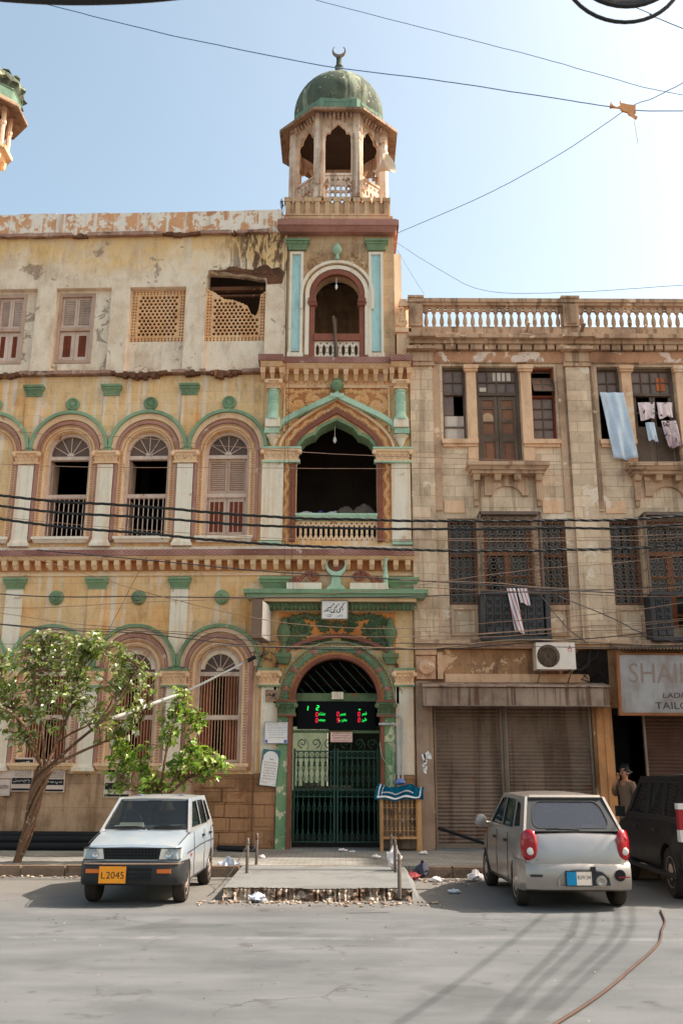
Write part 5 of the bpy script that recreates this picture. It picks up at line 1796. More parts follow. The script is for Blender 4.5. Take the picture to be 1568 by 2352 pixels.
M['dkpane'] = weather('dark_pane', lin(52, 48, 46), lin(30, 28, 28), .6, rough=.2, spec=.5, bump=.02)
for i, c in enumerate(BX): low_bay(c, i)
# string course over the shops, fascia, piers
mb = MB(FT)
mb.box(XA, XB, .003, .3, 4.57, 4.66); mb.box(XA, XB, .003, .2, 4.48, 4.57)
mb.build('string_course', M['stonetrim'], apt)
mb = MB(FT)
mb.prism([(XA, ZP - .05), (2.06, ZP - .05), (2.06, 3.3), (5.62, 3.3), (5.62, ZP - .05), (6.05, ZP - .05), (6.05, 3.2), (10.6, 3.2), (10.6, ZP - .05), (XB, ZP - .05), (XB, 4.47), (XA, 4.47)], -.5, 0)
mb.build('shop_wall', M['shopplaster'] if 'shopplaster' in M else weather('shop_plaster', lin(168, 134, 102), lin(96, 72, 56), .85, lin(70, 54, 44), .5, lin(206, 180, 150), .2, 1.8), apt)
mb = MB(FT)
mb.box(1.67, 2.03, .003, .12, ZP, 3.75)
mb.build('shop_pier', weather('grey_pier', lin(150, 132, 118), lin(108, 92, 80), .6, lin(130, 100, 76), .4), apt)
mb = MB(FT)
mb.box(5.66, 6.0, .003, .12, ZP, 3.4); mb.box(5.62, 6.04, .003, .16, 3.3, 3.42)
mb.tube([(5.84, .13, .3), (5.84, .13, 3.3)], .02, 5)
mb.build('shop_pier', weather('orange_pier', lin(178, 132, 90), lin(126, 92, 62), .7, lin(100, 74, 56), .4, lin(170, 150, 130), .14, 2), apt)
mb = MB(FT)
mb.lathe([(.19, 0), (.19, .06), (.16, .09), (.05, .09), (.03, .12), (.005, .12)], 1.93, .03, 20, 4.07, axis='d')
mb.box(1.7, 2.14, .003, .04, 3.8, 4.32); mb.box(2.18, 2.3, .003, .08, 3.8, 4.4); mb.box(1.68, 2.16, .003, .1, 4.34, 4.46)
mb.build('medallion', M['stonepale'], apt)
mb = MB(FT)
mb.box(2.35, 5.6, .003, .03, 3.72, 3.92)
mb.build('fascia_band', M['stonepale'], apt)
mb = MB(FT)         # faint painted lettering traces on the fascia
for k in range(16): mb.scribble(2.5 + k * .12, 2.6 + k * .12, 4.13, .09, .0035, k, .012)
mb.build('faded_lettering', plain('faded_paint', lin(112, 98, 110), .9), apt)

mb = MB(FT)         # soot-blackened corner behind the cables
pts = [(5.3, 3.78), (5.62, 3.72), (6.04, 3.7), (6.05, 4.46), (5.7, 4.47), (5.4, 4.46), (5.26, 4.3), (5.33, 4.1), (5.22, 3.95)]
mb.prism(pts, .002, .012)
for k in range(14):
    u, z = rnd(5.35, 5.98), rnd(3.75, 4.4)
    mb.tube([(u, .03 + rnd(0, .1), z), (u + rnd(-.15, .15), .06, z - rnd(.05, .25)), (u + rnd(-.2, .2), .05, z - rnd(.1, .4))], rnd(.008, .02), 5)
mb.build('sooty_corner', weather('soot', lin(52, 42, 36), lin(24, 20, 18), .9, bump=.8, F=(1, 1, 1)), apt)
# shutters
def roller(u0, u1, z0, z1, d, mat, name='roller_shutter'):
    mb = MB(FT)
    pts = []
    z, k = z0, 0
    prof = []
    while z < z1:
        prof += [(d, z), (d + .012, z + .018), (d + .022, z + .04), (d + .012, z + .062)]
        z += .08
    prof.append((d, z))
    for (a, za), (b, zb) in zip(prof, prof[1:]): mb.face((u0, a, za), (u1, a, za), (u1, b, zb), (u0, b, zb))
    o = mb.build(name, mat, apt, 30)
    mb = MB(FT)
    mb.box(u0, u1, d + .02, d + .05, z0, z0 + .09)
    for q in (u0 - .05, u1): mb.box(q, q + .05, d - .03, d + .07, z0, z1)
    mb.box((u0 + u1) / 2 - .12, (u0 + u1) / 2 + .12, d + .05, d + .06, z0 + .12, z0 + .15)
    mb.build('shutter_rail', M['greymetal'], o)
    return o
roller(2.13, 3.56, .2, 3.3, -.16, M['steel'])
roller(3.72, 5.55, .2, 3.3, -.16, M['steel'])
mb = MB(FT); mb.box(3.612, 3.668, -.2, -.02, .17, 3.3); mb.build('shutter_post', M['dkwood'], apt)
roller(6.9, 10.2, .2, 3.2, -.45, M['steelbrown'])
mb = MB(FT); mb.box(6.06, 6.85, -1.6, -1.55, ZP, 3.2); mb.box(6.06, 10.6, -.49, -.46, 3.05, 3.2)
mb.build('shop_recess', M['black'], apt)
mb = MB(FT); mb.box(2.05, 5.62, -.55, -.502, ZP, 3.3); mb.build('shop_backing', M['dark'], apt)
mb = MB(FT); mb.box(2.04, 10.7, -.5, .25, .12, .2); mb.build('shop_step', M['concrete'], apt)
# tin awning box over the first shop
aw = MB(FT)
aw.prism(rect(1.8, 5.86, 3.17, 3.56), .55, .6)
aw.face((1.78, .003, 3.74), (5.88, .003, 3.74), (5.88, .66, 3.6), (1.78, .66, 3.6))
aw.face((1.78, .003, 3.73), (5.88, .003, 3.73), (5.88, .66, 3.575), (1.78, .66, 3.575))
aw.face((1.78, .66, 3.6), (5.88, .66, 3.6), (5.88, .66, 3.575), (1.78, .66, 3.575))
for q in (1.8, 5.82): aw.box(q, q + .04, .003, .55, 3.17, 3.6)
aw.build('awning', M['tin'], apt)
mb = MB(FT)
for k in range(9): mb.tube([(1.85 + k * .49, .61, 3.18), (1.85 + k * .49, .61, 3.55)], .008, 4)
mb.box(1.8, 5.86, .6, .62, 3.165, 3.185)
mb.build('awning_ribs', M['greymetal'], apt)
# corrugated hood and dark recess above the tailor's sign
mb = MB(FT)
for k in range(60):
    u = 6.12 + k * .075
    mb.tube([(u, .3, 4.5), (u, .75, 4.42)], .03, 5)
mb.build('corrugated_hood', M['greymetal'], apt)

# ------------------------------ things on that building
sg = empty('shop_sign', FT(8.2, .6, 3.05), 'large faded white tailor shop signboard with dark lettering over the brown shutter', 'sign')
def FS(u, d, z): return FT(u, d + (z - 3.05) * .09, z)
mb = MB(FS); mb.box(6.12, 10.4, .5, .54, 3.04, 4.28)
g = NT('faded_sign_sheet')
n = g.ramp(g.noise(1.4, 7, .6), .35, .7)
c = g.mix(n, lin(170, 162, 160), lin(136, 120, 112))
x, y, z = g.xyz(g.pos)
v = g.scaled(g.pos, 7, 7, .6)
c = g.mix(g.math('MULTIPLY', g.ramp(g.noise(1, 5, .6, v), .5, .7), .5), c, lin(140, 112, 98))
M['signsheet'] = g.done(c, .6, .3)
mb.build('sign_panel', M['signsheet'], sg)
mb = MB(FS); mb.box(6.06, 6.12, .46, .56, 2.98, 4.34); mb.box(6.12, 10.4, .46, .56, 2.98, 3.035); mb.box(6.12, 10.4, .46, .55, 4.285, 4.32)
mb.build('sign_frame', M['brownwood'], sg)
mb = MB(FS)
mb.text('LADIES', 7.02, 3.36, .155, .5445, 1.35, 'LEFT', .1)
mb.text('TAILORS', 6.86, 3.12, .21, .5445, 1.25, 'LEFT', -.05)
mb.build('sign_lettering', plain('dark_letters', lin(66, 60, 60), .8), sg)
mb = MB(FS); mb.text('SHAIKH', 6.3, 3.68, .62, .5445, .85, 'LEFT')
mb.build('sign_lettering', plain('faded_letters', lin(150, 128, 118), .8), sg)

ac = empty('air_conditioner', FT(4.77, .5, 3.93), 'white outdoor air conditioner unit mounted above the awning', 'air conditioner')
M['acwhite'] = weather('ac_paint', lin(226, 226, 224), lin(200, 196, 188), .4, lin(170, 150, 130), .3, bump=.03, rough=.45)
mb = MB(FT)
hole = [(4.6 + .255 * cos(2 * PI * k / 28), 4.27 + .255 * sin(2 * PI * k / 28)) for k in range(28)]
mb.prism(rect(4.33, 5.2, 3.98, 4.57), .12, .5, [hole])
mb.build('casing', M['acwhite'], ac)
mb = MB(FT)
for r in (.05, .1, .15, .2, .25): mb.tube([(4.6 + r * cos(2 * PI * k / 24), .49, 4.27 + r * sin(2 * PI * k / 24)) for k in range(24)], .006, 4, True)
for k in range(18):
    a = 2 * PI * k / 18
    mb.tube([(4.6 + .04 * cos(a), .488, 4.27 + .04 * sin(a)), (4.6 + .25 * cos(a), .488, 4.27 + .25 * sin(a))], .005, 3)
mb.build('fan_grille', weather('fan_guard', lin(120, 108, 96), lin(90, 80, 70), .5), ac)
mb = MB(FT)
mb.lathe([(.25, .14), (.25, .16)], 4.6, 0, 20, 4.27, axis='d')
for k in range(3):
    a = 2 * PI * k / 3
    mb.face((4.6, .3, 4.27), (4.6 + .23 * cos(a), .34, 4.27 + .23 * sin(a)), (4.6 + .23 * cos(a + .9), .24, 4.27 + .23 * sin(a + .9)))
mb.build('fan', M['dkwood'], ac)
mb = MB(FT)
for a in (90, 210, 330):
    cu, cz = 5.08 + .03 * cos(R(a)), 4.45 + .03 * sin(R(a))
    t = R(a)
    mb.face(*[(cu + .03 * L * cos(t + q), .5035, cz + .03 * L * sin(t + q)) for L, q in ((1, 0), (.58, PI / 2), (1, PI), (.58, -PI / 2))])
for q in (0, 1): mb.box(5.03 + q * .055, 5.075 + q * .055, .5005, .504, 4.375, 4.39)
mb.build('red_emblem', plain('emblem_red', lin(190, 40, 44), .5), ac)
mb = MB(FT)
for u in (4.42, 5.1): mb.box(u - .02, u + .02, .003, .52, 3.94, 3.978); mb.tube([(u, .02, 3.7), (u, .48, 3.94)], .014, 5)
mb.build('bracket', M['greymetal'], ac)
mb = MB(FT)
mb.tube([(5.2, .3, 4.05), (5.35, .28, 3.98), (5.55, .2, 4.1), (5.62, .12, 4.4), (5.7, .08, 4.5)], .025, 6)
mb.tube([(5.2, .25, 4.2), (5.4, .2, 4.05), (5.75, .15, 4.3), (5.85, .1, 4.45)], .018, 6)
mb.build('hose', M['cable'], ac)

def drape(T, name, mat, u0, u1, z0, z1, d, label, cat, seed, folds=5, skew=0, taper=1, dd=.06, group=None):
    """hanging cloth with soft folds"""
    rg = random.Random(seed)
    ph = [rg.uniform(0, 6) for _ in range(4)]
    nx, nz = 26, 18
    mb = MB(T); G = []
    for j in range(nz + 1):
        t = j / nz
        row = []
        for i in range(nx + 1):
            s = i / nx
            w = 1 - (1 - taper) * t
            u = u0 + (u1 - u0) * ((s - .5) * w + .5) + skew * t
            fold = dd * (.25 + .75 * t) * (sin(s * folds * 3.6 + ph[0] + t * 2.6 + .8 * sin(t * 5 + ph[3])) * .6 + .3 * sin(s * folds * 6.1 - t * 3 + ph[1]) + .2 * sin(t * 7 + s * 4 + ph[2]))
            zz = z1 + (z0 - z1) * t + .03 * sin(s * 5 + ph[2]) * t
            row.append(mb.p(u, d + dd + fold, zz))
        G.append(row)
    for j in range(nz):
        for i in range(nx): mb.f.append([G[j][i], G[j][i + 1], G[j + 1][i + 1], G[j + 1][i]])
    o = mb.build(name, mat, None, 80)
    sm = o.modifiers.new('thickness', 'SOLIDIFY'); sm.thickness = .006
    return tag(o, label, cat, group)
drape(FT, 'hanging_sheet', M['cloth'], 6.28, 6.86, 9.02, 10.72, .1, 'long pale blue sheet hung from a narrow upper window', 'sheet', 3, 3, .22, 1.0, .07)
g = NT('checked_cloth')
x, y, z = g.xyz(g.pos)
st = g.math('SINE', g.math('MULTIPLY', g.math('ADD', x, g.math('MULTIPLY', z, .25)), 75))
c = g.mix(g.ramp(st, .1, .3), lin(225, 218, 216), lin(178, 120, 124))
M['striped'] = g.done(c, .9, .1)
drape(FT, 'striped_cloth', M['striped'], 3.73, 3.92, 4.78, 5.78, .53, 'long striped white and red cloth hung over the dark balcony front', 'cloth', 8, 2, .16, 1.1, .035)
drape(FT, 'striped_towel', M['striped'], 3.97, 4.2, 5.42, 5.78, .53, 'short white and red towel hung beside the long striped cloth', 'towel', 9, 2, .05, 1, .03)
M['patterned'] = weather('patterned_cloth', lin(214, 206, 214), lin(120, 90, 110), .9, patch=lin(70, 52, 60), patch_amt=.3, patch_scale=6, local=False)
drape(FT, 'patterned_garment', M['patterned'], 7.22, 7.62, 10.05, 10.5, .02, 'crumpled patterned garment hung across the left half of a door', 'garment', 12, 3, 0, .8, .05, 'garments drying in the doorway')
drape(FT, 'patterned_garment', M['patterned'], 7.68, 8.06, 10.1, 10.5, .02, 'crumpled patterned garment hung across the right half of a door', 'garment', 15, 3, 0, .9, .05, 'garments drying in the doorway')
drape(FT, 'white_garment', M['cloth'], 7.36, 7.58, 9.5, 9.98, .03, 'small white garment hanging low in the doorway', 'garment', 17, 2, .05, 1, .04, 'garments drying in the doorway')
drape(FT, 'pink_trimmed_garment', M['patterned'], 7.75, 8.1, 9.35, 10.02, .03, 'pink trimmed white garment hanging low on the right of the doorway', 'garment', 19, 3, .1, 1, .05, 'garments drying in the doorway')
mb = MB(FT)
mb.prism([(3.35, 5.75), (3.62, 5.75), (3.62, 6.25), (3.56, 6.5), (3.48, 6.58), (3.4, 6.45), (3.34, 6.1)], .32, .38)
tag(mb.build('black_garment', plain('black_fabric', (.01, .01, .011, 1), .9, .1)), 'black garment hung inside the iron window cage', 'garment')

# ---------------------------------------------------------------- the far minaret
mc = at_y(-27, 250, YF + 2.2)
mn = empty('minaret', (mc.x, YF + 2.2, ZP), 'slender minaret with a lotus crowned green top at the far end of the mosque', 'minaret')
def FM(u, d, z): return (mc.x + u, YF + 2.2 - d, z)
zz = lambda y: at_y(0, y, YF + 2.2).z
mb = MB(FM); mb.lathe([(.42, 0), (.42, zz(440)), (.4, zz(392)), (.48, zz(388)), (.48, zz(384)), (.4, zz(380))], 0, 0, 8, 0, .5)
mb.build('shaft', M['cream'], mn)
z0 = zz(372); e = zz(262)
mb = MB(FM); mb.lathe([(.4, z0 - .1), (.62, z0 + .12), (.66, z0 + .2), (.82, z0 + .26), (.84, z0 + .36), (.7, z0 + .37)], 0, 0, 8, 0, .5)
for k in range(8):
    a = R(22.5 + 45 * k)
    mb.lathe([(.01, -.26), (.06, -.2), (.08, -.1), (.1, 0)], .6 * cos(a), .6 * sin(a), 7, z0 + .1)
mb.build('gallery', M['cream'], mn)
mb = MB(FM)
for k in range(8):
    a = R(22.5 + 45 * k)
    mb.lathe([(.1, 0), (.075, .08), (.07, .7), (.1, .74), (.1, .84), (.07, .88), (.08, e - z0 - .36)], .66 * cos(a), .66 * sin(a), 8, z0 + .37)
mb.build('column', M['pinkcol'] if 'pinkcol' in M else M['lilaccream'], mn)
mb = MB(FM); mb.lathe([(.4, z0 + .37), (.4, e)], 0, 0, 8, 0, .5); mb.build('core', M['dark'], mn)
mb = MB(FM); mb.lathe([(.72, e + .02), (.78, e + .08), (1.12, e - .1), (1.15, e - .08), (1.15, e + .0), (.9, e + .22), (.7, e + .25)], 0, 0, 8, 0, .5)
mb.build('eave', M['eave'], mn)
mb = MB(FM); mb.lathe([(.9, e + .2), (.92, e + .5), (.95, e + .55), (.9, e + .62)], 0, 0, 8, 0, .5); mb.build('drum', M['drum'], mn)
mb = MB(FM)
mb.lathe([(.86, e + .55), (.98, e + .75), (.96, e + .95), (.75, e + 1.15), (.4, e + 1.3), (.1, e + 1.36)], 0, 0, 20)
for row, (r, h, n, L) in enumerate(((.95, .7, 16, .42), (.85, 1.0, 14, .34), (.55, 1.18, 10, .34), (.25, 1.28, 7, .3))):
    for k in range(n):
        a = 2 * PI * (k + .5 * (row % 2)) / n
        b = (r * cos(a), r * sin(a), e + h)
        L *= .62; t = (r * 1.04 * cos(a), r * 1.04 * sin(a), e + h + L)
        w = .16 if row < 2 else .12
        s1 = (b[0] - sin(a) * w, b[1] + cos(a) * w, e + h + L * .4); s2 = (b[0] + sin(a) * w, b[1] - cos(a) * w, e + h + L * .4)
        o_ = (b[0] * 1.14, b[1] * 1.14, e + h + L * .35)
        for q in ((b, s1, o_), (s1, t, o_), (t, s2, o_), (s2, b, o_), (b, s1, t), (b, t, s2)): mb.face(*q)
mb.build('lotus_dome', M['copper'], mn)
# ---------------------------------------------------------------- signs and fittings on the mosque front
def board(name, label, cat, u0, u1, z0, z1, d, mat, T=FT, border=None, bw=.02, tilt=0):
    root = empty(name, T((u0 + u1) / 2, d, z0), label, cat)
    cu, cz = (u0 + u1) / 2, (z0 + z1) / 2
    def TT(u, dd, z):
        a, b = u - cu, z - cz
        return T(cu + a * cos(tilt) - b * sin(tilt), dd, cz + a * sin(tilt) + b * cos(tilt))
    mb = MB(TT); mb.box(u0, u1, d, d + .03, z0, z1); mb.build('panel', mat, root)
    if border:
        mb = MB(TT)
        for a, b, c, e in ((u0 - bw, u0, z0 - bw, z1 + bw), (u1, u1 + bw, z0 - bw, z1 + bw), (u0, u1, z0 - bw, z0), (u0, u1, z1, z1 + bw)): mb.box(a, b, d, d + .045, c, e)
        mb.build('frame', border, root)
    return root, TT, d + .0335
u0, u1, z0, z1 = -.43, .14, 5.1, 5.5
r_, T_, dd = board('name_sign', 'white name plaque with black calligraphy under the green canopy of the gate', 'sign', u0, u1, z0, z1, .4, M['paper'], border=M['greymetal'])
S_ = [([(1320, 205), (1240, 245), (1185, 285), (1212, 318), (1180, 352)], [10, 26, 36, 44, 30]),
      ([(1165, 370), (1135, 398), (1150, 440), (1100, 468), (1045, 500), (1005, 545), (1050, 575), (1052, 640), (1005, 690), (950, 706), (900, 680), (878, 610), (893, 520)], [36, 40, 50, 36, 30, 34, 44, 46, 40, 42, 36, 26, 10]),
      ([(1020, 392), (1062, 386)], [14, 12]),
      ([(985, 262), (985, 305)], [50, 40]), ([(960, 312), (920, 350), (880, 368), (848, 405)], [20, 24, 34, 30]),
      ([(862, 415), (866, 465)], [56, 40]), ([(850, 440), (795, 465), (775, 490), (785, 560), (760, 640), (702, 695), (650, 710), (592, 680), (560, 600), (575, 490)], [24, 26, 26, 36, 42, 46, 46, 40, 26, 10]),
      ([(740, 250), (738, 310)], [50, 40]), ([(720, 300), (700, 320), (655, 385), (590, 442), (520, 470), (478, 462), (438, 512), (428, 550), (472, 572), (440, 612), (390, 645), (352, 622), (345, 570), (360, 510)], [30, 26, 26, 36, 46, 30, 30, 40, 34, 40, 46, 30, 20, 8]),
      ([(345, 590), (310, 622), (270, 645), (215, 655)], [26, 30, 32, 8]),
      ([(440, 790), (438, 845)], [16, 12]), ([(488, 792), (495, 850)], [16, 12]), ([(550, 800), (530, 822), (552, 838), (548, 872)], [12, 12, 12, 10]), ([(630, 796), (592, 806), (578, 780), (584, 848)], [12, 14, 12, 12]),
      ([(690, 826), (585, 894), (500, 906), (420, 880), (345, 888)], [6, 14, 20, 16, 6]), ([(370, 830), (335, 850)], [12, 10]),
      ([(1190, 832), (1120, 850), (1150, 880), (1150, 918)], [12, 14, 26, 22]), ([(1105, 800), (1110, 845)], [10, 10]), ([(1062, 840), (1060, 950)], [12, 8]), ([(1045, 800), (1010, 840), (985, 900), (930, 895), (915, 860)], [8, 14, 22, 18, 8]), ([(900, 880), (870, 905)], [14, 12])]
mb = MB(T_)
sx, sz = (u1 - u0) / 1240, (z1 - z0) / 880
def mp(x, y): return (u0 + (x - 165) * sx, z1 - (y - 130) * sz)
for pts, ws in S_: mb.stroke([mp(*q) for q in pts], [w * sx * 1.15 for w in ws], dd)
for x, y, r in ((1140, 545, 24), (1200, 525, 24), (1170, 585, 24), (670, 552, 26), (765, 705, 24), (835, 690, 24), (490, 645, 24), (1135, 750, 10)): mb.dot(*mp(x, y), r * sx, dd)
mb.build('calligraphy', M['ink'], r_)

r_, T_, dd = board('notice_board', 'white printed notice board fixed beside the gate jamb', 'notice', -1.67, -1.17, 2.38, 2.83, .14, M['paper'], border=M['inkblue'], bw=.008)
mb = MB(T_); mb.scribble(-1.63, -1.21, 2.79, .016, dd, 1, .006); mb.build('heading', plain('brown_ink', lin(150, 110, 70), .8), r_)
mb = MB(T_)
for k in range(4): mb.scribble(-1.64, -1.2, 2.75 - k * .032, .011, dd, 10 + k, .004)
for k, z in enumerate((2.61, 2.56, 2.5)): mb.scribble(-1.62 + .03 * (k == 1), -1.22 - .03 * (k == 1), z, .018, dd, 20 + k, .005)
mb.build('small_print', M['inkblue'], r_)
mb = MB(T_); mb.box(-1.66, -1.605, .1735, .174, 2.39, 2.45); mb.box(-1.25, -1.185, .1735, .174, 2.39, 2.45); mb.build('corner_blocks', plain('block_blue', lin(96, 112, 168), .8), r_)

r_, T_, dd = board('arched_notice', 'tilted white notice with an arched top on a blue green board', 'notice', -1.74, -1.36, 1.47, 2.24, .12, weather('blue_green_board', lin(62, 104, 116), lin(44, 80, 92), .4, bump=.05), tilt=R(-6))
mb = MB(T_)
A = [(-1.55 + .165 * cos(R(a)) * (1 + .03 * cos(R(a * 9))), 2.05 + .16 * sin(R(a))) for a in range(0, 181, 6)]
mb.prism([(-1.725, 1.48), (-1.375, 1.48), (-1.375, 1.98)] + A + [(-1.725, 1.98)], dd - .003, dd + .002)
mb.build('white_field', M['paper'], r_)
mb = MB(T_)
mb.scribble(-1.62, -1.48, 2.04, .022, dd + .004, 5, .009)
mb.scribble(-1.46, -1.4, 1.52, .014, dd + .004, 7, .005)
mb.build('heading', M['ink'], r_)
mb = MB(T_)
for k in range(7): mb.scribble(-1.7, -1.4, 1.97 - k * .058, .022, dd + .004, 30 + k, .007)
mb.scribble(-1.7, -1.58, 1.55, .02, dd + .004, 44, .006)
mb.build('lines', plain('red_brown_ink', lin(150, 104, 88), .8), r_)

r_, T_, dd = board('stone_tablet', 'small dark weathered tablet with carved letters on the white pier left of the gate', 'tablet', -1.68, -1.4, 3.28, 3.54, .09, weather('tablet', lin(146, 124, 106), lin(90, 76, 66), .9, patch=lin(60, 52, 46), patch_amt=.2, patch_scale=8))
mb = MB(T_)
mb.stroke([(-1.47, 3.47), (-1.5, 3.42), (-1.53, 3.4), (-1.57, 3.41), (-1.58, 3.45)], .014, dd); mb.stroke([(-1.58, 3.46), (-1.62, 3.42), (-1.65, 3.43)], .014, dd)
mb.scribble(-1.64, -1.44, 3.35, .02, dd, 3, .006); mb.scribble(-1.62, -1.46, 3.42, .03, dd, 4, .008)
mb.build('letters', M['ink'], r_)

# LED prayer-time board in the arch
led = empty('prayer_time_display', FT(-.1, -.25, 2.7), 'black electronic prayer time display with red and green digits inside the gate arch', 'display')
mb = MB(FT); mb.box(-.98, .78, -.24, -.2, 2.7, 3.3)
mb.build('panel', plain('display_black', (.004, .004, .005, 1), .6, .1), led)
LX = lambda x: -.1 + (677.5 + x * .1172 - 770) * .0089
LZ = lambda y: 3.17 - (y - 160) * .1172 * .0089
SEG = {'0': 'abcdef', '1': 'bc', '2': 'abged', '9': 'abcdfg', '-': 'g'}
def seven(mb, ch, u, z, w, h, t, d):
    P = {'a': ((0, h), (w, h)), 'b': ((w, h), (w, h / 2)), 'c': ((w, h / 2), (w, 0)), 'd': ((0, 0), (w, 0)), 'e': ((0, 0), (0, h / 2)), 'f': ((0, h / 2), (0, h)), 'g': ((0, h / 2), (w, h / 2))}
    for s in SEG[ch]:
        (a, b), (c, e) = P[s]
        mb.stroke([(u + a + b * .08, z + b), (u + c + e * .08, z + e)], t, d)
GREEN, RED = glow('green_led', (.02, 1, .12, 1), .62), glow('red_led', (1, .015, .06, 1), .5)
mb = MB(FT)
seven(mb, '1', LX(150), LZ(215), .02, .095, .017, -.198); seven(mb, '2', LX(355), LZ(205), .05, .095, .015, -.198); seven(mb, '-', LX(1265), LZ(250), .045, .12, .02, -.198)
for s, x, y in (('\uFE80\uFE8E\uFEB8\uFECB', 480, 315), ('\uFBA7\uFECC\uFEE4\uFE9F', 480, 440), ('\uFEAE\uFEBC\uFECB', 932, 315), ('\uFE8F\uFEAE\uFED0\uFEE3', 934, 440), ('\uFEAE\uFEA0\uFED3', 1392, 305), ('\uFEAE\uFBA9\uFEC7', 1392, 432)):
    mb.text(s, LX(x), LZ(y), .1, -.198, .74)
mb.build('green_letters', GREEN, led)
mb = MB(FT)
for ch, x, y in (('0', 345, 340), ('0', 345, 465), ('0', 800, 330), ('9', 805, 460), ('0', 1255, 330), ('0', 1258, 455)):
    seven(mb, ch, LX(x), LZ(y), .04, .085, .013, -.198)
mb.build('red_digits', RED, led)
r_, T_, dd = board('pink_notice', 'small pinkish printed notice hung below the display in the gateway', 'notice', LX(665), LX(1135), 2.42, 2.64, -.22, M['pinkpaper'], border=M['inkred'], bw=.006)
mb = MB(T_); mb.scribble(LX(700), LX(1100), 2.615, .014, dd, 50, .006); mb.scribble(LX(690), LX(1110), 2.51, .02, dd, 52, .006); mb.build('black_lines', M['ink'], r_)
mb = MB(T_); mb.scribble(LX(690), LX(1110), 2.56, .026, dd, 51, .007); mb.scribble(LX(700), LX(1100), 2.45, .016, dd, 53, .005); mb.build('red_lettering', M['inkred'], r_)
mb = MB(FT); mb.box(-.21, .06, -.22, -.12, 3.36, 3.52)
fl = mb.build('flood_lamp', weather('lamp_glass', lin(230, 226, 212), lin(200, 196, 180), .3, bump=.05))
tag(fl, 'small square white flood lamp on the green beam of the gate arch', 'lamp')
mb = MB(FT)
for k in range(5): mb.box(-.2 + k * .06, -.195 + k * .06, -.12, -.117, 3.37, 3.51)
mb.build('lamp_grid', M['greymetal'], fl)

# light box seen edge on
lb = empty('light_box', FT(-1.72, .7, 4.55), 'tall flat sign box jutting from the wall, its sunlit white face turned along the street', 'sign')
ang = R(34)
o_ = at_y(622, 1440, YF - .25)
def FB(a, b, z): return (o_.x + a * cos(ang) - b * sin(ang) - .0, o_.y - a * 0 - b * cos(ang) - a * sin(ang) * -1 * 0, z)
pA = at_y(602, 1377, YF - .95); pB = at_y(622, 1400, YF - .12); pC = at_y(579, 1378, YF - .95)
zt_, zb_ = at_y(602, 1376, YF - .95).z, at_y(608, 1465, YF - .95).z
mb = MB()
a, b, c = Vector((pA.x, pA.y)), Vector((pB.x + .0, pB.y)), Vector((pC.x, pC.y))
e = b + (c - a)
ring = [a, b, e, c]
lo = [mb.p(q.x, q.y, zb_) for q in ring]; hi = [mb.p(q.x, q.y, zt_) for q in ring]
mb.f += [lo, hi] + [[lo[k], lo[(k + 1) % 4], hi[(k + 1) % 4], hi[k]] for k in range(4)]
mb.build('casing', weather('box_paint', lin(112, 96, 86), lin(90, 76, 68), .5, rough=.6), lb)
mb = MB()
nrm = Vector(((b - a).y, -(b - a).x)).normalized()
if nrm.x < 0: nrm = -nrm
off = nrm * .006
def on(t, z, k=1): q = a + (b - a) * t + off * k; return (q.x, q.y, z)
mb.face(on(.03, zb_ + .03), on(.97, zb_ + .03), on(.97, zt_ - .03), on(.03, zt_ - .03))
mb.build('face_sheet', M['paper'], lb)
mb = MB()
mb.tube([tuple(pB) , (pB.x + .02, YF, pB.z)], .02, 6); mb.tube([(e.x, e.y, zb_ + .2), (e.x, YF, zb_ + .2)], .02, 6)
mb.build('bracket', M['greymetal'], lb)
# slanting pole (street lamp arm) carried by the front
p0, p1, p2 = at_y(612, 1496, YF - .05), at_y(430, 1588, YF - 1.6), at_y(255, 1652, YF - 2.6)
sp = empty('street_lamp', tuple(p0), 'slanting white tube lamp arm reaching out from the wall beside the sign box', 'street lamp')
mb = MB(); mb.tube([tuple(p0), tuple(p0.lerp(p1, .35))], .022, 7); mb.build('arm', M['greymetal'], sp)
mb = MB(); mb.tube([tuple(p0.lerp(p1, .16)), tuple(p0.lerp(p1, .25))], .045, 8); mb.build('joint', M['black'], sp)
mb = MB(); mb.tube([tuple(p0.lerp(p1, .3)), tuple(p1), tuple(p1.lerp(p2, .3)), tuple(p2)], [.022, .028, .04, .045], 9); mb.build('tube', M['galv'], sp, 50)
mb = MB()
for k in range(14):
    q = at_y(612 + rnd(-24, 24), 1480 + rnd(-14, 16), YF - rnd(.02, .2))
    mb.tube([tuple(q), (q.x + rnd(-.15, .15), q.y, q.z - rnd(.1, .3)), (q.x + rnd(-.25, .25), q.y, q.z - rnd(.0, .5))], .008, 4)
tag(mb.build('wire_tangle', M['cable']), 'tangle of black wires below the sign box', 'wires')
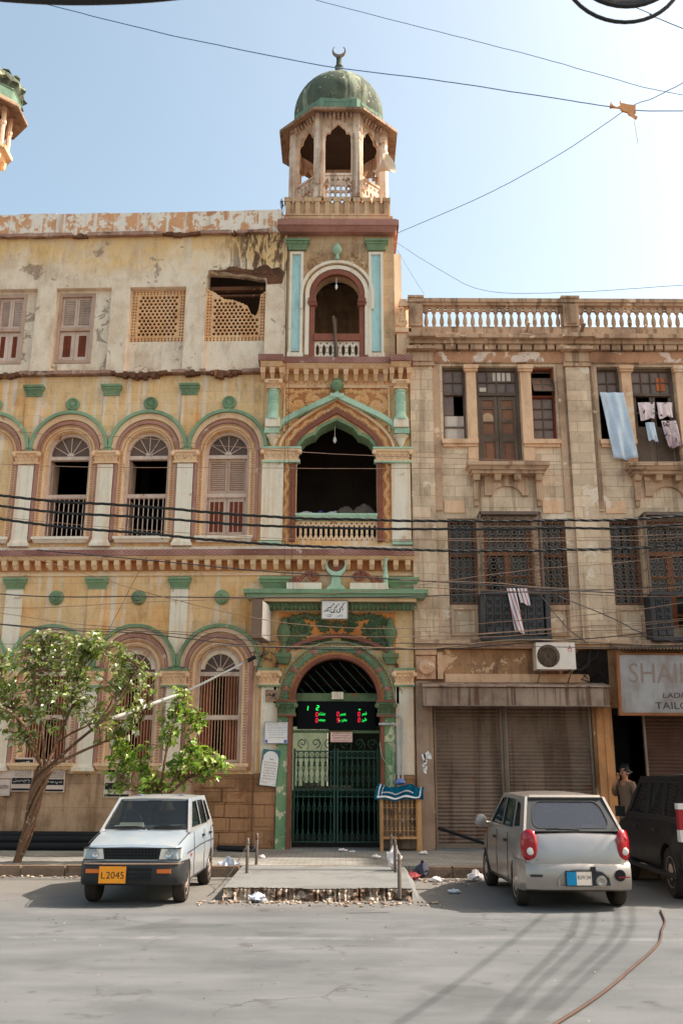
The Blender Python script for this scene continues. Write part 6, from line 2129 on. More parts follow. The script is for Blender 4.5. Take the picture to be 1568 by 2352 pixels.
# white pipes right of the gate
for k, (ut, zt2, ub) in enumerate(((1.35, 2.98, 1.35), (1.26, 2.8, 1.26))):
    mb = MB(FT)
    e0 = [(.84, .16, zt2)] + [(ut - .09, .16, zt2), (ut - .03, .16, zt2 - .02), (ut, .16, zt2 - .09), (ut, .16, 1.55 - .12 * k)]
    mb.tube(e0, .026, 8)
    for q in (.95, 1.15): mb.lathe([(.034, -.03), (.034, .03)], q, .16, 8, zt2, axis='u')
    for zz_ in (2.4, 1.9): mb.lathe([(.034, -.03), (.034, .03)], ut, .16, 8, zz_)
    tag(mb.build('water_pipe', M['galv'], None, 50), ('outer' if k == 0 else 'inner') + ' of two white water pipes bending down beside the gate', 'pipe', 'white pipes by the gate')
mb = MB(FT)
mb.tube([(.95, .15, 2.42), (1.12, .15, 2.42), (1.15, .15, 2.38), (1.15, .15, 1.6)], .013, 6); mb.tube([(.86, .16, 2.4), (.9, .16, 2.1), (1.0, .16, 1.95), (1.08, .16, 1.55)], .012, 6)
tag(mb.build('conduit', M['greenteal']), 'thin green conduit running down the gate jamb', 'conduit')

# wire cabinet with a prayer rug on top
cab = empty('wire_cabinet', FT(1.22, .35, ZP), 'rusty wire mesh cabinet on legs standing right of the gate', 'cabinet')
M['rustframe'] = weather('rusty_frame', lin(176, 140, 98), lin(112, 78, 50), .8, patch=lin(96, 60, 40), patch_amt=.22, patch_scale=5)
cu0, cu1, cd0, cd1 = .84, 1.68, .2, .62
mb = MB(FT)
for u in (cu0, cu1 - .06):
    for d in (cd0, cd1 - .05): mb.box(u, u + (.09 if u > 1.2 else .06), d, d + .05, ZP, 1.3)
for zz_ in (.42, 1.24): mb.box(cu0 + .06, cu1 - .06, cd1 - .04, cd1 - .005, zz_, zz_ + .05); mb.box(cu0 + .06, cu1 - .06, cd0, cd0 + .04, zz_, zz_ + .05)
mb.build('cabinet_frame', M['rustframe'], cab)
mb = MB(FT)
for u in [cu0 + .06 + k * .088 for k in range(9)]:
    w = .012 if abs(u - 1.25) < .05 else .006
    mb.box(u - w, u + w, cd1 - .03, cd1 - .015, .44, 1.26)
    for zz_ in (.62, .85, 1.08): mb.tube([(u + .044 + .038 * cos(q * PI / 5), cd1 - .02, zz_ + .038 * sin(q * PI / 5)) for q in range(10)], .005, 3, True)
for k in range(-8, 17):
    for s in (1, -1):
        a = (cu0 + .06 + k * .055, cd1 - .035, .46); L = .78
        x0, x1 = a[0], a[0] + s * L * .6
        if min(x0, x1) > cu0 + .03 and max(x0, x1) < cu1 - .05: mb.tube([a, (x1, a[1], a[2] + L)], .003, 3)
mb.build('wire_door', M['rustframe'], cab)
mb = MB(FT); mb.box(cu0 + .05, cu1 - .05, cd0 + .02, cd1 - .06, .44, .47); mb.box(cu0 + .05, cu1 - .05, cd0 - .02, cd0 - .005, .47, 1.26); mb.box(cu0 + .07, cu1 - .07, cd0 + .03, cd0 + .06, .2, .42)
mb.build('cabinet_back', M['dkwood'], cab)
mb = MB(FT); mb.lathe([(.03, -.04), (.035, 0), (.02, .03)], 1.3, cd1 - .01, 8, .8); mb.tube([(1.26, cd1 - .01, .88), (1.28, cd1 + .005, .8), (1.36, cd1 - .01, .87)], .008, 4); mb.build('padlock', M['greymetal'], cab)
g = NT('rug_pile')
v = g.obj(); x, y, z = g.xyz(v)
c = g.mix(g.ramp(g.noise(6, 5, .6, v), .3, .7), lin(20, 92, 116), lin(8, 58, 78))
M['rug'] = g.done(c, .95, .05)
rg_ = empty('prayer_rug', FT(1.22, .4, 1.3), 'teal blue prayer rug with white border thrown over the wire cabinet', 'rug')
def rugpt(s, t):
    """s across 0..1, t from back (0) to hanging front edge (1)"""
    u = cu0 - .05 + (cu1 - cu0 + .14) * s - .05 * (1 - s) * t + .02 * sin(t * 5)
    wob = .035 * sin(s * 9 + 1) + .025 * sin(s * 17 + t * 4) + .03 * sin(t * 7)
    if t < .62: return (u, cd0 + .02 + (cd1 - cd0) * t / .62, 1.4 + wob * .8 + .1 * sin(PI * min(1, (1 - abs(s - .85) * 2) if s > .4 else .2)))
    q = (t - .62) / .38
    return (u, cd1 + .03 + .03 * sin(q * PI / 2) + wob * .4, 1.4 + wob * .5 + .1 * sin(PI * min(1, (1 - abs(s - .85) * 2) if s > .4 else .2)) * (1 - q) - .17 * q - .03 * q * q)
def rugmesh(s0, s1, t0, t1, n, m, off):
    mb = MB(FT); G = []
    for j in range(m + 1):
        G.append([mb.p(*(lambda P: (P[0], P[1] + off, P[2] + off))(rugpt(s0 + (s1 - s0) * i / n, t0 + (t1 - t0) * j / m))) for i in range(n + 1)])
    for j in range(m):
        for i in range(n): mb.f.append([G[j][i], G[j][i + 1], G[j + 1][i + 1], G[j + 1][i]])
    return mb
rugmesh(0, 1, 0, 1, 40, 24, 0).build('rug_pile', M['rug'], rg_, 80)
mb = MB(FT)
def blob(s, t, ds, dt):
    P = [rugpt(s + a * ds, t + b * dt) for a, b in ((-1, -1), (1, -1), (1, 1), (-1, 1))]
    mb.face(*[(p[0], p[1] + .008, p[2] + .006) for p in P])
for k in range(22):
    s = .06 + k * .04
    blob(s, .93, .014, .03); blob(s + .02, .93, .008, .018)
    if k < 16: blob(.14 + k * .042, .78 - .0 * k, .011, .022)
    if 3 < k < 19: blob(s, .12, .012, .02)
for k in range(14):
    t = .1 + k * .06
    blob(.93, t, .016, .022); blob(.07, t, .013, .02); 
    if k > 2: blob(.14, t, .008, .014)
mb.build('rug_border', M['paper'], rg_)
mb = MB(FT)
for k in range(5): mb.lathe([(.02, 0), (.07 + rnd(0, .02), .03), (.05, .08), (.015, .11)], 1.3 + rnd(-.06, .08), .3 + rnd(-.05, .05), 8, 1.5 + rnd(0, .03))
tag(mb.build('blue_bag', weather('blue_plastic', lin(100, 124, 190), lin(60, 80, 150), .6, rough=.4, local=True)), 'crumpled blue plastic bag lying behind the rug on the cabinet', 'bag')

# posters on the left wall
def poster(px0, px1, py0, py1, label, seed, dark=True, tilt=0, T=FW):
    a = at_y(px0, py0, YF + .1); b = at_y(px1, py1, YF + .1)
    u0, u1 = (a.x - XW), (b.x - XW)
    z0, z1 = b.z, a.z
    root, TT, dd = board('poster', label, 'poster', u0, u1, z0, z1, .03, M['postpaper'], T, None, 0, tilt)
    w, h = u1 - u0, z1 - z0
    mb = MB(TT)
    if dark:
        mb.box(u0 + .05 * w, u1 - .05 * w, dd - .002, dd + .001, z1 - h * .32, z1 - h * .05)
        mb.box(u0 + .04 * w, u1 - .04 * w, dd - .002, dd + .001, z0 + h * .22, z0 + h * .4)
        mb.box(u0 + .04 * w, u1 - .04 * w, dd - .002, dd + .001, z0 + h * .03, z0 + h * .09)
    for k in range(4): mb.scribble(u0 + .08 * w, u1 - .08 * w, z0 + h * (.46 + .055 * k), .02, dd, seed + k, .006)
    mb.build('print', M['ink'], root)
    mb = MB(TT)
    if dark:
        mb.scribble(u0 + .1 * w, u1 - .1 * w, z1 - h * .15, h * .1, dd + .003, seed + 9, .016)
        mb.scribble(u0 + .1 * w, u1 - .1 * w, z0 + h * .31, h * .07, dd + .003, seed + 11, .009)
    else: mb.scribble(u0 + .1 * w, u1 - .1 * w, z0 + h * .2, h * .06, dd + .003, seed + 11, .009)
    mb.build('light_print', M['paper'], root)
M['postpaper'] = weather('poster_paper', lin(196, 186, 180), lin(160, 148, 142), .5, bump=.05, patch=lin(150, 130, 116), patch_amt=.1, patch_scale=5)
poster(30, 72, 1740, 1818, 'left half of a pasted pair of black and white posters behind the tree', 60)
poster(103, 147, 1745, 1820, 'right half of a pasted pair of black and white posters behind the tree', 70)
poster(244, 300, 1748, 1832, 'black and white poster half hidden by leaves behind the white car', 80)
poster(-20, 20, 1790, 1828, 'torn grey picture poster at the far left of the wall', 90, False)
poster(-14, 26, 1745, 1788, 'grey text poster pasted above the torn picture poster', 95, False)
poster(472, 515, 1735, 1772, 'small dark handbill pasted under the window sill', 100, True, R(-4))
mb = MB(FW)       # old boarded patch in the wall
a = at_y(305, 1820, YF).x - XW
mb.box(a, a + .5, .021, .035, .45, 1.2); mb.box(a + .08, a + .4, .035, .05, .55, 1.1)
mb.build('wall_patch', weather('old_hatch', lin(110, 92, 76), lin(60, 50, 44), .9, patch=lin(120, 130, 136), patch_amt=.25, patch_scale=4), mos)
mb = MB(FT)
for k in range(9):
    z = 1.75 + rnd(0, .55); u = 1.74 + rnd(0, .2)
    mb.prism([(u, z), (u + rnd(.04, .1), z + rnd(-.03, .03)), (u + rnd(.03, .1), z + rnd(.05, .13)), (u - .02, z + rnd(.04, .1))], .1215, .123)
tag(mb.build('torn_paper', M['paper']), 'torn remains of white paper stuck on the grey shop pier', 'paper')

# black pipes stacked along the foot of the wall
for k, (y0, zc, r, x0, x1) in enumerate(((20.95, ZP + .085, .085, -9.5, -3.0), (20.78, ZP + .08, .08, -9.2, -2.75), (20.87, ZP + .21, .08, -9.4, -3.1), (20.99, ZP + .3, .07, -9.3, -3.3))):
    mb = MB()
    pts = [(x0 + (x1 - x0) * t / 12, y0 + (21.4 - 21.15) * 0 + .012 * sin(t * 1.7 + k) + (-.035) * (x0 + (x1 - x0) * t / 12) * .9 * .0, zc - .0 * t) for t in range(13)]
    mb.tube(pts, r, 10)
    tag(mb.build('black_pipe', M['black'], None, 50), ['lowest black pipe against the wall foot', 'front black pipe of the pile along the wall foot', 'middle black pipe resting on the two lower ones', 'uppermost black pipe of the pile along the wall foot'][k], 'pipe', 'black pipes stacked along the wall')
mb = MB()
for k in range(3): mb.tube([(-2.55, 20.9 - k * .16, ZP + .06 + .01 * k), (-2.0, 20.85 - k * .16, ZP + .05), (-1.75, 20.8 - k * .1, ZP + .04)], .05, 8)
tag(mb.build('rubber_hose', M['black'], None, 50), 'short bundle of black hose ends by the stone plinth', 'hose')

# posts with chain beside the apron
def post(px, pyb, pyt, z=.165, label=''):
    b = at_z(px, pyb, z); t = at_y(px, pyt, b.y)
    mb = MB(); h = t.z - z
    mb.lathe([(.026, 0), (.026, h - .02), (.015, h)], b.x, b.y, 10, z)
    mb.lathe([(.034, h * .82), (.034, h * .86)], b.x, b.y, 10, z)
    o = tag(mb.build('chain_post', M['chrome'], None, 50), label, 'post', 'metal posts beside the apron')
    return Vector((b.x, b.y, z + h * .84))
M['chrome'] = weather('worn_post_metal', lin(100, 96, 92), lin(60, 50, 44), .8, patch=lin(90, 56, 40), patch_amt=.2, patch_scale=9, rough=.4, spec=.5, metal=.4)
A = post(567, 2006, 1925, label='nearer of the two metal posts left of the apron')
B = post(588.5, 1987, 1914, label='farther of the two metal posts left of the apron')
C = post(898.6, 1983, 1917, label='tallest seeming metal post at the back right of the apron')
D = post(907.5, 2004, 1928, label='middle metal post at the right of the apron')
E_ = post(917.4, 2064, 1960, label='nearest metal post at the front right corner of the apron')
def chain(p, q, sag, name, label):
    mb = MB(); n = 26
    pts = [p.lerp(q, k / n) - Vector((0, 0, sag * 4 * (k / n) * (1 - k / n))) for k in range(n + 1)]
    for k in range(n):
        a, b = pts[k], pts[k + 1]
        t = (b - a); L = t.length
        t.normalize(); s = t.cross(Vector((0, 0, 1))) if k % 2 else t.cross(Vector((0, 1, .1))); s.normalize()
        m = (a + b) / 2
        mb.tube([tuple(m + t * L * .68 * cos(2 * PI * j / 8) + s * .009 * sin(2 * PI * j / 8)) for j in range(8)], .003, 4, True)
    tag(mb.build(name, M['wiredk']), label, 'chain')
chain(A, B, .16, 'chain', 'rusty chain slung between the two left posts')
chain(A, A + Vector((-.42, -1.6, -.62)), .1, 'chain', 'rusty chain trailing from the nearer left post down to the road')

# litter
def bag(px, py, z, r, mat, label, seed, cat='litter', squash=.7):
    rg = random.Random(seed); p = at_z(px, py, z)
    mb = MB(); n, m = 14, 8
    G = []
    for j in range(m + 1):
        th = PI * j / m
        G.append([mb.p(p.x + r * sin(th) * cos(2 * PI * i / n) * rg.uniform(.6, 1.25), p.y + r * sin(th) * sin(2 * PI * i / n) * rg.uniform(.6, 1.25), z + max(.002, r * squash * (1 - cos(th)) * rg.uniform(.55, 1.2))) for i in range(n)])
    for j in range(m):
        for i in range(n): mb.f.append([G[j][i], G[j][(i + 1) % n], G[j + 1][(i + 1) % n], G[j + 1][i]])
    return tag(mb.build('litter_bag' if cat == 'litter' else 'rag', mat), label, cat)
M['plastic'] = weather('white_plastic', lin(226, 230, 236), lin(170, 180, 200), .5, rough=.35, spec=.5, bump=.6, local=True)
M['plasticblue'] = weather('bluish_plastic', lin(190, 208, 230), lin(90, 110, 150), .8, rough=.35, spec=.5, bump=.6, local=True)
M['ragdark'] = weather('dark_rag', lin(60, 66, 84), lin(36, 38, 50), .6, bump=.6, local=True)
M['ragred'] = weather('red_rag', lin(150, 76, 84), lin(100, 50, 60), .6, bump=.6, local=True)
bag(525, 2010, 0, .2, M['plasticblue'], 'crumpled white and blue plastic heap beside the left edge of the apron', 1)
bag(592, 2072, 0, .13, M['plasticblue'], 'pale blue plastic bag lying before the broken apron edge', 2, squash=.45)
bag(628, 2066, 0, .05, M['plastic'], 'small white scrap before the middle of the broken apron edge', 3, squash=.4)
bag(772, 2062, 0, .06, M['plastic'], 'small white bag just in front of the apron edge', 4, squash=.5)
bag(864, 1972, ZP, .08, M['plastic'], 'white plastic scrap on the paving at the back of the apron', 5, squash=.5)
bag(602, 1971, ZP, .06, M['plastic'], 'little white scrap on the sunlit paving', 6, squash=.5)
bag(906, 2000, .165, .12, M['plastic'], 'white bag caught on the middle right post', 7, squash=1.6)
bag(787, 1956, ZP, .1, M['plastic'], 'white litter in the shade near the gate foot', 8, squash=.3)
bag(808, 1958, ZP, .07, M['plastic'], 'smaller white litter beside the cabinet leg', 9, squash=.3)
bag(973, 1963, ZP, .09, M['plastic'], 'pale scrap on the footway before the shutters', 10, squash=.4)
bag(968, 2016, 0, .13, M['ragdark'], 'dark cloth rag standing by the right kerb', 11, 'rag', 1.0)
bag(948, 2022, 0, .13, M['ragred'], 'dull red rag beside the dark one at the kerb', 12, 'rag', .5)
bag(1000, 2026, 0, .1, M['plastic'], 'white rag at the kerb right of the dark rag', 13, 'rag', .4)
bag(1092, 2024, 0, .12, M['plastic'], 'white plastic at the kerb beside the silver car', 14, squash=.7)
bag(1042, 2052, 0, .1, M['plasticblue'], 'flattened plastic in the shadow left of the silver car', 15, squash=.3)
bag(1010, 1945, ZP, .06, M['plastic'], 'tiny white scrap against the roller shutter', 16, squash=.9)
bag(500, 2387 - 2, 0, .0, M['plastic'], 'x', 17) if False else None
# plank leaning by the shutters
mb = MB(FT); mb.tube([(2.1, .1, .62), (3.3, .16, .24)], .035, 6)
tag(mb.build('fallen_bar', M['black']), 'dark bar leaning low across the roller shutter', 'bar')
# weed on the parapet
mb = MB(FW)
for k in range(5):
    a = rnd(-.12, .12)
    mb.tube([(.35, -.1, 15.7), (.35 + a * .5, -.1, 15.95), (.35 + a, -.1 + rnd(-.1, .1), 16.15 + rnd(0, .15))], .006, 4)
    for q in range(4):
        s = rnd(.4, 1); uu, zq = .35 + a * s, 15.7 + .5 * s + rnd(-.03, .03)
        mb.face((uu, -.1, zq), (uu + rnd(.02, .06), -.08, zq + .05), (uu + rnd(-.02, .02), -.12, zq + .1))
tag(mb.build('weed', plain('weed_green', lin(70, 80, 60), .8)), 'small dark weed growing from the end of the parapet', 'plant')
# ---------------------------------------------------------------- overhead cables
def smooth_path(P, n=10):
    out = []
    for k in range(len(P) - 1):
        p0, p1, p2, p3 = P[max(k - 1, 0)], P[k], P[k + 1], P[min(k + 2, len(P) - 1)]
        for j in range(n):
            t = j / n
            out.append(.5 * ((2 * p1) + (p2 - p0) * t + (2 * p0 - 5 * p1 + 4 * p2 - p3) * t * t + (3 * p1 - p0 - 3 * p2 + p3) * t ** 3))
    out.append(P[-1])
    return out
def wire(pts, Y0, Y1, r, mat, label, name='overhead_wire', cat='wire', group=None, twist=0, ext=True):
    """strung past the sighted points, between street depths Y0 and Y1"""
    xs = [q[0] for q in pts]
    P = [at_y(x, y, Y0 + (Y1 - Y0) * (i / (len(pts) - 1))) for i, (x, y) in enumerate(pts)]
    if ext:
        if xs[0] <= 5: P.insert(0, P[0] + (P[0] - P[1]).normalized() * 6 + Vector((0, 0, .5)))
        if xs[-1] >= 1560: P.append(P[-1] + (P[-1] - P[-2]).normalized() * 6 + Vector((0, 0, .5)))
    P = smooth_path(P, 12)
    rk = random.Random(int(pts[0][1] * 7))
    dz = 0
    for q in P:
        dz = dz * .8 + rk.gauss(0, .003); q.z += dz
    mb = MB()
    if twist:
        for s in range(3):
            ph = s * 2 * PI / 3
            L = 0; Q = []
            last = P[0]
            D = smooth_path(P, 4)
            for p in D:
                L += (p - last).length; last = p
                a = L * twist + ph
                Q.append((p.x, p.y + r * .55 * cos(a), p.z + r * .55 * sin(a)))
            mb.tube(Q, r * .55, 5)
    else:
        mb.tube([tuple(p) for p in P], r, 5)
    return tag(mb.build(name, mat, None, 60), label, cat, group)
G3 = 'twisted cable bundles across the front'
wire([(0, 1138), (320, 1163), (631, 1187), (987, 1196), (1280, 1195), (1568, 1184)], 18, 18, .028, M['cable'], 'uppermost of the three thick twisted black cables across the front', 'cable_bundle', 'cable', G3, 9)
wire([(0, 1161), (320, 1187), (631, 1208), (987, 1215.5), (1280, 1214), (1568, 1204)], 17.9, 17.9, .026, M['cable'], 'middle of the three thick twisted black cables across the front', 'cable_bundle', 'cable', G3, 8)
wire([(0, 1191), (320, 1224), (631, 1251), (987, 1263.5), (1280, 1262), (1568, 1250)], 17.7, 17.7, .027, M['cable'], 'lowest of the three thick twisted black cables across the front', 'cable_bundle', 'cable', G3, 10)
GW = 'thin wires across the front'
thin = [([(0, 987), (280, 1003), (631, 1034), (987, 1050), (1568, 1062)], .008, 'wire', 'thin pale wire crossing the arch heads of the first storey windows'),
        ([(0, 1066), (631, 1075), (987, 1076), (1568, 1071)], .008, 'wire', 'thin pale wire level with the dark window openings'),
        ([(85, 1263), (360, 1288), (631, 1314), (987, 1335), (1568, 1367)], .014, 'wiredk', 'dark cable dropping from the bracket course to the crescent'),
        ([(0, 1364), (320, 1370), (631, 1373), (987, 1368), (1230, 1358), (1568, 1342)], .014, 'wiredk', 'dark whipped cable running level with the green canopy'),
        ([(0, 1434), (320, 1455), (631, 1487), (987, 1492), (1200, 1478), (1568, 1440)], .012, 'wiredk', 'dark wire sagging under the sign box'),
        ([(0, 1396), (300, 1384), (631, 1371), (900, 1352), (1200, 1310), (1568, 1275)], .008, 'wire', 'pale wire rising to the right past the canopy'),
        ([(15, 1263), (200, 1318), (370, 1370), (631, 1427), (900, 1444), (1250, 1420), (1568, 1385)], .009, 'wire', 'brownish wire slanting from the left cornice to the carved spandrel'),
        ([(0, 1408), (320, 1445), (631, 1459), (987, 1462), (1300, 1440), (1568, 1420)], .008, 'wire', 'thin wire passing over the tops of the lower arches'),
        ([(0, 1433), (300, 1448), (631, 1474), (987, 1478), (1568, 1485)], .009, 'wiredk', 'thin dark wire below the carved spandrel'),
        ([(500, 1483), (787, 1484), (987, 1489), (1130, 1473), (1250, 1470), (1568, 1478)], .018, 'greymetal', 'grey conduit cable running under the string course'),
        ([(0, 1187), (631, 1236), (987, 1238), (1568, 1226)], .007, 'wire', 'hair thin wire between the twisted cables'),
        ([(918, 1332), (1130, 1340), (1320, 1352), (1568, 1348)], .009, 'wire', 'pale wire across the iron window cages'),
        ([(918, 1345), (1130, 1358), (1320, 1364), (1568, 1368)], .01, 'wire', 'brown wire just above the dark balcony fronts'),
        ([(918, 1462), (1130, 1455), (1320, 1442), (1568, 1425)], .008, 'wire', 'pale wire rising below the dark balconies'),
        ([(918, 1475), (1130, 1463), (1320, 1450), (1568, 1436)], .008, 'wire', 'second pale wire rising below the dark balconies'),
        ([(1283, 1370), (1400, 1418), (1470, 1452), (1568, 1478)], .012, 'wiredk', 'dark cable dropping to the right beside the second iron cage'),
        ([(1240, 1366), (1300, 1440), (1350, 1480)], .01, 'wiredk', 'dark loop of wire hanging from the first balcony corner'),
        ([(918, 1240), (1200, 1244), (1400, 1240), (1568, 1232)], .007, 'wire', 'hair thin wire in front of the upper part of the iron cages')]
for k, (pts, r, m, lb_) in enumerate(thin):
    wire(pts, 19.2 + .1 * (k % 5), 19.2 + .1 * (k % 5), r * .9, M[m], lb_, group=GW)
wire([(345, 1265), (300, 1350), (235, 1478)], YF - .12, YF - .3, .008, M['wire'], 'thin wire slanting down the ochre wall between two arches', group=GW)
def wall_wire(pts, label):
    P = smooth_path([at_y(x, y, YF - .34) for x, y in pts], 6)
    mb = MB(); mb.tube([tuple(p) for p in P], .006, 4)
    tag(mb.build('wall_wire', M['wiredk']), label, 'wire', 'thin wires hanging down the tower')
wall_wire([(653, 530), (655, 700), (657, 850), (655, 1000), (651, 1150), (654, 1240), (653, 1310)], 'thin dark wire hanging down the left side of the tower')
wall_wire([(664, 850), (662, 960), (660, 1030), (668, 1100), (668, 1180), (671, 1290), (676, 1390)], 'kinked dark wire hanging beside the carved pier')
# sky wires
wire([(100, 8), (420, 86), (740, 150), (1000, 184), (1250, 222), (1420, 247), (1568, 255)], 15, 15, .0105, M['wireblue'], 'long wire sagging across the sky past the crescent finial')
wire([(725, 0), (980, 66), (1230, 130), (1400, 178), (1568, 219)], 17, 17, .008, M['wireblue'], 'thin wire slanting across the upper right of the sky')
wire([(1568, 190), (1500, 224), (1440, 250), (1300, 345), (1120, 445), (912, 535)], 14.9, YF + .6, .009, M['wireblue'], 'wire rising to the right from the tower cornice', ext=False)
wire([(1420, 0), (1490, 30), (1568, 66)], 14, 14, .009, M['wireblue'], 'short wire crossing the top right corner of the sky')
wire([(912, 558), (1010, 620), (1115, 668), (1300, 672), (1568, 655)], YF + .5, 17, .006, M['wireblue'], 'faint wire drooping behind the roof balustrade', ext=False)
wire([(912, 575), (945, 630), (974, 676)], YF + .5, YF + .1, .005, M['wireblue'], 'faint wire running steeply down from the tower to the balustrade', ext=False)
# torn scrap caught where two wires cross
Ys = 14.92
def SPt(x, y): return at_y(890 * 0 + 2050 / 1.7417 + x * .2493, y * .2493, Ys)
mb = MB()
out = [(985, 945), (1060, 960), (1130, 968), (1128, 1010), (1135, 1035), (1120, 1060), (1150, 1075), (1140, 1090), (1110, 1092), (1065, 1050), (1060, 1030), (1010, 1020), (975, 998), (945, 992), (915, 975), (905, 985), (895, 965), (905, 950), (930, 975), (960, 985), (985, 975)]
T3 = geometry.tessellate_polygon([[Vector((a, -b, 0)) for a, b in out]])
fr = [mb.p(*SPt(a, b)) for a, b in out]
bk = [mb.p(*(SPt(a, b) + Vector((0, .03 + .04 * sin(a * .05), 0)))) for a, b in out]
for t in T3: mb.f += [[fr[k] for k in t], [bk[k] for k in t]]
n = len(out)
for k in range(n): mb.f.append([fr[k], fr[(k + 1) % n], bk[(k + 1) % n], bk[k]])
for a, b, c, e in ((990, 930, 985, 950), (905, 945, 900, 965)): mb.tube([tuple(SPt(a, b)), tuple(SPt(c, e))], .012, 5)
mb.tube([tuple(SPt(1112, 1095)), tuple(SPt(1130, 1200)), tuple(SPt(1152, 1330))], .004, 4)
tag(mb.build('torn_scrap', weather('torn_cloth', lin(200, 150, 110), lin(110, 84, 64), .8, patch=lin(60, 50, 46), patch_amt=.2, patch_scale=7)), 'torn brown scrap caught where two wires cross the sky', 'scrap')
# cable coil hanging close overhead, and a thick cable at the top left
Yc = 6.5
cl = at_y(1425, -60, Yc)
coil = MB()
def ringpts(cx, cy, rx, ry, Y, tilt, n=40):
    return [tuple(at_y(cx, cy, Y) + Vector((rx * cos(2 * PI * k / n), tilt * sin(2 * PI * k / n), ry * sin(2 * PI * k / n)))) for k in range(n)]
S = Yc * 1.05 / FD * 1.35
coil.tube(ringpts(1428, -72, 122 * S, 118 * S, Yc, -.06), .017, 8, True)
for k in range(6):
    coil.tube(ringpts(1432 + k * 3, -104 - 3 * k, (118 + 4 * k) * S, (114 + 2 * k) * S, Yc + .05 * k, -.06), .02, 8, True)
tag(coil.build('cable_coil', M['cable'], None, 60), 'coil of thick black cable hanging overhead at the top right', 'cable')
P = [at_y(x, y, 5.0) for x, y in ((-160, -26), (0, -8), (150, 0), (300, -3), (440, -16), (620, -44))]
mb = MB(); mb.tube([tuple(p) for p in smooth_path(P, 8)], .032, 9)
tag(mb.build('thick_cable', M['cable'], None, 60), 'thick black cable sagging into the top left corner of the sky', 'cable')
# cables over the right part of the street whose shadows sweep the road
shadow_lines = [[(1258, 2093), (1190, 2150), (1100, 2220), (990, 2300), (900, 2360)],
                [(1325, 2093), (1318, 2130), (1280, 2180), (1210, 2250), (1100, 2370)],
                [(1365, 2093), (1355, 2135), (1320, 2180), (1245, 2250), (1150, 2345)],
                [(1415, 2093), (1418, 2125), (1390, 2170), (1320, 2235), (1200, 2350)],
                [(1450, 2093), (1450, 2125), (1425, 2170), (1350, 2240), (1230, 2350)]]
for k, L in enumerate(shadow_lines):
    Hh = 6.2 + .12 * k
    P = [at_z(x, y, 0) for x, y in L]
    d0 = (P[0] - P[1]).normalized()
    P = [P[0] + d0 * 3] + P + [P[-1] + (P[-1] - P[-2]).normalized() * 4]
    P = [p + sund * (Hh / sund.z) for p in P]
    mb = MB(); mb.tube([tuple(p) for p in smooth_path(P, 8)], .016, 6)
    tag(mb.build('street_cable', M['cable'], None, 60), 'cable strung over the street whose shadow curves across the road', 'cable', 'cables strung high over the street')
# hose lying on the road
pts = [(1515, 2092), (1524, 2104), (1527, 2118), (1521, 2138), (1508, 2162), (1485, 2190), (1450, 2225), (1405, 2265), (1350, 2305), (1280, 2352), (1200, 2400), (1080, 2470)]
P = [at_z(x, y, .014) + Vector((rnd(-.015, .015), rnd(-.03, .03), 0)) for x, y in pts]
mb = MB(); mb.tube([tuple(q) for q in smooth_path(P, 6)], .013, 7)
tag(mb.build('road_cable', weather('brown_cable', lin(84, 62, 52), lin(58, 42, 36), .7, rough=.7, F=(1, 1, 1)), None, 60), 'brown cable lying in a curve across the road', 'cable')
# ---------------------------------------------------------------- cars
def paint(name, col, rough=.28, metal=0, dust=.25, dustcol=None, coat=.6):
    g = NT(name)
    v = g.obj(); x, y, z = g.xyz(v)
    n = g.noise(3.2, 7, .65, v)
    c = g.mix(g.math('MULTIPLY', g.ramp(n, .38, .72), dust), col, dustcol or lin(190, 178, 160))
    c = g.mix(g.math('MULTIPLY', g.ramp(z, .5, .25), .35 if coat > .3 else .05), c, lin(150, 132, 112))
    g.b.inputs['Coat Weight'].default_value = coat
    g.b.inputs['Coat Roughness'].default_value = .12
    return g.done(c, g.math('ADD', rough, g.math('MULTIPLY', n, .18)), .45 if coat > .3 else .12, metal)
M['carwhite'] = paint('white_car_paint', lin(140, 151, 162))
M['carsilver'] = paint('silver_car_paint', lin(158, 152, 150), .3, .6, .2)
M['carblack'] = paint('black_car_paint', (.012, .012, .013, 1), .4, 0, .0, lin(20, 18, 16), .15)
M['trim'] = plain('black_bumper_plastic', (.022, .022, .023, 1), .5, .35, grain=.2)
M['tyre'] = weather('tyre_rubber', (.022, .021, .02, 1), lin(70, 60, 52), .4, rough=.85, bump=.1, local=True)
M['rim'] = weather('wheel_metal', lin(176, 172, 168), lin(120, 110, 102), .5, rough=.4, metal=.5, bump=.05, local=True)
M['carglass'] = glass_mat('car_glass', (.8, .86, .84, 1), .72, .02)
M['tint'] = glass_mat('tinted_glass', (.35, .37, .37, 1), .45, .02)
M['seat'] = plain('seat_fabric', lin(86, 88, 104), .9)
M['cabin'] = plain('cabin_trim', lin(64, 62, 62), .85)
M['lens'] = plain('clear_lens', lin(214, 208, 198), .12, .6, .0)
M['amber'] = plain('amber_lens', lin(206, 106, 40), .2, .5)
M['redlens'] = plain('red_lens', (.34, .006, .014, 1), .12, .6)
M['chromed'] = plain('chrome', lin(200, 200, 200), .12, .5, .9)

